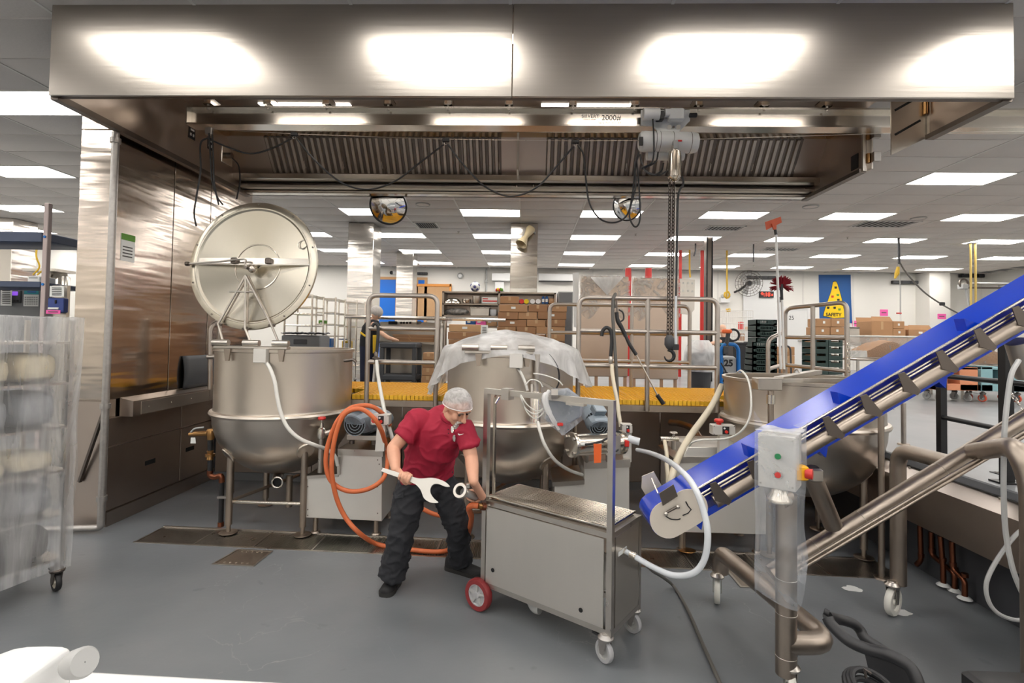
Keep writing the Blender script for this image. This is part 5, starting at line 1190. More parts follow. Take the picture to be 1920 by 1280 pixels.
for f_ in (.16, .33, .62): MB().torus(mA+(mB-mA)*f_, .0525, .0018, ax=mB-mA, n=24, m=5).build('weld_seam', 'steel', parent=cv)
q = A(1786, 869, Y=3.08)
MB().tube(fillet([(LB.x, LB.y, .20), (LB.x, LB.y, A(1684, 842, Y=3.53).z), (q.x, 3.08, q.z)], .12), .047, 18).build('leg_tube', 'steel_tube', parent=cv)
q2 = A(1822, 847, Y=3.08); MB().tube(fillet([q2, A(1905, 836, Y=2.55), A(1935, 905, Y=2.50), (A(1935, 905, Y=2.5).x, 2.5, .15)], .10), .047, 18).build('leg_tube', 'steel_tube', parent=cv)
a, b = A(1490, 1073, Y=2.96), A(1980, 782, Y=2.96)
for dz in (0, .026): MB().cyl(a+V((0, 0, dz)), b+V((0, 0, dz)), .010, n=10).build('guide_tube', 'steel_tube', parent=cv)
MB().cyl(a-V((.02, 0, -.01)), a+V((.005, 0, .018)), .018, n=10).build('end_cap', 'black_rubber', parent=cv)
MB().cyl(A(1519, 882, Y=2.86), A(1562, 985, Y=2.98), .048, n=18).build('strut', 'steel_tube', parent=cv)
MB().rbox(A(1522, 880, Y=2.80), A(1545, 905, Y=2.80)+V((0, .03, 0)), .008).build('clamp', 'steel', parent=cv)
MB().cyl(A(1905, 640, Y=2.86), A(1925, 705, Y=2.9), .05, n=16).build('drive_motor', 'steel', parent=cv)
caster(cv, (LA.x-.03, LA.y-.02, .088), .085, .035, (1, -.35, 0), 'wheel_white', 'wheel_white', .21, yoke='steel', lock='steel'); caster(cv, (LB.x-.05, LB.y-.02, .095), .092, .04, (.55, -.8, 0), 'wheel_white', 'wheel_white', .21, yoke='steel', lock='steel')
caster(cv, (Wp.x+.02, Wp.y, .088), .085, .035, (1, -.3, 0), 'wheel_white', 'wheel_white', .16, yoke='steel'); qq = A(1935, 905, Y=2.5); caster(cv, (qq.x, 2.5, .088), .085, .035, (1, -.3, 0), 'wheel_white', 'wheel_white', .16, yoke='steel')
# control box on the post
ztop, zbot = A(1455, 812, Y=2.6).z, A(1455, 912, Y=2.6).z
b0, b1, b2, b3 = [V((p.x, p.y, 0)) for p in (A(1414, 812, Z=ztop), A(1463, 826, Z=ztop), A(1505, 808, Z=ztop), A(1449, 798, Z=ztop))]
b0 = V((Wp.x-.155, 2.60, 0)); b1 = V((Wp.x-.02, 2.50, 0)); dd = V((.135, -.10, 0)).normalized(); pp = V((.10, .135, 0)).normalized(); b2 = b1+pp*.155; b3 = b0+pp*.155
cb = MB().loft([[q+V((0, 0, z)) for q in (b0, b1, b2, b3)] for z in (zbot, ztop)]).build('control_box', 'steel_satin', parent=cv, bevel=.005)
nf = -pp
for u_, z, m_ in ((.55, .62, 'green_button'), (.55, .28, 'red_button')):
    M('green_button', (40, 130, 80), .4); M('red_button', (200, 60, 56), .4)
    c = b0+(b1-b0)*u_+V((0, 0, zbot+(ztop-zbot)*z)); MB().cyl(c, c+nf*.010, .02, n=16).build('button_ring', 'steel_bright', parent=cb); MB().cyl(c+nf*.008, c+nf*.016, .014, n=16).build('push_button', m_, parent=cb)
c = b1+(b2-b1)*.45+V((0, 0, zbot+(ztop-zbot)*.32)); M('yellow_switch', (240, 176, 30), .4)
MB().rbox(c-V((.03, .03, .035)), c+V((.035, .03, .035)), .006).build('switch_plate', 'yellow_switch', parent=cb); MB().cyl(c+dd*.03, c+dd*.06, .025, n=14).build('rotary_switch', 'red_plastic', parent=cb)
for u_ in (.08, .92):
    for z in (.08, .92): c = b0+(b1-b0)*u_+V((0, 0, zbot+(ztop-zbot)*z)); MB().cyl(c, c+nf*.004, .005, n=8).build('screw', 'steel', parent=cb)
bc_ = (b0+b2)/2
MB().lathe([(.035, 0), (.04, -.03), (.06, -.06), (.06, -.075), (.05, -.08)], bc_+V((0, 0, zbot)), 20).build('box_neck', 'steel_bright', parent=cb)
MB().tube([bc_+V((0, 0, zbot-.06)), V((Wp.x, Wp.y, A(1467, 930, Y=2.63).z))], .05, 18).build('box_collar', 'steel_tube', parent=cb)
def cbag(u, v):
    cs = [b0+nf*.012-dd*.012, b1+nf*.012+dd*.015, b2+dd*.02+pp*.01, b3-dd*.012+pp*.01]
    k = u*4; i = int(k) % 4; f_ = k-int(k); p = cs[i]*(1-f_)+cs[(i+1) % 4]*f_
    z = ztop+.012-(ztop+.012-.58)*v; g = max(0, v-.42)
    c = bc_; w_ = noise.noise(V((p.x*9, p.y*9, v*4)))
    p = c+(p-c)*(1+.05*math.sin(v*9)*v+.10*w_*v-.10*g)
    return V((p.x+.02*w_*v, p.y+.015*w_*v, z-.05*v*math.sin(u*7)))
film('film_bag', (228, 233, 240), .30, .18, 3.0, .15, .3)
bg = thing('box_bag', 'clear plastic bag pulled over the conveyor control box', 'plastic bag', bc_+V((0, 0, .58)))
MB().sheet(cbag, 48, 24).build('bag_side', 'film_bag', parent=bg, angle=60)
tops = [cbag(k/4, 0) for k in range(4)]
film('film_top', (246, 247, 248), .72, .2, 3.0, .15, .3)
MB().sheet(lambda u, v: (tops[0]*(1-u)+tops[1]*u)*(1-v)+(tops[3]*(1-u)+tops[2]*u)*v+V((0, 0, .006*math.sin(u*9)*math.sin(v*8)+.004)), 8, 8).build('bag_top', 'film_top', parent=bg, angle=60)
MB().add([tops[0], tops[3]+V((0, 0, .01)), tops[0]+V((-.005, .0, .10)), tops[0]*.35+tops[3]*.65+V((0, 0, .04))], [(0, 2, 3), (3, 1, 0)]).build('bag_ear', 'film_bag', parent=bg)
MB().add([tops[2], tops[1]*.4+tops[2]*.6, tops[2]+V((.01, 0, .05)), tops[2]*.7+tops[3]*.3+V((0, 0, .02))], [(0, 1, 2), (0, 2, 3)]).build('bag_ear', 'film_bag', parent=bg)
# ================================================================== PLASTIC WRAPPED RACK (left)
rk = thing('wrapped_rack', 'tall wheeled rack wrapped in milky plastic sheeting', 'rack', (-3.45, 3.25, 0))
ra = V((-3.15, 3.52, 0)); rd = V((-.30, -.95, 0)).normalized(); rp = V((-.95, .30, 0)).normalized(); RLn, RWd, RH = .85, .55, 1.885
Rk = lambda u, v, z: ra+rd*u+rp*v+V((0, 0, z))
for u in (.03, RLn-.03):
    for v in (.03, RWd-.03): MB().rod(Rk(u, v, .2), Rk(u, v, RH-.02), .025, .025, up=rd).build('post', 'steel', parent=rk)
shz = [.22, .52, .82, 1.12, 1.42, 1.70]
for i, z in enumerate(shz):
    MB().loft([[Rk(.02, .02, zz), Rk(RLn-.02, .02, zz), Rk(RLn-.02, RWd-.02, zz), Rk(.02, RWd-.02, zz)] for zz in (z, z+.015)]).build('shelf', 'steel', parent=rk)
M('pack_cream', (222, 208, 176), .7, var=(6, .1)); M('pack_tan', (188, 150, 120), .7, var=(6, .15)); M('pack_grey', (150, 152, 156), .6, var=(6, .15)); M('pack_dark', (92, 90, 88), .6, var=(6, .2))
film('film_milky', (236, 235, 234), .40, .20, 2.2, .28, .5, (3.5, 3.5, .45))
random.seed(11)
for i, z in enumerate(shz[:-1]):
    for k in range(3):
        u = .06+k*.26; h = (.22, .2, .13, .24, .2)[i]-.03*(k % 2); m_ = ('pack_dark', 'pack_grey', 'pack_cream', 'pack_grey', 'pack_cream')[i] if not (i in (4, 2) and k == 2) else 'pack_tan'
        c = Rk(u+.12, RWd/2, z+.017+h/2)
        mm = Matrix(((rd.x, rp.x, 0), (rd.y, rp.y, 0), (0, 0, 1)))
        def sup(n=16):
            mb = MB(); rings = []
            for a_ in range(9):
                t_ = -math.pi/2+math.pi*a_/8; ring = []
                for b_ in range(n):
                    p_ = 2*math.pi*b_/n; f5 = lambda x: math.copysign(abs(x)**.5, x)
                    q_ = V((f5(math.cos(t_))*f5(math.cos(p_))*.12, f5(math.cos(t_))*f5(math.sin(p_))*.21, f5(math.sin(t_))*h/2))
                    ring.append(c+mm @ q_)
                rings.append(ring)
            return mb.loft(rings)
        sup().build('food_sack', m_, label='%s bag on shelf %s of the wrapped rack, %s from the near end' % ({'pack_dark': 'dark', 'pack_grey': 'grey', 'pack_cream': 'cream', 'pack_tan': 'tan'}[m_], ('one', 'two', 'three', 'four', 'five')[i], ORD[2-k]), cat='bag', group='bags in the wrapped rack')
def wrap(u, v):
    per = [(-.02, -.02), (RLn+.02, -.02), (RLn+.02, RWd+.02), (-.02, RWd+.02)]
    k = u*4; i = int(k) % 4; f_ = k-int(k); p = (per[i][0]*(1-f_)+per[(i+1) % 4][0]*f_, per[i][1]*(1-f_)+per[(i+1) % 4][1]*f_)
    n1_ = noise.noise(V((u*26, v*1.2, 2))); n2_ = noise.noise(V((u*9, v*4, 7)))
    o = (.012*n1_+.022*n2_)*min(1, v*4); cx, cy = RLn/2, RWd/2
    q = Rk(p[0]+(p[0]-cx)*(o*2-.05*v), p[1]+(p[1]-cy)*(o*2-.05*v), RH-(RH-.16)*v+.02*n2_*(v > .97))
    return q
MB().sheet(wrap, 160, 40).build('plastic_wrap', 'film_milky', parent=rk, angle=80)
MB().sheet(lambda u, v: Rk(-.02+(RLn+.04)*u, -.02+(RWd+.04)*v, RH+.01*noise.noise(V((u*5, v*5, 0)))), 10, 8).build('plastic_top', 'film_milky', parent=rk, angle=80)
for u, v in ((.05, .05), (RLn-.05, .05), (.05, RWd-.05), (RLn-.05, RWd-.05)):
    q = Rk(u, v, .065); caster(rk, q, .063, .03, (.5, .85, 0), 'black_rubber', 'beige_plate', .2, yoke='steel_dark', lock='black_plastic')
# ================================================================== FOREGROUND CORNER: bench and white device
tb = thing('bench_top', 'bright steel bench edge along the bottom left of the picture', 'bench', (-.95, .95, 0))
e0, e1 = A(120, 1253, Z=.88), A(640, 1282, Z=.88)
dr = (e1-e0).normalized(); e0 = e0-dr*.9; e1 = e1+dr*.6; nb = V((dr.y, -dr.x, 0))
MB().loft([[e+V((0, 0, -.03)), e+V((0, 0, 0)), e+nb*.55, e+nb*.55+V((0, 0, -.03))] for e in (e0, e1)]).build('worktop', 'white_paint', parent=tb, bevel=.012)
for e in (e0+dr*.1, e1-dr*.1):
    for k in (.06, .48): q = e+nb*k; MB().cyl((q.x, q.y, 0), (q.x, q.y, .86), .02, n=10).build('leg', 'steel', parent=tb)
dv = thing('white_device', 'white plastic benchtop device with a grey knob at the lower left corner', 'device', A(60, 1275, Z=.885))
Yd = 1.12; outl = [(-60, 1330), (-60, 1243), (0, 1226), (30, 1215), (55, 1211), (90, 1210), (118, 1211), (130, 1215), (134, 1222), (132, 1240), (134, 1330)]
zb_ = .882
pts = [A(x, y, Y=Yd) for x, y in outl]; pts = [V((p.x, p.y, max(p.z, zb_))) for p in pts]
MB().loft([[p+V((0, .0, 0)) for p in pts], [p+V((.0, -.02, .004)) for p in pts], [p+V((0, -.22, .0)) for p in pts]]).build('housing', 'white_plastic', parent=dv, bevel=.008)
a, b = A(134, 1246, Y=Yd-.04), A(162, 1240, Y=Yd-.06)
MB().lathe([(.001, 0), (.024, .0), (.024, .012), (.028, .012), (.030, .045), (.026, .052), (.001, .052)], a, 24, mat=oct_rot((b-a))).build('knob', 'light_grey', parent=dv)
# ================================================================== RIGHT SIDE: copper pipes, black rail, cables, tub
def cpipe(pts, lab, X=3.10):
    t = thing('copper_pipe', lab, 'pipe', A(pts[-1][0], pts[-1][1], X=X)); P = [A(x, y, X=X) for x, y in pts]; P[-1].z = max(P[-1].z, .004)
    MB().tube(fillet(P, .03), .018, 12).build('pipe_run', 'copper', parent=t)
    for i in range(1, len(P)-1): MB().cyl(P[i]+V((0, 0, .025)), P[i]+V((0, 0, .05)), .022, n=12).build('joint', 'copper', parent=t)
    if len(P) > 3 or pts[-1][1] > 1080: MB().lathe([(.02, .02), (.035, .012), (.045, 0)], P[-1], 14).build('sealant_collar', 'white_paint', parent=t)
    return t
cpipe([(1725, 985), (1727, 1050), (1719, 1058)], 'copper pipe with a short bend, furthest from the camera on the recess wall')
cpipe([(1746, 997), (1747, 1040), (1790, 1075), (1790, 1108)], 'copper pipe crossing behind the others on the recess wall', X=3.148)
cpipe([(1763, 1005), (1768, 1058), (1769, 1097)], 'straight copper pipe on the recess wall')
cpipe([(1785, 1015), (1787, 1067), (1809, 1088), (1809, 1122)], 'copper pipe bending to the right nearest the camera on the recess wall')
br_ = thing('black_railing', 'black steel guard railing on the raised floor at the right', 'railing', (3.55, 4.0, UP))
g1_, g2_ = A(1766, 866, Z=UP), A(1888, 905, Z=UP)
MB().box((g1_.x-.026, g1_.y-.026, UP), (g1_.x+.026, g1_.y+.026, UP+1.0)).build('post', 'black_steel', parent=br_); MB().box((g2_.x-.03, g2_.y-.03, UP), (g2_.x+.03, g2_.y+.03, UP+1.05)).build('post', 'black_steel', parent=br_)
MB().box((g2_.x-.08, g2_.y-.06, UP), (g2_.x+.08, g2_.y+.06, UP+.012)).build('base_plate', 'black_steel', parent=br_)
for z in (.38, .73): MB().cyl((g1_.x, g1_.y, UP+z), (g2_.x, g2_.y, UP+z), .02, n=10).build('rail', 'black_steel', parent=br_)
g3 = g2_+(g2_-g1_)*1.2
for z in (.38, .73): MB().cyl((g2_.x, g2_.y, UP+z), (g3.x, g3.y, UP+z), .02, n=10).build('rail', 'black_steel', parent=br_)
MB().box((g3.x-.03, g3.y-.03, UP), (g3.x+.03, g3.y+.03, UP+1.05)).build('post', 'black_steel', parent=br_)
mb = MB(); q0, q1, qm = A(1895, 735, Y=3.5), A(1945, 790, Y=3.4), A(1915, 765, Y=3.45); chain(mb, q0, qm, .03, .014, .004); chain(mb, qm, q1, .03, .014, .004)
mb.build('guard_chain', 'steel_bright', label='bright steel guard chain beside the black railing at the right edge', cat='chain')
MB().tube(catmull([A(x, y, Y=Y) for x, y, Y in ((1910, 676, 2.75), (1897, 700, 2.7), (1890, 740, 2.68), (1884, 800, 2.66), (1882, 860, 2.66), (1882, 930, 2.65), (1886, 1000, 2.64), (1900, 1070, 2.6), (1925, 1130, 2.55))], 6), .012, 8).build('grey_cable', 'light_grey', label='grey cable hanging down from the drive motor at the right edge', cat='cable')
MB().tube(catmull([A(x, y, Y=2.7) for x, y in ((1930, 985), (1905, 1002), (1872, 1045), (1850, 1090), (1853, 1125), (1872, 1150), (1905, 1162), (1935, 1158))], 6), .010, 8).build('grey_cable', 'light_grey', label='grey cable curling in a loop at the right edge', cat='cable')
# black handled tub with a coiled hose
bt = thing('hose_tub', 'black plastic hose tub with bent handles and a coiled hose at the bottom right', 'tub', A(1640, 1290, Z=0))
Tt = lambda x, y, Y=2.2: A(x, y, Y=Y)
h1 = [Tt(1552, 1158, 2.30), Tt(1560, 1172, 2.28), Tt(1590, 1200, 2.22), Tt(1625, 1216, 2.18), Tt(1668, 1228, 2.12), Tt(1705, 1250, 2.08), Tt(1722, 1285, 2.05), Tt(1730, 1330, 2.05)]
MB().tube(catmull(h1, 6), .024, 12).build('handle', 'black_plastic', parent=bt)
h2 = [Tt(1552, 1155, 2.32), Tt(1570, 1160, 2.36), Tt(1598, 1168, 2.38), Tt(1612, 1180, 2.38), Tt(1622, 1196, 2.36), Tt(1650, 1215, 2.32), Tt(1690, 1240, 2.26)]
MB().tube(catmull(h2, 6), .022, 12).build('handle', 'black_plastic', parent=bt); MB().cyl(Tt(1545, 1145, 2.32), Tt(1554, 1150, 2.31), .014, n=10).build('handle_cap', 'black_rubber', parent=bt)
MB().loft([[Tt(1618, 1212, 2.18), Tt(1712, 1255, 2.06), Tt(1690, 1240, 2.28), Tt(1640, 1212, 2.34)], [Tt(1630, 1262, 2.16), Tt(1712, 1300, 2.05), Tt(1690, 1290, 2.26), Tt(1650, 1262, 2.32)], [V((Tt(1630, 1262, 2.16).x, 2.16, .02)), V((Tt(1712, 1300).x, 2.05, .02)), V((Tt(1690, 1290).x, 2.26, .02)), V((Tt(1650, 1262, 2.3).x, 2.32, .02))]]).build('tub_shell', 'black_plastic', parent=bt)
for k in range(5): MB().torus(Tt(1640, 1290, 2.0)+V((0, 0, -.012*k)), .075+.012*(k % 3), .011, ax=(.15, -.35, .95), n=28).build('hose_coil', 'black_rubber', parent=bt)
MB().tube([Tt(1624, 1270, 2.0), Tt(1621, 1254, 2.0), Tt(1632, 1262, 2.0)], .006, 6).build('wire_hook', 'steel_dark', parent=bt)
MB().cyl(Tt(1624, 1193, 2.36), Tt(1663, 1223, 2.3), .008, n=8).build('white_rod', 'white_plastic', parent=bt)
bx_ = thing('black_case', 'low black case at the bottom right edge', 'case', A(1870, 1290, Z=0))
X0, X1 = A(1810, 1262, Y=2.25).x, A(1905, 1262, Y=2.25).x; zt_ = A(1850, 1262, Y=2.25).z
MB().rbox((X0, 2.0, 0), (X1+.1, 2.28, zt_), .015).build('case_body', 'black_plastic', parent=bx_); MB().box((X0-.004, 2.02, zt_-.06), (X0, 2.2, zt_-.02)).build('label_plate', 'light_grey', parent=bx_)
for x_, y_, lab in ((1600, 1104, 'small white splash beside the drain'), (1688, 1147, 'white splash on the floor by the conveyor wheel')):
    q = A(x_, y_, Z=.002); mb = MB(); pts = []
    for k in range(18):
        t_ = 2*math.pi*k/18; rr = .05*(1+.5*noise.noise(V((math.cos(t_)*1.5+x_, math.sin(t_)*1.5, 0)))); pts.append(q+V((math.cos(t_)*rr*1.3, math.sin(t_)*rr*.9, 0)))
    mb.prism(pts, (0, 0, .002)); mb.build('floor_splash', 'white_paint', label=lab, cat='spill')
# stanchion pipes behind the conveyor near the third kettle
for (px, y0, y1, Y, m_) in ((1652, 780, 1010, 4.05, 'steel_tube'), (1694, 755, 820, 5.2, 'steel_rail')):
    p = A(px, y0, Y=Y); z1 = 0 if Y < 5 else UP
    if px == 1694: z1 = UP
    t = thing('support_pipe', 'upright steel pipe behind the conveyor %s' % ('beside the third kettle' if px == 1652 else 'standing on the raised floor edge'), 'pipe', (p.x, Y, z1))
    MB().cyl((p.x, Y, z1+.01), (p.x, Y, p.z), .022, n=12).build('tube', m_, parent=t); MB().lathe([(.001, .015), (.05, .012), (.055, 0), (.001, 0)], (p.x, Y, z1+.001), 16).build('foot_plate', 'steel_tube', parent=t)
# ================================================================== PEOPLE
from mathutils.bvhtree import BVHTree
def caps(mb, pts, n=14):
    pts = [(V(p), r) for p, r in pts]
    for (a, ra_), (b, rb_) in zip(pts, pts[1:]):
        if (b-a).length > 1e-4: mb.tube([a, b], [ra_, rb_], n)
    for p, r in pts: mb.ball(p, r*.998, n)
def ell(mb, c, s, f, u, rs, n=20):
    """ellipsoid in a frame side/forward/up with radii rs"""
    m = Matrix(((s.x*rs[0], f.x*rs[1], u.x*rs[2]), (s.y*rs[0], f.y*rs[1], u.y*rs[2]), (s.z*rs[0], f.z*rs[1], u.z*rs[2])))
    mb.ball(c, 1.0, n, mat=m)
def ringloft(mb, rings, n=28):
    """rings: (centre, lateral half vector, depth half vector); superelliptic cross-sections"""
    out = []
    for c, a, b in rings:
        out.append([V(c)+V(a)*(math.copysign(abs(math.cos(t))**.85, math.cos(t)))+V(b)*(math.copysign(abs(math.sin(t))**.85, math.sin(t))) for t in [2*math.pi*k/n for k in range(n)]])
    mb.loft(out)
def frame(f, u):
    f = V(f).normalized(); u = V(u); u = (u-f*u.dot(f)).normalized(); return f.cross(u), f, u
def head(mb, H, f, u, k=1.0):
    s, f, u = frame(f, u); q = lambda a, b, c: V(H)+(s*a+f*b+u*c)*k
    ell(mb, q(0, -.01, .02), s, f, u, (.075*k, .095*k, .095*k)); ell(mb, q(0, .03, -.05), s, f, u, (.058*k, .062*k, .078*k)); ell(mb, q(0, .07, -.10), s, f, u, (.03*k, .026*k, .026*k))
    caps(mb, [(q(0, .088, .008), .010*k), (q(0, .104, -.015), .012*k), (q(0, .116, -.032), .0135*k)], 10)
    for e in (-1, 1):
        mb.ball(q(e*.012, .105, -.036), .0085*k, 8); ell(mb, q(e*.032, .080, .022), s, f, u, (.026*k, .014*k, .011*k), 12); ell(mb, q(e*.040, .060, -.03), s, f, u, (.026*k, .026*k, .03*k), 12)
        ell(mb, q(e*.079, -.008, -.012), s, f, u, (.010*k, .02*k, .033*k), 12); ell(mb, q(e*.05, .005, -.075), s, f, u, (.018*k, .04*k, .03*k), 12)
    ell(mb, q(0, .087, -.066), s, f, u, (.024*k, .010*k, .006*k), 12); ell(mb, q(0, .084, -.079), s, f, u, (.022*k, .011*k, .007*k), 12)
    return s, f, u, q
def grip(mb, c, axis, back, rg, wrist, k=1.0, flip=1):
    """a hand closed on a bar: palm on the 'back' side, four fingers and a thumb wrapped round"""
    c = V(c); a = V(axis).normalized(); b = V(back); b = (b-a*b.dot(a)).normalized(); t = a.cross(b)*flip
    for off, r, end in ((-.034, .0085, 225), (-.012, .0095, 240), (.010, .0095, 240), (.031, .009, 230)):
        pts = []
        for j in range(7):
            th = math.radians(20+(end-20)*j/6); R_ = rg+r*1.05
            pts.append((c+a*off*k+(b*math.cos(th)+t*math.sin(th))*R_*k, r*k*(1.08-.05*j)))
        caps(mb, [(c+a*off*.9*k+b*(rg+.016)*k-t*.02*k, r*1.15*k)]+pts, 10)
    th = [math.radians(x) for x in (-35, -75, -115, -150)]
    caps(mb, [(c+a*.030*k+b*(rg+.02)*k-t*.03*k, .014*k)]+[(c+a*(.045-.006*j)*k+(b*math.cos(x)+t*math.sin(x))*(rg+.011)*k, (.0125-.001*j)*k) for j, x in enumerate(th)], 10)
    ell(mb, c+b*(rg+.016)*k-t*.018*k, a, t, b, (.045*k, .042*k, .017*k), 16)
    caps(mb, [(c+b*(rg+.018)*k-t*.045*k, .026*k), (V(wrist), .028*k)], 14)
def shoe(mb_u, mb_s, heel, toe, w_=.05, lift=.0):
    h, t = V((heel[0], heel[1], 0)), V((toe[0], toe[1], 0)); d = (t-h).normalized(); L = (t-h).length; s = V((-d.y, d.x, 0))
    prof = [(.0, .55, .075), (.06, .8, .085), (.2, .86, .09), (.35, .86, .085), (.5, .9, .066), (.68, 1.0, .05), (.85, .95, .042), (.96, .7, .034), (1.0, .35, .024)]
    rings = []; so = []
    for (x, ww, hh) in prof:
        c = h+d*x*L
        rings.append([c+s*w_*ww*math.cos(a)+V((0, 0, .024+max(0, math.sin(a))*hh)) for a in [math.pi*k/10 for k in range(11)]])
        so.append([c+s*w_*ww*1.06+V((0, 0, .0)), c-s*w_*ww*1.06+V((0, 0, .0)), c-s*w_*ww*1.1+V((0, 0, .028)), c+s*w_*ww*1.1+V((0, 0, .028))])
    mb_u.loft(rings); mb_s.loft(so)
def hit(bvh, px, py, org):
    d = (CF+CR*(px-960)/FPX-CU*(py-CY)/FPX).normalized(); r = bvh.ray_cast(CPOS-org, d)
    return (r[0]+org, r[1]) if r[0] is not None else (None, None)
# ---- the man at work
pp_ = lambda x, y, Y: A(x, y, Y=Y)
PEL, CHE, NEC, HD = pp_(797, 900, 3.72), pp_(822, 812, 3.53), pp_(845, 777, 3.47), pp_(857, 762, 3.40)
RS, RE, RW, RH_ = pp_(784, 786, 3.50), pp_(737, 840, 3.42), pp_(742, 880, 3.26), pp_(760, 893, 3.22)
LS, LE, LW, LH_ = pp_(871, 806, 3.43), pp_(884, 858, 3.36), pp_(888, 903, 3.22), pp_(880, 924, 3.18)
RHP, RK, RA = pp_(770, 918, 3.70), pp_(752, 1000, 3.62), pp_(735, 1078, 3.66)
LHP, LK, LA_ = pp_(832, 912, 3.76), pp_(859, 986, 3.78), pp_(860, 1050, 3.95)
man_org = V(((RA.x+LA_.x)/2, 3.75, 0))
WA, WB = pp_(719, 881, 3.22), pp_(818, 914, 3.18); wax = (WB-WA).normalized()
FA, FB = pp_(862, 919, 3.16), pp_(938, 950, 3.80); fax = (FB-FA).normalized()
body = MB()
ringloft(body, [(PEL+V((0, 0, -.02)), (.15, .03, 0), (0, .09, 0)), (PEL.lerp(CHE, .5), (.13, 0, 0), (0, .08, 0)), (CHE, (.145, -.03, 0), (0, .085, 0)), (NEC-V((0, 0, .05)), (.11, -.03, 0), (0, .06, 0))])
caps(body, [(NEC-V((0, 0, .06)), .07), (NEC, .06), (HD+V((-.02, .02, -.02)), .055)])
hs, hf, hu, hq = head(body, HD, (.58, -.56, -.56), (.32, -.36, .84))
caps(body, [(RS, .052), (RS.lerp(RE, .5), .049), (RE, .043), (RE.lerp(RW, .35), .044), (RW, .030)]); caps(body, [(LS, .052), (LS.lerp(LE, .5), .049), (LE, .044), (LE.lerp(LW, .35), .043), (LW, .031)])
caps(body, [(CHE+V((-.05, 0, .03)), .06), (RS, .055)]); caps(body, [(CHE+V((.05, 0, .03)), .06), (LS, .055)])
gr_c = WA.lerp(WB, .42); grip(body, gr_c, wax, (RW-gr_c), .015, RW)
gl_c = FA.lerp(FB, .30); grip(body, gl_c, fax, (LW-gl_c), .024, LW, flip=-1)
caps(body, [(PEL, .10), (RHP, .085), (RK, .058), (RA, .045)]); caps(body, [(PEL, .10), (LHP, .085), (LK, .058), (LA_, .045)])
man = put_mesh(remesh(body, .0052, 3), 'person', 'skin', org=man_org, label='man in a red polo shirt and white hairnet bending with a large wrench', cat='person')
# shirt
sh = MB()
lat = (LS-RS).normalized(); back = V((.1, .9, .25)).normalized()
ringloft(sh, [(pp_(803, 893, 3.70), V((.180, .03, .01)), V((0, .125, .02))), (pp_(803, 880, 3.70), V((.178, .03, .01)), V((0, .128, .02))), (pp_(805, 860, 3.66), V((.168, .01, 0)), V((0, .13, .04))), (pp_(814, 832, 3.59), V((.176, -.02, -.02)), V((0, .128, .05))),
              (pp_(824, 805, 3.52), V((.180, -.035, -.03)), V((0, .118, .06))), (pp_(833, 788, 3.48), V((.150, -.03, -.02)), V((0, .095, .06))), (pp_(842, 774, 3.46), V((.085, -.015, 0)), V((0, .07, .05)))])
caps(sh, [(CHE+V((-.06, 0, .05)), .085), (RS, .076), (RS.lerp(RE, .35), .074)]); sh.tube([RS.lerp(RE, .3), RS.lerp(RE, .64)], [.074, .070], 18)
caps(sh, [(CHE+V((.06, -.03, .02)), .085), (LS, .074), (LS.lerp(LE, .3), .070)]); sh.tube([LS.lerp(LE, .25), LS.lerp(LE, .66)], [.070, .066], 18)
shm = remesh(sh, .008, 5)
ns_ = [v.normal.copy() for v in shm.vertices]
for v, nn_ in zip(shm.vertices, ns_):     # soft cloth folds
    p = v.co; n = noise.noise(V((p.x*7+p.z*5, p.y*5, p.z*7-p.x*6)))+.5*noise.noise(p*17); r1_ = 1-abs(noise.noise(V((p.x*5+p.z*4, p.y*4, p.z*5-p.x*5+3)))); r2_ = 1-abs(noise.noise(V((p.x*9-p.z*7, p.y*8, p.z*9+p.x*6)))); lo_ = max(0, min(1, (1.35-p.z)/.35)); v.co += nn_*(.006*n+.012*(r1_**6)*(.5+lo_)+.007*(r2_**8))
shirt = put_mesh(shm, 'polo_shirt', 'shirt_red', parent=man)
bv = BVHTree.FromPolygons([v.co.copy() for v in shm.vertices], [p.vertices for p in shm.polygons])
col_pts = [NEC+(hs*math.cos(t)*.066+V((.25, -.75, -.2)).normalized()*math.sin(t)*.072)+V((0, 0, -.012+.012*math.cos(2*t))) for t in [2*math.pi*k/16 for k in range(16)]]
MB().tube(catmull(col_pts, 3, closed=True), .017, 8, closed=True).build('collar', 'shirt_red', parent=shirt)
def sticker(name, pix, mat, thick=.004, parent=shirt):
    P = []
    for x, y in pix:
        h_, n_ = hit(bv, x, y, man_org)
        if h_ is None: return
        P.append(h_+(CPOS-h_).normalized()*.003)
    return MB().prism(P, (CPOS-P[0]).normalized()*thick).build(name, mat, parent=parent)
sticker('chest_logo', [(858.5, 812.0), (859.2, 815.0), (861.5, 816.0), (866, 814.6), (870, 812.6), (864.5, 813.8), (861.5, 813.6), (860, 812.6)], 'paper')
sticker('placket', [(846, 796), (849, 796), (849.5, 812), (846.5, 812)], 'shirt_red', .003)
for x, y in ((840.5, 805), (841, 812)): sticker('button', [(x-1, y-1), (x+1, y-1), (x+1, y+1), (x-1, y+1)], 'ink', .003)
M('lens', (214, 210, 206), .1, 0)
for cx, cy in ((848, 805), (851.5, 821.5)):
    P = [hit(bv, cx+2.6*math.cos(t), cy+6.2*math.sin(t), man_org)[0] for t in [2*math.pi*k/14 for k in range(14)]]
    if all(p is not None for p in P):
        P = [p+(CPOS-p).normalized()*.008 for p in P]; g = MB().tube(P, .0022, 6, closed=True).build('glasses_rim', 'steel_bright', parent=man); MB().prism(P, (0, -.001, 0)).build('lens', 'lens', parent=g)
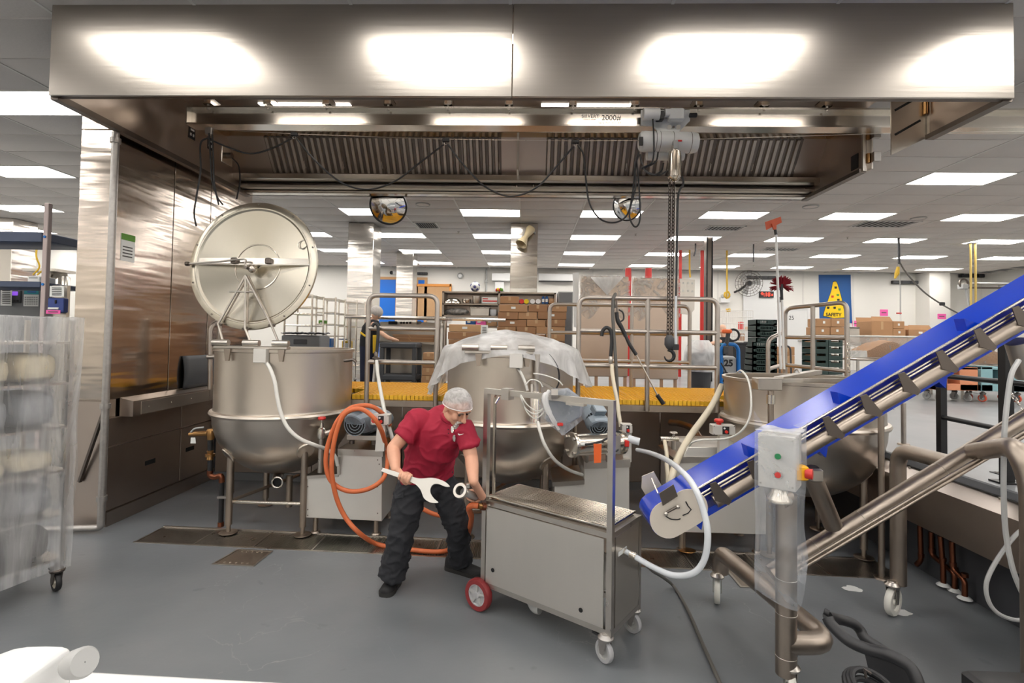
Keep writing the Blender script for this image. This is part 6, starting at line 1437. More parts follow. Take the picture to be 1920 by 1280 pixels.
# trousers
tr = MB()
ringloft(tr, [(pp_(803, 880, 3.71), V((.165, .03, 0)), V((0, .11, 0))), (pp_(801, 897, 3.72), V((.182, .03, 0)), V((0, .125, 0))), (pp_(800, 915, 3.73), V((.185, .04, 0)), V((0, .125, 0))), (pp_(800, 930, 3.73), V((.13, .04, 0)), V((0, .10, 0)))])
for (a, b, c, ra1, rb1, rc1) in ((RHP, RK, pp_(735, 1080, 3.64), .108, .086, .080), (LHP, LK, pp_(863, 1050, 3.94), .100, .080, .076)):
    caps(tr, [(a, ra1), (a.lerp(b, .5), (ra1+rb1)/2+.004), (b, rb1), (b.lerp(c, .5), (rb1+rc1)/2-.002)], 18); tr.tube([b.lerp(c, .45), c], [rb1*.98, rc1], 18)
trm = remesh(tr, .009, 5)
ns_ = [v.normal.copy() for v in trm.vertices]
for v, nn_ in zip(trm.vertices, ns_):
    p = v.co; n = noise.noise(V((p.x*6, p.y*6, p.z*10)))+.6*noise.noise(V((p.x*14, p.y*14, p.z*22))); k = 1.6 if p.z < .25 else 1
    r1_ = 1-abs(noise.noise(V((p.x*6, p.y*6, p.z*7+p.x*5)))); r2_ = 1-abs(noise.noise(V((p.x*11, p.y*11, p.z*16-p.x*8)))); v.co += nn_*(.012*r1_**6+.009*r2_**7*k+.006*n*min(k, 1.2)+.006*abs(noise.noise(V((p.x*10, p.y*10, p.z*30-p.x*12)))))
tro = put_mesh(trm, 'trousers', 'trouser_black', parent=man)
bvt = BVHTree.FromPolygons([v.co.copy() for v in trm.vertices], [p.vertices for p in trm.polygons])
P = [hit(bvt, x, y, man_org)[0] for x, y in ((741, 925), (757, 923), (757, 932), (741, 934))]
if all(p is not None for p in P): MB().prism([p+(CPOS-p).normalized()*.006 for p in P], (0, -.005, 0)).build('pocket_flap', 'trouser_black', parent=tro)
# shoes
for nm, heel, toe in (('r', (RA.x+.005, 3.72), (RA.x-.02, 3.535)), ('l', (A(846, 1062, Y=4.0).x, 3.99), (A(906, 1072, Y=3.88).x, 3.87))):
    mu, ms = MB(), MB(); d = V((toe[0]-heel[0], toe[1]-heel[1], 0)).normalized(); shoe(mu, ms, (heel[0]-d.x*.04, heel[1]-d.y*.04), toe, .052)
    o = mu.build('shoe', 'shoe_black', parent=man, angle=60); ms.build('sole', 'sole_black', parent=o)
# goatee, eyes, eyebrows, hairnet
gm = MB(); ell(gm, hq(0, .080, -.102), hs, hf, hu, (.036, .030, .030)); ell(gm, hq(0, .094, -.055), hs, hf, hu, (.026, .010, .007))
for e in (-1, 1): ell(gm, hq(e*.026, .085, -.075), hs, hf, hu, (.010, .014, .028))
M('beard_grey', (196, 190, 182), .9, bump=(120, .8), var=(90, .3)); put_mesh(remesh(gm, .004, 2), 'goatee', 'beard_grey', parent=man)
M('eye_dark', (52, 42, 38), .3); M('brow', (120, 104, 92), .9)
for e in (-1, 1):
    MB().ball(hq(e*.032, .081, .002), .009, 10).build('eye', 'eye_dark', parent=man); MB().tube([hq(e*.014, .097, .02), hq(e*.032, .096, .027), hq(e*.05, .084, .022)], [.004, .005, .003], 6).build('eyebrow', 'brow', parent=man)
hm_ = MB(); ell(hm_, hq(0, -.012, .018), hs, hf, hu, (.0775, .0985, .0975)); M('hair_grey', (150, 142, 134), .9, bump=(80, .5), var=(60, .2))
hair = MB()
def hcap(u, v, rs=(.078, .099, .099), c0=(0, -.01, .02), front=62, backa=112):
    a = 2*math.pi*u; mx = backa+(front-backa)*(.5+.5*math.cos(a)); th = math.radians(mx*v)
    return hq(c0[0]+math.sin(a)*math.sin(th)*rs[0], c0[1]+math.cos(a)*math.sin(th)*rs[1], c0[2]+math.cos(th)*rs[2])
hair.sheet(lambda u, v: hcap(u, v, front=44), 32, 12).build('hair', 'hair_grey', parent=man, angle=80)
film('hairnet_mesh', (248, 248, 248), .50, .16, 30.0, .6, .3)
def net(u, v):
    p = hcap(u, v, (.094, .110, .104), (0, -.006, .022), 76, 118); w_ = noise.noise(p*22); k = 1 if v < .9 else 1-(v-.9)*1.2
    c = hq(0, -.008, .02); return c+(p-c)*(1+.035*w_)*(.9+.1*k)
hn = MB().sheet(net, 72, 26).build('hairnet', 'hairnet_mesh', parent=man, angle=80)
MB().tube([net(k/40, .985) for k in range(40)], .0032, 6, closed=True).build('elastic_band', 'white_plastic', parent=hn)
# ---- wrench and hose end in his hands
wr_ = thing('wrench', 'large pale grey open ended wrench held in the right hand of the man', 'wrench', WA)
nrm = V((.2, -.9, .35)); nrm = (nrm-wax*nrm.dot(wax)).normalized(); wu = nrm.cross(wax).normalized()
if wu.z < 0: wu = -wu
Wq = lambda a, b: WA+wax*a+wu*b-nrm*.006
WLn = (WB-WA).length; J = .055
outl = [(0, .012), (-.008, .006), (-.008, -.006), (0, -.012), (WLn*.55, -.017), (WLn*.70, -.030), (WLn*.78, -.050), (WLn*.86, -.080), (WLn*.97, -.092), (WLn*1.08, -.086), (WLn*1.12, -.076), (WLn*1.02, -.062), (WLn*.94, -.040), (WLn*.91, -.012), (WLn*.94, .014), (WLn*1.03, .024), (WLn*1.14, .022), (WLn*1.22, .032), (WLn*1.12, .048), (WLn*.98, .052), (WLn*.84, .044), (WLn*.70, .024), (WLn*.55, .016)]
M('wrench_grey', (206, 202, 194), .38, .35)
MB().prism(catmull([Wq(a, b) for a, b in outl], 4, closed=True), nrm*.012).build('wrench_body', 'wrench_grey', parent=wr_, bevel=.002)
hn_ = thing('hose_clamp_end', 'shiny steel hose clamp on a grey hose held by the man', 'hose end', FA)
rt = oct_rot(fax)
MB().lathe([(.028, .0), (.044, .0), (.048, .008), (.048, .022), (.040, .03), (.034, .05), (.030, .06), (.028, .06), (.028, .0)], FA, 28, mat=rt).build('ferrule_ring', 'steel', parent=hn_)
MB().lathe([(.027, .012), (.027, .07)], FA, 20, mat=rt).build('bore', 'pack_dark', parent=hn_)
MB().cyl(FA+fax*.06, FB, .024, n=16).build('hose_stub', 'light_grey', parent=hn_); MB().rbox(FA+fax*.02+V((.03, -.02, .02)), FA+fax*.02+V((.055, .01, .05)), .004).build('clamp_nut', 'steel', parent=hn_)
# ---- woman at the far table
def simple_person(name, label, org, skin, parts):
    mb = MB(); skin(mb); return put_mesh(remesh(mb, .011, 3), name, 'skin_pale', org=org, label=label, cat='person')
wY = 9.25; g = lambda x, y, Y=wY: A(x, y, Y=Y)
worg = V((g(690, 700).x, wY, UP)); HDw = g(706, 586)
def wskin(mb):
    head(mb, HDw, (.75, -.1, -.6), (.5, .1, .8)); caps(mb, [(HDw-V((.05, 0, .1)), .05), (g(697, 608), .06), (g(694, 640), .11)])
    caps(mb, [(g(700, 608, wY-.15), .05), (g(712, 622, wY-.2), .042), (g(728, 633, wY-.25), .038), (g(742, 637, wY-.25), .028)]); caps(mb, [(g(742, 637, wY-.25), .022), (g(747, 638, wY-.25), .016)])
    for dx in (-3, 4): caps(mb, [(g(690+dx, 648), .09), (g(688+dx, 680), .065), (V((g(688+dx, 690).x, wY, UP+.12)), .045), (V((g(690+dx, 690).x+.1, wY-.1, UP+.05)), .04)])
wom = simple_person('person', 'woman in black with a yellow apron and hairnet working at a grey table', worg, wskin, None)
mb = MB(); ringloft(mb, [(g(692, 650), (.17, 0, 0), (0, .13, 0)), (g(692, 632), (.16, 0, 0), (0, .13, 0)), (g(697, 612), (.17, 0, 0), (0, .12, 0)), (g(699, 600), (.10, 0, 0), (0, .08, 0))]); caps(mb, [(g(699, 606, wY-.1), .075), (g(708, 618, wY-.17), .06)])
M('black_cloth', (30, 31, 36), .85, bump=(8, .3)); M('navy_cloth', (34, 38, 60), .85, bump=(8, .3)); put_mesh(remesh(mb, .014, 4), 'black_top', 'black_cloth', parent=wom)
mb = MB()
for dx in (-4, 4): caps(mb, [(g(691+dx, 648), .125), (g(688+dx, 672), .09), (V((g(687+dx, 690).x, wY, UP+.1)), .07)])
put_mesh(remesh(mb, .014, 4), 'jeans', 'navy_cloth', parent=wom)
M('apron_yellow', (232, 190, 40), .7); MB().sheet(lambda u, v: g(699+u*7, 628+v*34, wY-.14+.03*u), 4, 8).build('apron', 'apron_yellow', parent=wom, solid=.01)
MB().tube(catmull([g(676, 623, wY-.16), g(684, 629, wY-.17), g(694, 632, wY-.17)], 4), .018, 6).build('apron_string', 'apron_yellow', parent=wom)
ws, wf, wu_ = frame((.75, -.1, -.6), (.5, .1, .8)); mb = MB(); ell(mb, HDw+wu_*.02-wf*.01, ws, wf, wu_, (.10, .12, .105)); M('hairnet_far', (196, 190, 184), .8, bump=(40, .5), var=(30, .2)); mb.build('hairnet', 'hairnet_far', parent=wom)
for dx in (-3, 4): mu, ms = MB(), MB(); shoe(mu, ms, (g(688+dx, 690).x-.04, wY), (g(688+dx, 690).x+.22, wY-.1), .05); mu.v = [v+V((0, 0, UP)) for v in mu.v]; mu.build('shoe', 'shoe_black', parent=wom)
# ---- man beyond the black post
mY = 12.4; g = lambda x, y, Y=mY: A(x, y, Y=Y)
morg = V((g(1357, 700).x, mY, UP)); HDm = g(1355, 617)
def mskin(mb):
    head(mb, HDm, (-.7, -.6, -.3), (-.1, 0, 1)); caps(mb, [(HDm-V((0, 0, .09)), .055), (g(1358, 634), .06), (g(1358, 660), .12)])
    caps(mb, [(g(1350, 640, mY-.1), .05), (g(1330, 645, mY-.3), .045), (g(1324, 652, mY-.4), .035)]); caps(mb, [(g(1366, 640), .05), (g(1368, 655, mY-.1), .045), (g(1364, 662, mY-.3), .035)])
    for dx in (-5, 5): caps(mb, [(g(1358+dx, 672), .08), (V((g(1358+dx, 690).x, mY, UP+.1)), .05)])
mn = simple_person('person', 'man in a black shirt standing beyond the black post', morg, mskin, None)
mb = MB(); ringloft(mb, [(g(1358, 676), (.19, 0, 0), (0, .14, 0)), (g(1359, 655), (.20, 0, 0), (0, .15, 0)), (g(1359, 640), (.21, 0, 0), (0, .14, 0)), (g(1358, 632), (.12, 0, 0), (0, .09, 0))]); caps(mb, [(g(1366, 641), .085), (g(1368, 650, mY-.05), .07)]); caps(mb, [(g(1350, 641), .085), (g(1344, 645, mY-.1), .07)])
put_mesh(remesh(mb, .015, 4), 'black_shirt', 'black_cloth', parent=mn)
mb = MB()
for dx in (-5, 5): caps(mb, [(g(1358+dx, 674), .12), (V((g(1358+dx, 690).x, mY, UP+.08)), .08)])
put_mesh(remesh(mb, .015, 4), 'trousers', 'navy_cloth', parent=mn)
M('print_blue', (60, 150, 190), .7); MB().rbox(g(1351, 643, mY-.16), g(1358, 647, mY-.16)+V((0, .02, 0)), .004).build('shirt_print', 'print_blue', parent=mn)

for _s in _TS: bpy.data.scenes.remove(_s)
_TS.clear()
# ================================================================== BACKGROUND
def rect(name, x0, y0, x1, y1, Y, d, mat, **k):
    X0, X1, Z0, Z1 = prect(x0, y0, x1, y1, Y); return MB().rbox((X0, Y, Z0), (X1, Y+d, Z1), min(.008, d*.3)).build(name, mat, **k)
def zat(y, Y, x=960): return A(x, y, Y=Y).z
def crate_box(name, x0, y0, x1, y1, Y, d, mat, label, cat='box', group=None, tape=True, tag_=False, flaps=False, zb=None):
    X0, X1, Z0, Z1 = prect(x0, y0, x1, y1, Y); Z0 = zb if zb is not None else Z0
    t = thing(name, label, cat, ((X0+X1)/2, Y+d/2, Z0), group)
    MB().rbox((X0, Y, Z0), (X1, Y+d, Z1), .006).build('carton_body', mat, parent=t)
    xm = (X0+X1)/2; w_ = X1-X0
    if tape and not tag_: MB().box((xm-.025, Y-.002, Z0+(Z1-Z0)*.45), (xm+.025, Y, Z1-.005)).build('tape_strip', 'tape', parent=t)
    if tag_: MB().box((X0+w_*.42, Y-.004, Z0+(Z1-Z0)*.4), (X0+w_*.58, Y-.0005, Z0+(Z1-Z0)*.7)).build('paper_label', 'paper', parent=t)
    if flaps:
        MB().prism([(X0, Y, Z1), (X1, Y, Z1), (X1-.03, Y+.05, Z1+.1), (X0+.03, Y+.05, Z1+.1)], (0, .006, 0)).build('flap', mat, parent=t)
        MB().prism([(X0, Y+d, Z1), (X1, Y+d, Z1), (X1-.02, Y+d+.05, Z1+.1), (X0+.02, Y+d+.05, Z1+.1)], (0, .006, 0)).build('flap', mat, parent=t)
    return t
# ---- doors and wall fittings on the back wall
BW = BACKY-.02
def wdoor(name, x0, y0, x1, matp, fr='cardboard_light'):
    X0, X1 = A(x0, 600, Y=BW).x, A(x1, 600, Y=BW).x; Zt = A((x0+x1)/2, y0, Y=BW).z
    t = thing(name, None, None, ((X0+X1)/2, BW, UP), kind='structure')
    MB().box((X0, BW-.03, UP), (X1, BW, Zt)).build('door_leaf', matp, parent=t)
    for a, b in (((X0-.1, UP), (X0, Zt+.1)), ((X1, UP), (X1+.1, Zt+.1)), ((X0, Zt), (X1, Zt+.1))): MB().box((a[0], BW-.05, a[1]), (b[0], BW, b[1])).build('door_frame', fr, parent=t)
    return t
wdoor('door_1', 703, 524, 741, 'blue_door'); wdoor('door_2', 783, 525, 795, 'blue_door')
d3 = wdoor('door_3', 1472, 580, 1513, 'white_paint', 'white_paint'); text(d3, '25', A(1484, 596, Y=BW-.035), .2); MB().rbox(A(1497, 637, Y=BW-.1), A(1513, 640, Y=BW-.06), .01).build('push_bar', 'steel', parent=d3)
text(d3, '-  -', A(1484, 590, Y=BW-.035), .08)
wdoor('door_4', 1398, 515, 1460, 'white_paint', 'white_paint')
cbd = thing('cork_board', 'pale cork board in an orange wood frame on the back wall', 'board', A(808, 585, Y=BW-.06)); rect('cork', 773, 536, 843, 600, BW-.05, .02, 'cardboard_light', parent=cbd)
M('orange_wood', (226, 150, 70), .6)
for q in ((770, 532, 846, 537), (770, 532, 774, 600), (842, 532, 846, 600)): rect('frame_side', *q, BW-.07, .04, 'orange_wood', parent=cbd)
for q, lab in (((782, 510, 801, 515), 'dark strip unit on the back wall above the second blue door'), ((1045, 499, 1106, 504), 'long dark strip unit on the back wall behind the wrapped tables'), ((1675, 526, 1741, 532), 'dark strip unit on the back wall right of the banner'), ((1802, 514, 1867, 520), 'dark strip unit on the back wall at the far right'), ((1395, 517, 1455, 523), 'dark strip unit on the back wall behind the fan')):
    t = thing('wall_strip', lab, 'vent', A((q[0]+q[2])/2, q[3], Y=BW-.12), 'dark strip units'); rect('housing', *q, BW-.12, .12, 'black_plastic', parent=t)
    for k in range(4): rect('louvre', q[0]+(q[2]-q[0])*(k+.1)/4, q[1]+1, q[0]+(q[2]-q[0])*(k+.9)/4, q[3]-1, BW-.13, .01, 'dark_grey', parent=t)
t = thing('camera_dome', 'small black and white dome camera on the back wall above the blue door', 'camera', A(735, 514, Y=BW-.1)); MB().ball(A(734, 511, Y=BW-.08), .07, 14).build('dome', 'black_plastic', parent=t); MB().cyl(A(739, 511, Y=BW-.1), A(739, 511, Y=BW), .06, n=14).build('mount', 'white_plastic', parent=t)
t = thing('wall_speaker', 'round white speaker on the back wall left of the ball', 'speaker', A(864, 520, Y=BW-.1)); MB().lathe([(.001, .06), (.07, .06), (.1, .0)], A(863, 517, Y=BW-.02), 18, mat=oct_rot((0, -1, 0))).build('cone', 'white_plastic', parent=t); MB().torus(A(863, 517, Y=BW-.03), .1, .015, ax=(0, 1, 0)).build('rim', 'light_grey', parent=t)
t = thing('wall_cooler', 'white rectangular wall unit beside the horn speaker column', 'wall unit', A(940, 526, Y=BW-.3)); rect('housing', 922, 512, 957, 526, BW-.3, .3, 'white_paint', parent=t); rect('lower_box', 928, 527, 945, 545, BW-.2, .2, 'white_paint', parent=t)
t = thing('wall_cooler', 'long white wall unit right of the horn speaker column', 'wall unit', A(1040, 528, Y=BW-.3)); rect('housing', 1010, 513, 1075, 526, BW-.3, .3, 'white_paint', parent=t); rect('seam', 1010, 526, 1075, 527, BW-.28, .26, 'dark_grey', parent=t)
t = thing('conduit_run', 'grey conduit rising up the back wall left of the horn speaker column', 'pipe', A(912, 545, Y=BW-.1)); MB().cyl(A(912, 560, Y=BW-.05), A(912, 503, Y=BW-.05), .03, n=8).build('pipe', 'light_grey', parent=t); MB().rbox(A(909, 524, Y=BW-.1), A(915, 530, Y=BW-.02), .01).build('junction_box', 'light_grey', parent=t)
wp_ = thing('wall_pier', None, None, A(1763, 600, Y=BW), kind='structure'); X0, X1 = A(1762, 560, Y=18.4).x, A(1782, 560, Y=18.4).x; MB().box((X0-.35, 18.4, UP), (X1, BACKY, CEIL)).build('pier_face', 'wall_paint', parent=wp_)
# horn speaker on the column
hs_ = thing('horn_speaker', 'beige horn speaker mounted on the middle stainless column', 'speaker', A(985, 462, Y=11.2))
a, b = A(996, 428, Y=11.15), A(977, 458, Y=10.95); ax = (b-a).normalized(); L = (b-a).length; M('horn_beige', (186, 170, 136), .5)
MB().lathe([(.001, 0), (.09, .0), (.1, .04), (.06, L*.45), (.05, L*.55), (.10, L*.85), (.13, L), (.12, L), (.05, L*.6), (.001, L*.55)], a, 24, mat=oct_rot(ax)).build('horn', 'horn_beige', parent=hs_); MB().tube([A(1003, 437, Y=11.28), A(1000, 432, Y=11.15), A(990, 440, Y=11.1)], .02, 8).build('bracket', 'light_grey', parent=hs_)
# ---- red pipes, black post, drops
for px, y1, Y, r, lab in ((1177, 640, 14, .085, 'wide red pipe behind the wrapped tables, left one'), (1215, 640, 14, .09, 'wide red pipe behind the wrapped tables, middle one'), (1275, 640, 14, .04, 'thin red pipe behind the hoist chain'), (1316, 645, 14, .05, 'red pipe standing left of the black post')):
    p = A(px, 600, Y=Y); t = thing('red_pipe', lab, 'pipe', (p.x, Y, UP), 'red fire pipes'); MB().cyl((p.x, Y, UP), (p.x, Y, A(px, 503, Y=Y).z if r > .06 else CEIL-.1), r, n=16).build('pipe', 'red_paint', parent=t); MB().cyl((p.x, Y, UP+.2), (p.x, Y, UP+.3), r+.03, n=16).build('flange', 'red_paint', parent=t)
p = A(1336, 600, Y=12.4); t = thing('black_post', 'square dark steel post rising from floor to ceiling behind the rail', 'post', (p.x, 12.7, UP)); MB().box((p.x-.08, 12.62, UP), (p.x+.08, 12.78, CEIL)).build('post', 'steel_dark', parent=t)
for s_ in (-1, 1): MB().box((p.x+s_*.05, 12.60, UP), (p.x+s_*.075, 12.62, CEIL)).build('channel', 'black_steel', parent=t)
def drop(name, pts, Y, r, mat, lab, cat='cord'):
    P = [A(x, y, Y=Y) for x, y in pts]; P[0].z = CEIL-.002; return MB().tube(catmull(P, 5), r, 6).build(name, mat, label=lab, cat=cat)
drop('yellow_drop_cord', [(1363, 480), (1363, 520), (1363, 546), (1359, 549), (1359, 556), (1365, 558), (1368, 552), (1364, 546), (1362, 556), (1363, 560)], 14.5, .025, 'yellow_cord', 'yellow drop cord with a looped end hanging right of the black post')
drop('yellow_drop_cord', [(1293, 478), (1293, 500), (1294, 520)], 14.5, .025, 'yellow_cord', 'yellow drop cord hanging beside the hoist chain')
drop('black_drop', [(1413, 458), (1413, 475), (1413, 491)], 13.5, .02, 'black_plastic', 'short black drop rod hanging above the wall fan', 'rod'); drop('black_drop', [(1304, 456), (1304, 470), (1301, 480)], 13.5, .02, 'black_plastic', 'short black drop rod hanging right of the hoist chain', 'rod')
t = thing('hose_drop', 'dark air hose drop with a yellow tag sweeping down to the right', 'hose', A(1688, 590, Y=12.5)); c = A(1685, 484, Y=12.5); c.z = CEIL
MB().cyl(c, A(1686, 495, Y=12.5), .025, n=8).build('ceiling_rod', 'dark_grey', parent=t); MB().tube(catmull([A(x, y, Y=12.5) for x, y in ((1687, 492), (1700, 512), (1730, 545), (1762, 568), (1800, 589), (1830, 602))], 6), .018, 8).build('hose', 'grey_cable', parent=t)
MB().tube([A(1686, 495, Y=12.5), A(1688, 540, Y=12.5), A(1688, 590, Y=12.5)], .012, 6).build('wand', 'light_grey', parent=t); MB().cyl(A(1681, 587, Y=12.5), A(1690, 587, Y=12.5), .015, n=6).build('tap_lever', 'red_plastic', parent=t); MB().tube([A(1684, 500, Y=12.45), A(1682, 512, Y=12.45), A(1678, 522, Y=12.45)], [.03, .05, .02], 8).build('yellow_tag', 'yellow_cord', parent=t); MB().rbox(A(1763, 566, Y=12.48), A(1770, 573, Y=12.52), .01).build('connector', 'black_plastic', parent=t)
for px, lab in ((1820, 'yellow ceiling post, left of the pair at the far right'), (1829, 'yellow ceiling post, right of the pair at the far right')):
    p = A(px, 500, Y=13); t = thing('yellow_post', lab, 'post', (p.x, 13, 1.8)); MB().cyl((p.x, 13, 1.8), (p.x, 13, CEIL), .024, n=10).build('post', 'post_yellow', parent=t); MB().box((p.x-.05, 12.95, CEIL-.02), (p.x+.05, 13.05, CEIL-.001)).build('ceiling_plate', 'dark_grey', parent=t); MB().box((p.x-.05, 12.9, UP), (p.x+.05, 13.1, 1.8)).build('base_housing', 'steel_dark', parent=t)
t = thing('track_bar', 'steel track bar with rollers on the wall at the far right', 'track', A(1850, 545, Y=15)); rect('bar', 1808, 530, 1925, 534, 15, .1, 'steel', parent=t); rect('bar', 1812, 538, 1925, 541, 15, .1, 'steel_dark', parent=t); MB().torus(A(1807, 531, Y=15), .12, .03, ax=(0, 1, 0)).build('pulley', 'steel_dark', parent=t); rect('gear_box', 1806, 532, 1816, 541, 14.9, .2, 'light_grey', parent=t); MB().cyl(A(1811, 541, Y=15), A(1818, 580, Y=15), .03, n=8).build('cable', 'light_grey', parent=t)
for px in (1875, 1930): MB().cyl(A(px, 532, Y=15.05), (A(px, 600, Y=15.05).x, 15.05, UP), .04, n=8).build('upright', 'light_grey', parent=t)
# ---- fan, clock, emergency light, banner, pink notes
fn = thing('wall_fan', 'grey wire cage fan mounted high on the back wall', 'fan', A(1404, 555, Y=18.3)); c = A(1404, 531, Y=18.3); R_ = 24*18.3/960; n_ = V((-.15, -1, -.1)).normalized(); mt = oct_rot(n_)
for k in range(5): MB().torus(c+n_*.08*(1-k/5), R_*(k+1)/5, .008, ax=n_, n=36, m=5).build('cage_ring', 'steel_dark', parent=fn)
u_ = n_.orthogonal().normalized(); w_ = n_.cross(u_)
for k in range(20):
    t_ = 2*math.pi*k/20; e = u_*math.cos(t_)+w_*math.sin(t_); MB().tube([c+n_*.1+e*.06, c+n_*.08+e*R_*.6, c+e*R_], .005, 5).build('cage_wire', 'steel_dark', parent=fn)
for k in range(3):
    t_ = 2*math.pi*k/3+.4; e = u_*math.cos(t_)+w_*math.sin(t_); s2 = n_.cross(e); MB().prism([c+e*.06-s2*.04, c+e*.06+s2*.04, c+e*R_*.85+s2*.13, c+e*R_*.85-s2*.10], n_*.01).build('blade', 'light_grey', parent=fn)
MB().cyl(c-n_*.12, c+n_*.04, .09, n=16).build('motor_hub', 'dark_grey', parent=fn); MB().tube([c-n_*.1, c+V((-.15, .4, -.2)), V((c.x-.2, BW, c.z-.25))], .04, 8).build('wall_arm', 'black_plastic', parent=fn)
ck = thing('wall_clock', 'red digital clock showing 9:18 on the back wall', 'clock', A(1438, 557, Y=BW-.1)); rect('housing', 1425, 546, 1451, 557.5, BW-.1, .1, 'black_plastic', parent=ck); M('led_red', (255, 60, 40), .5, emit=2.5); text(ck, '9:18', A(1435.5, 552, Y=BW-.105), .2, 'led_red', bold=.002); MB().box(A(1447, 551, Y=BW-.104), A(1449, 554.5, Y=BW-.102)).build('alarm_dot', 'led_red', parent=ck)
el = thing('emergency_light', 'beige emergency light box under the yellow cord', 'light', A(1360, 567, Y=BW-.2)); rect('housing', 1352, 557, 1369, 567, BW-.2, .2, 'white_paint', parent=el)
for px in (1355, 1366): MB().ball(A(px, 555, Y=BW-.2), .07, 12).build('lamp_head', 'light_grey', parent=el)
bn = thing('safety_banner', 'blue banner with a yellow SAFETY cone hung on the back wall', 'banner', A(1566, 607, Y=BW-.05)); M('banner_blue', (30, 86, 150), .6, var=(3, .08)); M('cone_yellow', (250, 208, 20), .6); M('cone_dark', (34, 34, 40), .6)
BQ = lambda x, y, e=0: A(x, y, Y=BW+.008-e)
MB().prism([BQ(1535, 515), BQ(1595, 515), BQ(1596, 560), BQ(1598, 606), BQ(1566, 600), BQ(1537, 597)], (0, .01, 0)).build('cloth', 'banner_blue', parent=bn)
cone = [(1562, 529), (1565, 527.5), (1568, 528), (1570, 532), (1574, 545), (1578, 560), (1582, 580), (1583, 595), (1564, 596), (1544, 592), (1545, 586), (1553, 562), (1559, 545), (1561, 534)]
cc = V((1565, 566, 0)); MB().prism([BQ(cc.x+(x-cc.x)*1.05, cc.y+(y-cc.y)*1.03, .004) for x, y in cone], (0, .004, 0)).build('cone_outline', 'cone_dark', parent=bn); MB().prism([BQ(x, y, .009) for x, y in cone], (0, .004, 0)).build('cone_print', 'cone_yellow', parent=bn)
text(bn, 'SAFETY', BQ(1563, 590, .016), .17, bold=.004)
for x, y, mt_ in ((1567, 539, 'ink'), (1561, 556, 'red_plastic'), (1571, 553, 'green_print'), (1572, 562, 'ink'), (1553, 577, 'ink'), (1565, 577, 'ink'), (1574, 580, 'green_print')): MB().prism([BQ(x-2.5, y-2, .014), BQ(x+2.5, y-2, .014), BQ(x+2, y+2, .014), BQ(x-2, y+2, .014)], (0, .003, 0)).build('print_mark', mt_, parent=bn)
for i, (x0, y0, x1, y1, Y, lab) in enumerate(((1598, 601, 1612, 612, BACKY+.012, 'bright pink paper note right of the blue banner'), (1650, 580, 1665, 592, BACKY+.012, 'bright pink paper note above the open brown carton'), (1728, 584, 1744, 596, BACKY+.012, 'bright pink paper note above the low cartons'), (1758, 588, 1774, 598, 18.412, 'bright pink paper note on the white pier'), (1785, 595, 1796, 602, BACKY+.012, 'bright pink paper note touching the belt edge'), (1528, 603, 1532, 614, BACKY+.012, 'narrow pink paper note left of the blue banner'))):
    t = thing('pink_note', lab, 'note', A((x0+x1)/2, y1, Y=Y-.02), 'pink notes'); rect('sheet', x0, y0, x1, y1, Y-.02, .006, 'pink_paper', parent=t); rect('print_line', x0+(x1-x0)*.2, y0+(y1-y0)*.42, x0+(x1-x0)*.8, y0+(y1-y0)*.56, Y-.024, .004, 'ink_grey', parent=t)
# squeegee and brush poles leaning by the third kettle
M('squeegee_orange', (206, 92, 58), .5); M('bristle_red', (136, 18, 34), .8, var=(40, .3)); sq = thing('squeegee_pole', 'orange squeegee head on a long white pole', 'squeegee', A(1467, 694, Y=5.75)); q = lambda x, y, Y=5.7: A(x, y, Y=Y)
MB().cyl(q(1455, 440), q(1464, 692), .013, n=10).build('pole', 'white_plastic', parent=sq); MB().cyl(q(1453, 428), q(1455, 440), .016, n=10).build('grip_joint', 'black_plastic', parent=sq); MB().rbox(q(1459, 556), q(1464, 567)+V((0, .03, 0)), .006).build('lock_collar', 'black_plastic', parent=sq)
MB().prism([q(1435, 416), q(1464, 406), q(1466, 417), q(1437, 431)], (0, .012, 0)).build('blade', 'squeegee_orange', parent=sq); MB().prism([q(1447, 419, 5.68), q(1456, 416, 5.68), q(1456, 430, 5.68), q(1451, 430, 5.68)], (0, .02, 0)).build('head_bracket', 'squeegee_orange', parent=sq)
bp_ = thing('brush_pole', 'dark red round brush on a white pole beside the squeegee', 'brush', A(1468, 694, Y=5.80)); MB().cyl(q(1466, 560, 5.8), q(1470, 692, 5.8), .013, n=10).build('pole', 'white_plastic', parent=bp_); MB().cyl(q(1465, 542, 5.8), q(1466, 562, 5.8), .016, n=10).build('grip_joint', 'black_plastic', parent=bp_)
mb = MB(); c = q(1465, 532, 5.8); random.seed(4)
for k in range(240):
    a_ = math.radians(random.uniform(-20, 200)); rr = random.uniform(.085, .115); y_ = random.uniform(-.06, .06); mb.cyl(c+V((math.cos(a_)*.02, y_*.4, math.sin(a_)*.02-.02)), c+V((math.cos(a_)*rr, y_, math.sin(a_)*rr-.02-(.03 if math.sin(a_) < .2 else 0))), .004, .003, 5)
mb.build('bristles', 'bristle_red', parent=bp_, kind='stuff'); MB().cyl(c-V((0, 0, .07)), c, .02, n=8).build('brush_core', 'dark_grey', parent=bp_)
mb = MB(); chain(mb, A(1590, 642, Y=5.55), A(1592, 705, Y=5.55), .04, .018, .005); mb.build('gate_chain', 'steel_bright', label='bright chain hanging from the stair rail post', cat='chain')
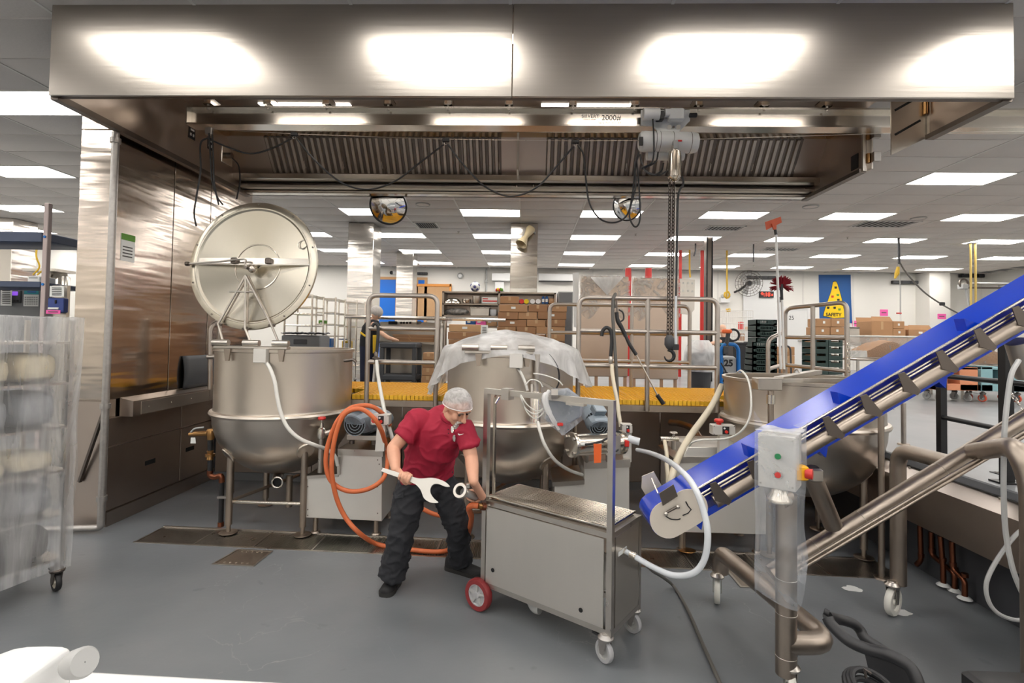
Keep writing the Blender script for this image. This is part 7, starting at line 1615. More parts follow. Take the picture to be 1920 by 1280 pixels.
# ---- shelving with kitchenware
sv = thing('shelf_unit', 'grey open shelf unit with kitchenware in front of the middle column', 'shelf', (A(936, 600, Y=10.3).x, 10.5, UP)); X0, X1 = A(829, 560, Y=10.3).x, A(1043, 560, Y=10.3).x; SZ = [zat(592, 10.3, 930), zat(569.5, 10.3, 930), zat(547, 10.3, 930)]; Xm = A(934, 560, Y=10.3).x
for z in SZ+[zat(612, 10.3, 930), UP+.2]: MB().box((X0, 10.3, z-.03), (X1, 10.75, z)).build('shelf_board', 'steel_tube', parent=sv)
for x in (X0, Xm, X1-.04): MB().box((x, 10.3, UP), (x+.04, 10.75, SZ[2])).build('upright', 'steel_tube', parent=sv)
MB().box((X0, 10.74, SZ[0]), (X1, 10.76, SZ[2])).build('back_sheet', 'steel_inner', parent=sv)
def pot(name, px, py, Y, r, h, mat, lab, cat='pot', lathe=None):
    p = A(px, py, Y=Y); pr_ = lathe or [(r*.75, 0), (r, h*.3), (r, h), (r*1.06, h), (r*.95, h*.98), (r*.9, h*.3), (.001, .02)]; return MB().lathe(pr_, p, 18, cap=True).build(name, mat, label=lab, cat=cat)
pot('steel_bowl', 849, 569, 10.35, .17, .11, 'steel_bright', 'upturned steel bowl on the left of the top shelf', 'bowl', [(.17, 0), (.16, .05), (.1, .1), (.001, .115)]); pot('steel_bowl', 875, 569, 10.35, .085, .09, 'steel_bright', 'small steel bowl beside the upturned bowl', 'bowl'); pot('steel_pot', 893, 569, 10.35, .08, .15, 'steel', 'tall steel pot leaning on the top shelf', 'pot')
bx = thing('printed_box', 'white box with red print on the top shelf', 'box', A(918, 569.5, Y=10.33)); rect('carton', 903, 557, 933, 569.3, 10.33, .2, 'paper', parent=bx); rect('print_band', 905, 563, 932, 565.5, 10.325, .006, 'red_plastic', parent=bx); rect('print_band', 905, 559, 915, 561, 10.325, .006, 'red_plastic', parent=bx)
pn = thing('steel_pan', 'rectangular steel pan on the lower shelf', 'pan', A(898, 592, Y=10.33)); rect('pan_body', 882, 577, 917, 591.8, 10.33, .25, 'steel', parent=pn); rect('pan_rim', 880, 575.5, 919, 577.5, 10.31, .29, 'steel_bright', parent=pn); pot('plastic_tub', 925, 592, 10.35, .07, .13, 'clear_hose', 'clear plastic tub right of the steel pan', 'tub')
film('film_bundle', (226, 224, 220), .6, .3, 9, .3, .6); mb = MB(); ell(mb, A(856, 584, Y=10.45), V((1, 0, 0)), V((0, 1, 0)), V((0, 0, 1)), (.26, .12, .075)); mb.build('plastic_bundle', 'film_bundle', label='crumpled clear plastic bundle on the lower shelf', cat='plastic')
M('cap_yellow', (236, 206, 20), .4); M('cap_white', (244, 244, 244), .4)
for px, m_, nm in ((978, 'red_plastic', 'red'), (987, 'cap_yellow', 'yellow'), (998.5, 'cap_white', 'white'), (1009, 'cap_white', 'white')):
    t = thing('lidded_jar', '%s capped jar lying on the top shelf%s' % (nm, '' if nm != 'white' else (', left of the two white ones' if px < 1000 else ', right of the two white ones')), 'jar', A(px, 569.3, Y=10.32), 'capped jars'); c = A(px, 565, Y=10.32); r_ = 4.6*10.3/960; MB().cyl(c, c+V((0, .2, 0)), r_*.95, n=16).build('jar_body', 'clear_hose', parent=t); MB().cyl(c-V((0, .02, 0)), c, r_, n=18).build('cap', m_, parent=t)
for px, lab in ((1018.5, 'dark blue jar on the top shelf, left one'), (1025, 'dark blue jar on the top shelf, right one')): t = thing('dark_jar', lab, 'jar', A(px, 569.3, Y=10.33)); MB().lathe([(.001, 0), (.03, 0), (.03, .12), (.02, .13), (.02, .15), (.001, .15)], A(px, 569.3, Y=10.35), 14).build('jar_body', 'banner_blue', parent=t); rect('jar_label', px-2.2, 560, px+2.2, 566, 10.315, .008, 'paper', parent=t)
crate_box('small_carton', 1029, 559, 1040, 569.2, 10.33, .15, 'cardboard', 'small brown carton at the right end of the top shelf'); crate_box('open_carton', 938, 555.5, 973, 569.2, 10.28, .25, 'cardboard', 'open brown carton on the top shelf right of the divider')
bl_ = thing('sports_ball', 'white ball with purple panels standing on top of the shelf unit', 'ball', A(891, 547, Y=10.5)); c = A(891, 537.5, Y=10.5); MB().ball(c, .105, 22).build('ball_skin', 'white_plastic', parent=bl_); M('purple_panel', (70, 66, 128), .4)
for d_ in ((0, -.3, .9), (-.8, -.4, .3), (.8, -.4, .35), (0, -1, -.1), (.5, -.6, -.6), (-.5, -.6, -.6)): d_ = V(d_).normalized(); MB().lathe([(.001, .109), (.03, .104), (.036, .099)], c, 5, mat=oct_rot(d_)).build('ball_panel', 'purple_panel', parent=bl_)
t = thing('paper_flower', 'small red and green paper flower on top of the shelf unit', 'ornament', A(936, 547, Y=10.4))
for k, m_ in enumerate(('red_plastic', 'cap_yellow', 'red_plastic', 'green_print', 'green_print')): MB().ball(A(931+k*2.6, 543.5-(k % 2), Y=10.4), .025, 8, sc_=(1, .5, 1.4)).build('petal', m_, parent=t)
MB().cyl(A(936, 547, Y=10.42), A(936, 543, Y=10.42), .012, n=6).build('stem', 'green_print', parent=t)
for x0, x1, m_, nm in ((873, 891, 'banner_blue', 'dark blue'), (892, 911, 'pink_paper', 'bright pink'), (912, 932, 'cardboard_light', 'pale yellow')): t = thing('label_box', '%s box on the counter shelf above the cartons' % nm, 'box', A((x0+x1)/2, 612, Y=10.34)); rect('box_body', x0, 597, x1, 611.8, 10.34, .2, m_, parent=t); rect('box_label', x0+3, 600, x0+9, 605, 10.33, .01, 'paper', parent=t)
# ---- carton stack in front of the shelf
rowsy = [570.5, 584.5, 598.5, 612.3, 626, 639.8, 653.5, 667.2]
cols = [((936, 989), (991, 1026), (1028, 1063)), ((934, 971), (971.5, 1007), (1008.5, 1062)), ((934, 987), (988, 1023), (1024.5, 1060)), ((932, 967), (968.5, 1004.5), (1005.5, 1059)), ((931, 986), (987.5, 1022), (1023.5, 1059)), ((932, 968), (970, 1005), (1006, 1059)), ((932, 986), (987, 1021), (1022, 1058)), ((932, 968), (969, 1004), (1005, 1058))]
mats_ = ['cardboard', 'cardboard_dark', 'cardboard_dark', 'cardboard']
rn = ['top', 'second', 'third', 'fourth', 'fifth', 'sixth', 'seventh', 'eighth']; cn = ['left', 'middle', 'right']
for i in range(8):
    for j, (x0, x1) in enumerate(cols[i]):
        crate_box('carton', x0, rowsy[i]+.3, x1, (rowsy[i+1] if i < 7 else 681)-.1, 9.6+random.uniform(-.02, .02), .42, mats_[(i+j*2) % 4], 'brown carton at the %s of the %s layer of the tall carton stack' % (cn[j], rn[i]), 'box', 'tall carton stack', tape=(x1-x0 < 45), tag_=(x1-x0 > 45))
X0, X1 = A(932, 690, Y=9.6).x, A(1058, 690, Y=9.6).x; t = thing('carton_pallet', 'wooden pallet base under the tall carton stack', 'pallet', ((X0+X1)/2, 9.8, UP)); zt = zat(682, 9.6, 995)
for k in range(3): MB().box((X0+(X1-X0)*k/2.3, 9.6, UP), (X0+(X1-X0)*k/2.3+.12, 10.0, zt-.1)).build('block', 'cardboard_dark', parent=t)
MB().box((X0, 9.58, zt-.1), (X1, 10.02, zt-.004)).build('deck', 'cardboard_dark', parent=t)
for i, (x0, y0, x1, y1) in enumerate(((842, 608, 901, 622), (840, 622.4, 901, 636), (841, 636.4, 900, 650), (841, 650.4, 900, 664), (841, 664.4, 900, 678))): crate_box('carton', x0, y0, x1, y1, 9.2, .4, mats_[i % 3] if i else 'cardboard_light', 'wide brown carton, %s from the top of the stack left of the covered kettle' % ORD[i], 'box', 'wide carton stack', tag_=(i == 0))
X0, X1 = A(842, 690, Y=9.2).x, A(900, 690, Y=9.2).x; t = thing('carton_pallet', 'low pallet under the wide cartons', 'pallet', ((X0+X1)/2, 9.4, UP)); MB().box((X0, 9.2, (zat(679, 9.2, 870))-.12), (X1, 9.6, (zat(679, 9.2, 870)))).build('deck', 'cardboard_dark', parent=t); MB().box((X0+.1, 9.25, UP), (X1-.1, 9.55, (zat(679, 9.2, 870))-.12)).build('block', 'cardboard_dark', parent=t)
t = thing('paper_sheet', 'white printed paper sheet beside the wide cartons', 'paper', A(908, 630, Y=9.15)); MB().prism(pxp([(902, 609), (915, 609), (914, 629), (901, 630)], 9.15), (0, .004, 0)).build('sheet', 'paper', parent=t); [rect('print_line', 904, 613+k*3, 912, 614+k*3, 9.145, .003, 'ink_grey', parent=t) for k in range(5)]
for i, (y0, y1) in enumerate(((661, 674), (674.4, 689), (689.4, 704), (704.4, 718))): crate_box('carton', 793-i, y0, 813, y1, 8.9, .35, ('cardboard', 'cardboard_dark', 'cardboard')[i % 3], 'brown carton, %s from the top of the low stack behind the left rail' % ORD[i], 'box', 'low carton stack')
t = thing('carton_pallet', 'wooden base under the low carton stack behind the left rail', 'pallet', A(802, 718, Y=9.0)); MB().box((A(790, 718, Y=8.9).x, 8.9, UP), (A(813, 718, Y=8.9).x, 9.25, zat(718.2, 8.9, 800))).build('deck', 'cardboard_dark', parent=t)
# grey locker
t = thing('grey_locker', 'tall grey metal locker right of the carton stack', 'locker', (A(1060, 700, Y=10.3).x, 10.5, UP)); X0, X1 = A(1046, 600, Y=10.3).x, A(1074, 600, Y=10.3).x; MB().rbox((X0, 10.3, UP), (X1, 10.8, zat(546, 10.3, 1060)), .01).build('body', 'light_grey', parent=t); MB().rbox((X0+.02, 10.285, UP+.05), (X1-.02, 10.3, zat(548, 10.3, 1060)), .006).build('door', 'mid_grey', parent=t)
# ---- overshelf counter and machine behind the left rail
oc = thing('overshelf_counter', 'long stainless overshelf counter behind the left rail', 'counter', (A(740, 700, Y=9.6).x, 9.6, UP)); zo = zat(592, 9.5, 740); X0, X1 = A(648, 600, Y=9.5).x, A(836, 600, Y=9.5).x
MB().rbox((X0, 9.5, zo-.06), (X1, 10.0, zo), .01).build('top', 'steel_bright', parent=oc); MB().cyl((X0, 9.48, zo-.03), (A(948, 596, Y=9.48).x, 9.48, zo-.05), .03, n=12).build('front_tube', 'steel_bright', parent=oc)
for px in (655, 822, 834): x = A(px, 650, Y=9.55).x; MB().cyl((x, 9.55, UP), (x, 9.55, zo-.06), .03, n=10).build('leg', 'steel', parent=oc)
pm = thing('packing_machine', 'steel machine with a control strip under the overshelf counter', 'machine', (A(778, 700, Y=10.0).x, 10.2, UP)); X0, X1 = A(712, 615, Y=9.98).x, A(826, 615, Y=9.98).x; MB().rbox((X0, 9.98, UP), (X1, 10.26, zo-.1), .01).build('body', 'steel_sheet', parent=pm)
rect('display', 728, 602, 745, 608, 9.97, .02, 'black_plastic', parent=pm); [rect('button', x, 603, x+4, 607, 9.97, .02, 'black_plastic', parent=pm) for x in (750, 755, 761, 767)]; rect('rating_plate', 781, 602, 790, 608, 9.97, .02, 'paper', parent=pm)
for i in range(7): t = thing('flat_cardboard', 'flat brown cardboard sheet, %s from the top of the flat pile' % ORD[i], 'cardboard', A(775, 630+i*1.8, Y=9.75), 'flat cardboard pile'); X0, X1 = A(735+(i % 3)*2, 630, Y=9.6).x, A(815-(i % 2)*2, 630, Y=9.6).x; z = zat(627+i*2, 9.6, 775); MB().box((X0, 9.6, z-.017), (X1, 9.95, z)).build('board', mats_[i % 3], parent=t); MB().box((X0+.3, 9.598, z-.016), (X0+.32, 9.6, z-.002)).build('crease', 'cardboard_light', parent=t)
t = thing('work_table', 'steel table carrying the flat cardboard pile', 'table', (A(770, 700, Y=9.7).x, 9.75, UP)); z = zat(641, 9.6, 775); X0, X1 = A(700, 640, Y=9.6).x, A(820, 640, Y=9.6).x; MB().box((X0, 9.58, z-.04), (X1, 9.96, z)).build('top', 'steel', parent=t)
for x in (X0+.05, X1-.05):
    for y in (9.62, 9.92): MB().cyl((x, y, UP), (x, y, z-.04), .025, n=8).build('leg', 'steel', parent=t)
sc_ = thing('service_cart', 'grey plastic two tier service cart beside the woman', 'cart', (A(740, 700, Y=9.2).x, 9.2, UP)); z1 = zat(642, 9.0, 740); X0, X1 = A(713, 645, Y=9.0).x, A(782, 645, Y=9.0).x
for z in (z1, UP+.3): MB().rbox((X0, 8.95, z-.1), (X1, 9.45, z), .02).build('tray', 'dark_grey', parent=sc_)
for x in (X0+.04, X1-.04):
    for y in (8.99, 9.41): MB().rbox((x-.035, y-.035, UP+.12), (x+.035, y+.035, z1-.09), .01).build('post', 'dark_grey', parent=sc_); caster(sc_, (x, y, UP+.055), .05, .025, (1, .2, 0), 'black_rubber', 'light_grey', UP+.13)
# ---- wire racks at left
def wire_rack(px0, px1, Y, ytop, ys_, lab, d=.5):
    X0, X1 = A(px0, 620, Y=Y).x, A(px1, 620, Y=Y).x; t = thing('wire_rack', lab, 'rack', ((X0+X1)/2, Y+d/2, UP), 'open steel racks'); zt = zat(ytop, Y, (px0+px1)/2)
    for x in (X0, X1):
        for y in (Y, Y+d): MB().cyl((x, y, UP+.12), (x, y, zt), .018, n=8).build('post', 'steel_bright', parent=t); caster(t, (x, y, UP+.055), .05, .025, (1, .2, 0), 'black_rubber', 'light_grey', UP+.13)
    for yy in ys_:
        z = zat(yy, Y, (px0+px1)/2)
        for y in (Y, Y+d): MB().cyl((X0, y, z), (X1, y, z), .014, n=6).build('rail', 'steel_bright', parent=t)
        k = 7
        for i in range(k+1): x = X0+(X1-X0)*i/k; MB().cyl((x, Y, z), (x, Y+d, z), .008, n=5).build('runner', 'steel_bright', parent=t)
    return t
wire_rack(533, 584, 8.8, 552, (553, 575, 588, 610, 632, 652, 680), 'open steel rack behind the lidded kettle, left one'); wire_rack(592, 628, 9.4, 557, (560, 586, 608, 630, 656, 684), 'open steel rack behind the lidded kettle, middle one'); wire_rack(634, 668, 10.06, 562, (566, 590, 612, 636, 660, 686), 'open steel rack in front of the left column')
gb = thing('grey_tote', 'grey plastic tote with a black liner on a trolley behind the kettle', 'tote', A(565, 700, Y=7.9)); X0, X1, Z0, Z1 = prect(527, 628, 600, 655, 7.9); MB().rbox((X0, 7.9, Z0), (X1, 8.3, Z1), .02).build('tub', 'mid_grey', parent=gb); MB().rbox((X0+.03, 7.88, UP+.12), (X1-.03, 8.28, Z0-.002), .02).build('trolley_base', 'dark_grey', parent=gb)
mb = MB(); mb.sheet(lambda u, v: (X0+(X1-X0)*u, 7.88+.42*v, Z1+.03+.03*noise.noise(V((u*9, v*5, 2)))), 24, 6); mb.build('black_liner', 'black_plastic', parent=gb, solid=.012); rect('handle_recess', 550, 636, 575, 645, 7.89, .02, 'dark_grey', parent=gb)
for x in (X0+.08, X1-.08): caster(gb, (x, 8.08, UP+.055), .05, .03, (1, 0, 0), 'black_rubber', 'light_grey', UP+.12)
for q, m_, lab in (((604, 634, 620, 655.7), 'blue_paint', 'blue bin standing on the middle rack'), ((641, 639, 655, 659.7), 'yellow_cord', 'yellow framed sign on the rack in front of the column'), ((597, 600, 606, 607.6), 'green_print', 'small green cup on the rack behind the lid')):
    t = thing('rack_item', lab, 'item', A((q[0]+q[2])/2, q[3], Y=9.6 if q[0] < 630 else 10.2)); rect('body', *q, 9.6 if q[0] < 630 else 10.2, .2, m_, parent=t); rect('front_label', q[0]+3, q[1]+4, q[2]-3, q[3]-5 if q[3]-q[1] > 12 else q[3]-1, 9.59 if q[0] < 630 else 10.19, .012, 'paper' if m_ != 'blue_paint' else 'blue_shelf', parent=t)
# ---- wrapped steel tables standing on end
wt = thing('upended_table', 'large steel table on its side wrapped in clear film, left one', 'table', (A(1135, 700, Y=8.4).x, 8.5, UP)); film('film_wrap', (240, 238, 234), .30, .28, 6, .10, .7)
def upt(t, x0, x1, y0, y1, Y):
    X0, X1, Z0, Z1 = prect(x0, y0, x1, y1, Y); MB().rbox((X0, Y, Z0), (X1, Y+.06, Z1), .012).build('table_top', 'steel_wrapped', parent=t)
    for f_ in (.05, .35, .65, .95): x = X0+(X1-X0)*f_; MB().box((x-.025, Y+.02, UP), (x+.025, Y+.05, Z0)).build('leg', 'pack_tan', parent=t)
    mb = MB(); mb.sheet(lambda u, v: (X0-.02+(X1-X0+.04)*u, Y-.02-.02*abs(noise.noise(V((u*8, v*4, 1)))), Z1+.02-(Z1-Z0)*(.36+.08*math.sin(u*9))*v), 30, 12); mb.build('film_wrap', 'film_wrap', parent=t, angle=70)
upt(wt, 1088, 1178, 518, 706, 8.4); wt2 = thing('upended_table', 'large steel table on its side wrapped in clear film, right one', 'table', (A(1230, 700, Y=8.5).x, 8.6, UP)); upt(wt2, 1186, 1272, 521, 711, 8.5)
MB().prism(pxp([(1275, 522), (1303, 524), (1302, 580), (1294, 590), (1277, 588)], 8.5), (0, .03, 0)).build('leg_plate', 'steel_sheet', parent=wt2)
for x, y in ((1281, 530), (1290, 530), (1298, 531), (1281, 545), (1290, 545), (1298, 546), (1283, 560), (1296, 560)): MB().cyl(A(x, y, Y=8.49), A(x, y, Y=8.5), .016, n=10).build('hole', 'paper', parent=wt2)
mb = MB(); mb.sheet(lambda u, v: A(1108+60*u, 519+v*34*(1-abs(u-.5)*1.9), Y=8.36-.02*v), 10, 10); mb.build('film_flap', 'film_white', parent=wt, angle=70); MB().prism(pxp([(1074, 512), (1085, 510), (1084, 615), (1076, 612)], 8.42), (0, .03, 0)).build('foam_edge', 'white_plastic', parent=wt)
# ---- bins, pallet jack, crates, cage
tb_ = thing('waste_bin', 'grey wheeled bin with a white liner behind the long rail', 'bin', (A(1312, 700, Y=9).x, 9.2, UP)); c = A(1312, 700, Y=9.2); MB().lathe([(.16, .1), (.17, .1), (.23, .75), (.25, .75), (.25, .78), (.21, .78), (.2, .7)], (c.x, 9.2, UP), 20, cap=True).build('bin_body', 'dark_grey', parent=tb_); MB().lathe([(.15, 1.0), (.22, .9), (.27, .78), (.285, .55), (.29, .45)], (c.x, 9.2, UP), 24).build('liner', 'film_white', parent=tb_)
for s_ in (-.1, .1): caster(tb_, (c.x+s_, 9.2, UP+.045), .04, .025, (1, 0, 0), 'black_rubber', 'light_grey', UP+.1)
pj = thing('pallet_jack', 'blue powered pallet jack with number 25 on its grey body', 'pallet jack', (A(1368, 715, Y=8.2).x, 8.3, UP)); Y = 8.2; q = lambda x, y, Yq=8.2: A(x, y, Y=Yq)
MB().tube(fillet([(q(1352, 700).x, Y, UP+.05), q(1352, 645), q(1384, 645), (q(1386, 700).x, Y, UP+.05)], .12), .03, 10).build('hoop', 'blue_paint', parent=pj); X0, X1, Z0, Z1 = prect(1356, 668, 1382, 716, Y); MB().rbox((X0, Y+.02, UP+.04), (X1, Y+.35, Z1), .03).build('body', 'light_grey', parent=pj); text(pj, '25', A(1366, 681, Y=Y+.01), .14, bold=.006)
MB().rbox(q(1357, 648, 8.15), q(1366, 664, 8.15)+V((0, .08, 0)), .01).build('key_block', 'dark_grey', parent=pj); MB().tube(catmull([q(1362, 655), q(1363, 640), q(1365, 628), q(1366, 620)], 4), .035, 8).build('tiller', 'dark_grey', parent=pj); MB().rbox(q(1355, 617, 8.15), q(1373, 625, 8.15)+V((0, .06, 0)), .015).build('tiller_head', 'orange_tag', parent=pj); MB().torus(q(1375, 628), .09, .018, ax=(0, 1, 0)).build('grip_loop', 'black_plastic', parent=pj)
for y in (7.72, 8.08): X0, X1 = q(1276, 706).x, q(1352, 706).x; MB().rbox((X0, y, UP+.06), (X1, y+.18, UP+.13), .01).build('fork', 'blue_paint', parent=pj); MB().cyl((X0+.1, y+.04, UP+.03), (X0+.1, y+.14, UP+.03), .03, n=12).build('fork_roller', 'dark_grey', parent=pj)
MB().tube(catmull([q(1352, 680, 8.1), q(1362, 700, 8.05), q(1356, 715, 8.1)], 5), .012, 6).build('cable', 'black_cable', parent=pj); MB().cyl(q(1362, 700, 8.15)-V((0, 0, 0)), q(1362, 700, 8.15)+V((0, .1, 0)), .03, n=10).build('wheel', 'dark_grey', parent=pj)
bb = thing('black_bin', 'open black bin behind the blue pallet jack', 'bin', (A(1388, 700, Y=9.8).x, 9.9, UP)); X0, X1 = A(1374, 650, Y=9.7).x, A(1399, 650, Y=9.7).x; zb = zat(644, 9.7, 1386); MB().loft([[(X0+.06, 9.75, UP), (X1-.06, 9.75, UP), (X1-.06, 10.05, UP), (X0+.06, 10.05, UP)], [(X0, 9.7, zb), (X1, 9.7, zb), (X1, 10.1, zb), (X0, 10.1, zb)], [(X0+.02, 9.72, zb), (X1-.02, 9.72, zb), (X1-.02, 10.08, zb), (X0+.02, 10.08, zb)], [(X0+.07, 9.77, UP+.05), (X1-.07, 9.77, UP+.05), (X1-.07, 10.03, UP+.05), (X0+.07, 10.03, UP+.05)]]).build('bin_body', 'black_plastic', parent=bb); MB().tube([(X0, 9.7, zb), (X1, 9.7, zb), (X1, 10.1, zb), (X0, 10.1, zb)], .025, 6, closed=True).build('rim', 'black_plastic', parent=bb)
wc = thing('wire_cage', 'white wire shelf cage with supplies against the back wall', 'cage', (A(1385, 690, Y=14).x, 14.2, UP)); X0, X1 = A(1354, 620, Y=14).x, A(1412, 620, Y=14).x; zt = zat(582, 14, 1385)
mb = MB()
for k in range(15): x = X0+(X1-X0)*k/14; mb.cyl((x, 14, UP), (x, 14, zt), .006, n=4); mb.cyl((x, 14.5, UP), (x, 14.5, zt), .006, n=4)
mb.build('upright_wires', 'grid_white', parent=wc, kind='stuff'); mb = MB()
for k in range(11): z = UP+.1+(zt-UP-.1)*k/10; mb.cyl((X0, 14, z), (X1, 14, z), .008, n=4); mb.cyl((X0, 14.5, z), (X1, 14.5, z), .008, n=4)
mb.build('cross_wires', 'grid_white', parent=wc, kind='stuff')
for z in (UP+.15, zat(640, 14, 1385), zat(620, 14, 1385)): MB().box((X0, 14.02, z), (X1, 14.48, z+.02)).build('shelf', 'grid_white', parent=wc)
for x0, y0, x1, y1, m_, nm in ((1388, 603, 1394, 618.5, 'red_plastic', 'tall red and white pack in the wire cage'), (1388, 625, 1397, 638.5, 'pack_tan', 'small tan pack in the wire cage'), (1401, 612, 1407, 619, 'pack_cream', 'cream pack at the right of the wire cage'), (1365, 578, 1370, 584, 'yellow_cord', 'olive bottle on top of the wire cage')): t = thing('supply_pack', nm, 'pack', A((x0+x1)/2, y1, Y=14.1)); rect('pack_body', x0, y0, x1, y1, 14.1, .15, m_, parent=t); rect('pack_label', x0+1.5, y0+2, x1-1.5, y0+4, 14.09, .012, 'paper', parent=t)
def crate(x0, y0, x1, y1, Y, lab, grp):
    X0, X1, Z0, Z1 = prect(x0, y0, x1, y1, Y); t = thing('plastic_crate', lab, 'crate', ((X0+X1)/2, Y+.2, Z0), grp); d = .4; h = Z1-Z0; w_ = X1-X0
    mb = MB(); mb.box((X0, Y, Z0), (X1, Y+d, Z0+.02)).box((X0, Y, Z0), (X0+.02, Y+d, Z1)).box((X1-.02, Y, Z0), (X1, Y+d, Z1)).box((X0, Y+d-.02, Z0), (X1, Y+d, Z1)).box((X0, Y, Z0), (X1, Y+.02, Z0+h*.38)).box((X0, Y, Z0+h*.82), (X1, Y+.02, Z1)).box((X0, Y, Z0), (X0+w_*.18, Y+.02, Z1)).box((X1-w_*.18, Y, Z0), (X1, Y+.02, Z1)); mb.build('shell', 'green_plastic', parent=t)
    for k in range(9): x = X0+w_*(.2+.6*k/8); MB().box((x-.006, Y, Z0+h*.38), (x+.006, Y+.015, Z0+h*.82)).build('grille_bar', 'green_plastic', parent=t)
    MB().box((X0+.03, Y+d-.03, Z0+h*.2), (X1-.03, Y+d-.025, Z1-.01)).build('lining', 'light_grey', parent=t)
for i in range(9): crate(1418, 599+i*11.3, 1457, 609.9+i*11.3, 10.5, 'dark green crate, %s from the top of the taller crate stack' % ORD[i], 'taller crate stack')
for i in range(6): crate(1411, 641+i*11.3, 1454, 651.9+i*11.3, 9.9, 'dark green crate, %s from the top of the lower crate stack' % ORD[i], 'lower crate stack')
for nm_, Y, x, y in (('taller', 10.5, 1437, 700.8), ('lower', 9.9, 1432, 709)): p = A(x, y, Y=Y); t = thing('crate_dolly', 'low dolly under the %s crate stack' % nm_, 'dolly', (p.x, Y+.2, UP)); MB().rbox((p.x-.2, Y, UP+.0), (p.x+.2, Y+.4, max(UP+.03, p.z-.003)), .01).build('deck', 'dark_grey', parent=t); MB().box((p.x-.21, Y+.05, UP+.005), (p.x-.2, Y+.35, UP+.02)).build('edge_strip', 'black_rubber', parent=t)
for i, (y0, y1) in enumerate(((650, 666), (666.4, 682), (682.4, 698), (698.4, 711), (711.4, 723.2))): crate_box('carton', 1462, y0, 1490, y1, 11.6, .4, ('cardboard', 'cardboard_light')[i % 2], 'brown carton, %s from the top beside the crate stacks' % ORD[i], 'box', 'cartons beside the crates')
t = thing('hand_truck', 'grey hand truck loop behind the stair rail', 'hand truck', (A(1478, 700, Y=11.2).x, 11.2, UP)); MB().tube(fillet([(A(1462, 690, Y=11.2).x, 11.2, UP+.05), A(1462, 648, Y=11.2), A(1482, 648, Y=11.2), (A(1484, 690, Y=11.2).x, 11.2, UP+.05)], .15), .02, 8).build('handle_loop', 'dark_grey', parent=t); MB().box((A(1460, 690, Y=11.2).x, 11.1, UP), (A(1486, 690, Y=11.2).x, 11.3, UP+.05)).build('toe_plate', 'dark_grey', parent=t)
def tray(x0, y0, x1, y1, Y, lab):
    X0, X1, Z0, Z1 = prect(x0, y0, x1, y1, Y); t = thing('nut_tray', lab, 'tray', ((X0+X1)/2, Y+.2, Z0), 'stacked nut trays'); MB().box((X0, Y, Z0), (X1, Y+.4, Z0+(Z1-Z0)*.66)).build('tray_body', 'green_plastic', parent=t); MB().box((X0, Y+.38, Z0+(Z1-Z0)*.66), (X1, Y+.4, Z1)).build('back_lip', 'green_plastic', parent=t); [MB().box((x_, Y, Z0+(Z1-Z0)*.66), (x_+.04, Y+.04, Z1)).build('corner_post', 'green_plastic', parent=t) for x_ in (X0, X1-.04)]; mb = MB(); mb.sheet(lambda u, v: (X0+.02+(X1-X0-.04)*u, Y+.01+.38*v, Z0+(Z1-Z0)*(.68+.16*math.sin(math.pi*u)+.04*noise.noise(V((u*9, v*9, 0))))), 12, 6); mb.build('nuts', 'nuts', parent=t)
for c_, (xa, xb) in enumerate(((1527, 1553), (1554, 1580))):
    for i in range(5): tray(xa, 637+i*13, xb, 649.6+i*13, 8.9, 'dark green tray of nuts, %s from the top of the %s column' % (ORD[i], ('left', 'right')[c_]))
p = A(1553, 702.6, Y=8.9); t = thing('tray_dolly', 'dolly under the nut trays', 'dolly', (p.x, 9.1, UP)); MB().box((p.x-.25, 8.9, UP), (p.x+.25, 9.3, p.z)).build('deck', 'steel', parent=t); MB().box((p.x-.26, 8.92, UP), (p.x-.25, 9.28, UP+.03)).build('edge_strip', 'black_rubber', parent=t)
for i, (x0, y0, x1, y1) in enumerate(((1532, 597, 1558, 612.6), (1558.5, 597, 1584, 612.6), (1529, 613, 1556, 628), (1557, 613, 1583, 628))): crate_box('carton', x0, y0, x1, y1, 8.95, .3, 'cardboard', 'brown carton on the nut trays, %s' % ('top left', 'top right', 'bottom left', 'bottom right')[i], 'box', 'cartons on the nut trays', tag_=True)
p = A(1556, 636.8, Y=8.95); t = thing('carton_board', 'thin steel board between the cartons and the nut trays', 'board', p); MB().box((A(1528, 630, Y=8.95).x, 8.92, p.z), (A(1584, 630, Y=8.95).x, 9.28, zat(628.2, 8.95, 1556))).build('board', 'steel', parent=t); MB().box((A(1530, 630, Y=8.95).x, 8.91, p.z+.01), (A(1582, 630, Y=8.95).x, 8.92, p.z+.04)).build('lip', 'steel_dark', parent=t)
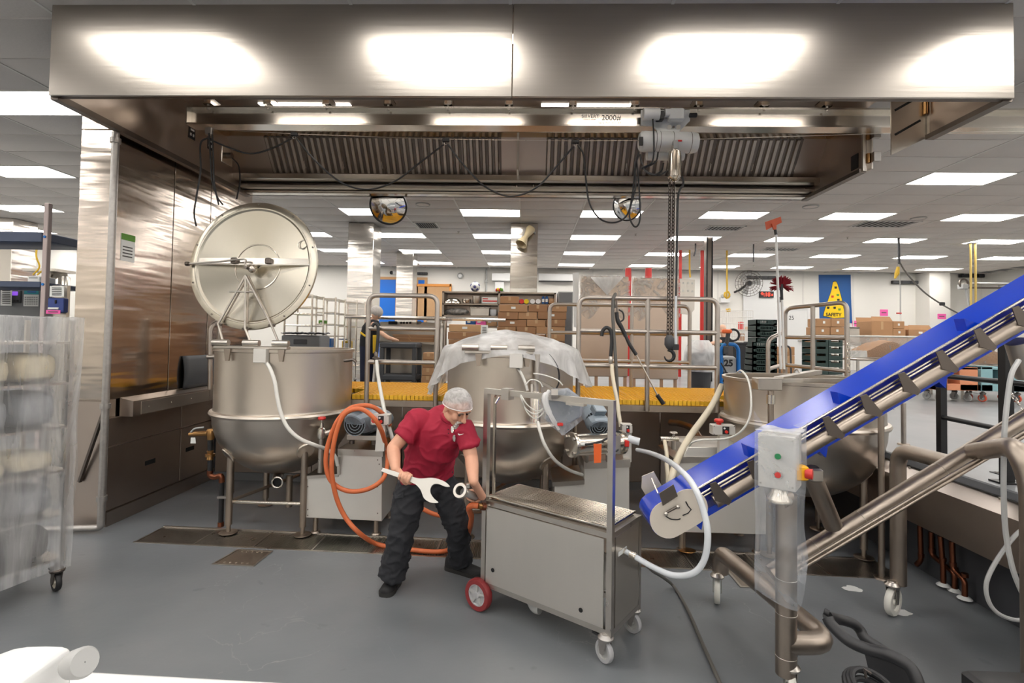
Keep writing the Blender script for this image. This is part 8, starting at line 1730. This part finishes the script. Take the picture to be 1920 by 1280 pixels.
# ---- nut bins on tables, far carts
M('bin_clear', (214, 214, 208), .25); film('bin_film', (228, 228, 224), .28, .1, 3, .15, .1)
def nutbin(x0, y0, x1, y1, Y, ztab, lab):
    X0, X1, Z0, Z1 = prect(x0, y0, x1, y1, Y); t = thing('nut_bin', lab, 'bin', ((X0+X1)/2, Y+.3, Z0), 'clear nut bins'); h = Z1-Z0
    P0 = [(X0+.08, Y+.06, Z0), (X1-.08, Y+.06, Z0), (X1-.08, Y+.6, Z0), (X0+.08, Y+.6, Z0)]; P1 = [(X0, Y, Z1), (X1, Y, Z1), (X1, Y+.66, Z1), (X0, Y+.66, Z1)]
    MB().loft([P0, P1], cap=False).build('bin_wall', 'bin_film', parent=t); MB().tube(P1, .018, 6, closed=True).build('rim', 'bin_clear', parent=t)
    def heap(u, v):
        k = .18+.66*math.exp(-((u-.42)*3.0)**2)*(1-.3*abs(v-.4)); f_ = min(.95, k); return (X0+.09*(1-f_)+.01+(X1-X0-.02-.18*(1-f_))*u, Y+.07*(1-f_)+.01+(.62-.1*(1-f_))*v, Z0+.01+h*f_*.97+.01*noise.noise(V((u*20, v*20, 0))))
    def foot(u, v): return (X0+.09+(X1-X0-.18)*u, Y+.07, Z0+.01)
    mb = MB(); mb.sheet(heap, 30, 14); mb.sheet(lambda u, v: V(foot(u, 0)).lerp(V(heap(u, 0)), v), 30, 2); mb.build('nut_heap', 'nuts', parent=t, kind='stuff')
nutbin(1622, 631, 1742, 671.6, 10.2, 0, 'clear bin of brown nuts on the table beyond the conveyor, left one'); nutbin(1810, 648, 1922, 683.6, 9.75, 0, 'clear bin of brown nuts on the table beyond the conveyor, right one')
def tbl(x0, x1, ytop, Y, d, lab):
    X0, X1 = A(x0, ytop, Y=Y).x, A(x1, ytop, Y=Y).x; z = zat(ytop, Y, (x0+x1)/2); t = thing('prep_table', lab, 'table', ((X0+X1)/2, Y+d/2, UP), 'prep tables'); MB().rbox((X0, Y, z-.05), (X1, Y+d, z), .01).build('top', 'steel', parent=t)
    for x in (X0+.06, X1-.06):
        for y in (Y+.06, Y+d-.06): MB().cyl((x, y, UP), (x, y, z-.05), .025, n=8).build('leg', 'steel', parent=t)
tbl(1606, 1752, 672.6, 10.1, .85, 'steel table under the left nut bin'); tbl(1803, 1960, 684.6, 9.65, .85, 'steel table under the right nut bin'); tbl(1590, 1800, 645, 11.1, .6, 'steel table behind the left nut bin carrying cartons')
crate_box('open_carton', 1634, 602, 1674, 630.5, 11.15, .5, 'cardboard', 'open brown carton with raised flaps right of the banner', flaps=True); crate_box('carton', 1674.5, 602, 1696, 616, 11.15, .3, 'cardboard', 'upper small brown carton with a white label', tag_=True); crate_box('carton', 1674.5, 616.4, 1698, 630.5, 11.15, .3, 'cardboard', 'lower small brown carton with a white label', tag_=True)
crate_box('open_carton', 1704, 618, 1748, 630.5, 11.15, .5, 'cardboard', 'low open brown carton above the left nut bin', flaps=True, tag_=True)
for q in ((1632, 631, 1700, 644.6), (1702, 631, 1750, 644.6)): crate_box('carton', *q, 11.15, .5, zb=zat(645, 11.1, 1695)+.001, mat='cardboard_dark', label='flat brown carton under the %s cartons' % ('open tall' if q[0] < 1700 else 'low open'))
t = thing('steel_box', 'grey steel box right of the stacked cartons', 'box', A(1600, 645, Y=11.15)); rect('body', 1592, 615, 1612, 643.4, 11.15, .4, 'steel', parent=t); rect('lid', 1589, 613, 1613, 615, 11.14, .42, 'steel_dark', parent=t)
mb = MB(); ell(mb, A(1777, 627, Y=11.4), V((1, 0, 0)), V((0, 1, 0)), V((0, 0, 1)), (.17, .14, .205)); mb.build('dark_bag', 'dark_grey', label='dark grey bag behind the blue belt', cat='bag')
def fcart(x0, y0, x1, y1, Y, mat, wm, lab, cut=True):
    X0, X1, Z0, Z1 = prect(x0, y0, x1, y1, Y); t = thing('utility_cart', lab, 'cart', ((X0+X1)/2, Y+.3, UP)); h = Z1-Z0; mb = MB(); d = .48
    mb.box((X0, Y, Z0), (X1, Y+d, Z0+h*.28)).box((X0, Y, Z1-h*.12), (X1, Y+d, Z1)).box((X0, Y+d-.04, Z0), (X1, Y+d, Z1)).box((X0, Y, Z0), (X0+(X1-X0)*.25, Y+d, Z1)).box((X1-(X1-X0)*.45, Y, Z0), (X1, Y+d, Z1))
    mb.build('shell', mat, parent=t, bevel=.01); MB().box((X0+.02, Y+d-.06, Z0+h*.3), (X1-.02, Y+d-.05, Z1-h*.15)).build('shelf_back', 'dark_grey', parent=t)
    for x in (X0+.1, X1-.1):
        for y in (Y+.1, Y+d-.1): caster(t, (x, y, UP+.07), .065, .03, (1, .4, 0), wm, 'light_grey', max(Z0, UP+.15))
fcart(1758, 688, 1834, 732, 9.1, 'orange_cart', 'light_grey', 'orange brown plastic utility cart under the right nut bin'); M('wheel_orange', (222, 96, 70), .5); fcart(1840, 688, 1928, 734, 9.1, 'teal_cart', 'wheel_orange', 'pale teal plastic utility cart with orange wheels')
t = thing('floor_drain', 'square grated floor drain by the black railing', 'drain', A(1905, 892, Z=UP)); p = A(1912, 893, Z=UP); MB().box((p.x-.12, p.y-.12, UP), (p.x+.15, p.y+.12, UP+.006)).build('frame', 'black_steel', parent=t); [MB().box((p.x-.1+k*.03, p.y-.1, UP+.006), (p.x-.085+k*.03, p.y+.1, UP+.01)).build('bar', 'steel_dark', parent=t) for k in range(8)]
# ---- far left corner: blue shelf rack, control panel, notices
br2 = thing('blue_shelf_rack', 'dark blue plastic shelf rack with a pale post at the far left', 'rack', (-5.6, 5.4, 0)); Y = 5.2; xp = A(82, 500, Y=Y).x; M('post_pink', (186, 170, 166), .5)
MB().rbox((xp-.025, Y, 0), (xp+.025, Y+.05, zat(380, Y, 82)), .006).build('post', 'post_pink', parent=br2); MB().rbox((xp-1.4, Y, 0), (xp-1.35, Y+.05, zat(380, Y, 82)), .006).build('post', 'post_pink', parent=br2)
for y0, y1 in ((431, 456), (524, 541)):
    z0, z1 = zat(y1, Y, 60), zat(y0, Y, 60); MB().rbox((xp-1.35, Y-.01, z0+.01), (xp-.025, Y+.04, z1-.02), .008).build('shelf_beam', 'blue_shelf', parent=br2); MB().rbox((xp-1.35, Y+.04, z0+.02), (xp+.02, Y+.55, z1-.03), .008).build('shelf_deck', 'blue_shelf', parent=br2); MB().cyl((xp, Y-.008, (z0+z1)/2), (xp, Y, (z0+z1)/2), .014, n=12).build('blue_plug', 'blue_paint', parent=br2)
cp = thing('process_machine', 'grey process machine with a purple control screen at the far left', 'machine', (A(20, 560, Y=5.9).x, 5.9, 0)); X0, X1, Z0, Z1 = prect(-60, 540, 76, 590, 5.9); MB().rbox((X0, 5.9, 0), (X1, 6.18, Z1), .01).build('cabinet', 'mid_grey', parent=cp); M('screen_purple', (150, 90, 235), .4, emit=.6); rect('screen_bezel', 21, 544, 38, 568, 5.88, .03, 'dark_grey', parent=cp); rect('screen', 22, 546, 33, 554, 5.875, .02, 'screen_purple', parent=cp)
for x in (27, 33): MB().cyl(A(x, 564, Y=5.86), A(x, 564, Y=5.89), .012, n=10).build('knob', 'black_plastic', parent=cp)
t = thing('paper_notice', 'white printed notice left of the purple screen', 'notice', A(10, 573, Y=5.86)); rect('sheet', 1, 541, 22, 573, 5.86, .004, 'paper', parent=t); [rect('print_line', 4, 544+k*3.4, 19, 545.4+k*3.4, 5.855, .003, 'ink_grey', parent=t) for k in range(8)]
t = thing('wall_calendar', 'wall calendar with a teal car picture beside the purple screen', 'calendar', A(58, 575, Y=5.86)); rect('date_sheet', 44, 552, 72, 574, 5.86, .004, 'paper', parent=t); M('teal_print', (40, 140, 150), .6); rect('picture', 45, 543, 72, 551.5, 5.86, .004, 'teal_print', parent=t); rect('car_print', 51, 545.5, 67, 548.5, 5.855, .004, 'banner_blue', parent=t)
for r_ in range(4):
    for c_ in range(6): rect('date_box', 46+c_*4.2, 556+r_*4.2, 49+c_*4.2, 558.6+r_*4.2, 5.856, .003, 'light_grey', parent=t)
M('clip_blue', (44, 66, 134), .45); t = thing('blue_document_box', 'blue document box hanging left of the stainless wall', 'box', A(104, 586, Y=5.2)); rect('box_body', 89, 558, 119, 586, 5.2, .06, 'clip_blue', parent=t); rect('slot', 102, 562, 105, 569, 5.19, .012, 'stone_black', parent=t); rect('white_tab', 89, 576, 109, 580, 5.19, .012, 'paper', parent=t); MB().box((A(104, 570, Y=5.26).x-.04, 5.26, 0), (A(104, 570, Y=5.26).x+.12, 5.30, zat(535, 5.26, 104))).build('back_board', 'steel', parent=t)
t = thing('pink_note', 'bright pink note below the blue document box', 'note', A(100, 588, Y=5.17)); rect('sheet', 86, 581, 113, 588, 5.17, .004, 'pink_paper', parent=t); rect('print_line', 90, 583.5, 108, 585, 5.165, .003, 'ink_grey', parent=t)
t = thing('paper_notice', 'white printed notice above the blue document box', 'notice', A(106, 556, Y=5.18)); rect('sheet', 93, 536, 120, 556, 5.18, .004, 'paper', parent=t); [rect('print_line', 97, 539+k*3.2, 115, 540.4+k*3.2, 5.175, .003, 'ink', parent=t) for k in range(5)]
rm = thing('resting_mixer', 'tall steel process vessel behind the blue shelf rack', 'vessel', (A(108, 600, Y=7.4).x, 7.6, UP)); c = A(108, 500, Y=7.6); MB().lathe([(.001, 1.0), (.1, .98), (.16, .9), (.16, .2), (.1, .05), (.1, 0)], (c.x, 7.6, 1.7), 20).build('vessel', 'steel_bright', parent=rm); MB().cyl((c.x+.05, 7.4, UP), (c.x+.05, 7.4, 2.7), .03, n=10).build('stand_pipe', 'steel', parent=rm); MB().box((c.x-.3, 7.35, 2.66), (c.x+.2, 7.7, 2.7)).build('top_plate', 'steel', parent=rm); MB().rbox((c.x-.35, 7.4, UP), (c.x+.25, 7.9, 1.7), .02).build('base_cabinet', 'steel_sheet', parent=rm)
for k in range(2): MB().tube(catmull([A(70+k*18, 455, Y=7.2), A(68+k*20, 480, Y=7.15), A(74+k*12, 500, Y=7.2), A(62+k*8, 515, Y=7.2)], 6), .012, 6).build('air_hose', 'yellow_cord', parent=rm)
t = thing('white_box', 'white box on the blue shelf at the far left', 'box', A(62, 524, Y=5.4)); X0, X1, Z0, Z1 = prect(51, 517, 74, 524, 5.4); MB().rbox((X0, 5.4, zat(524, 5.2, 60)-.02), (X1, 5.6, Z1), .01).build('carton', 'paper', parent=t); MB().box((X0+.02, 5.398, Z1-.03), (X1-.02, 5.4, Z1-.01)).build('lid_line', 'light_grey', parent=t)
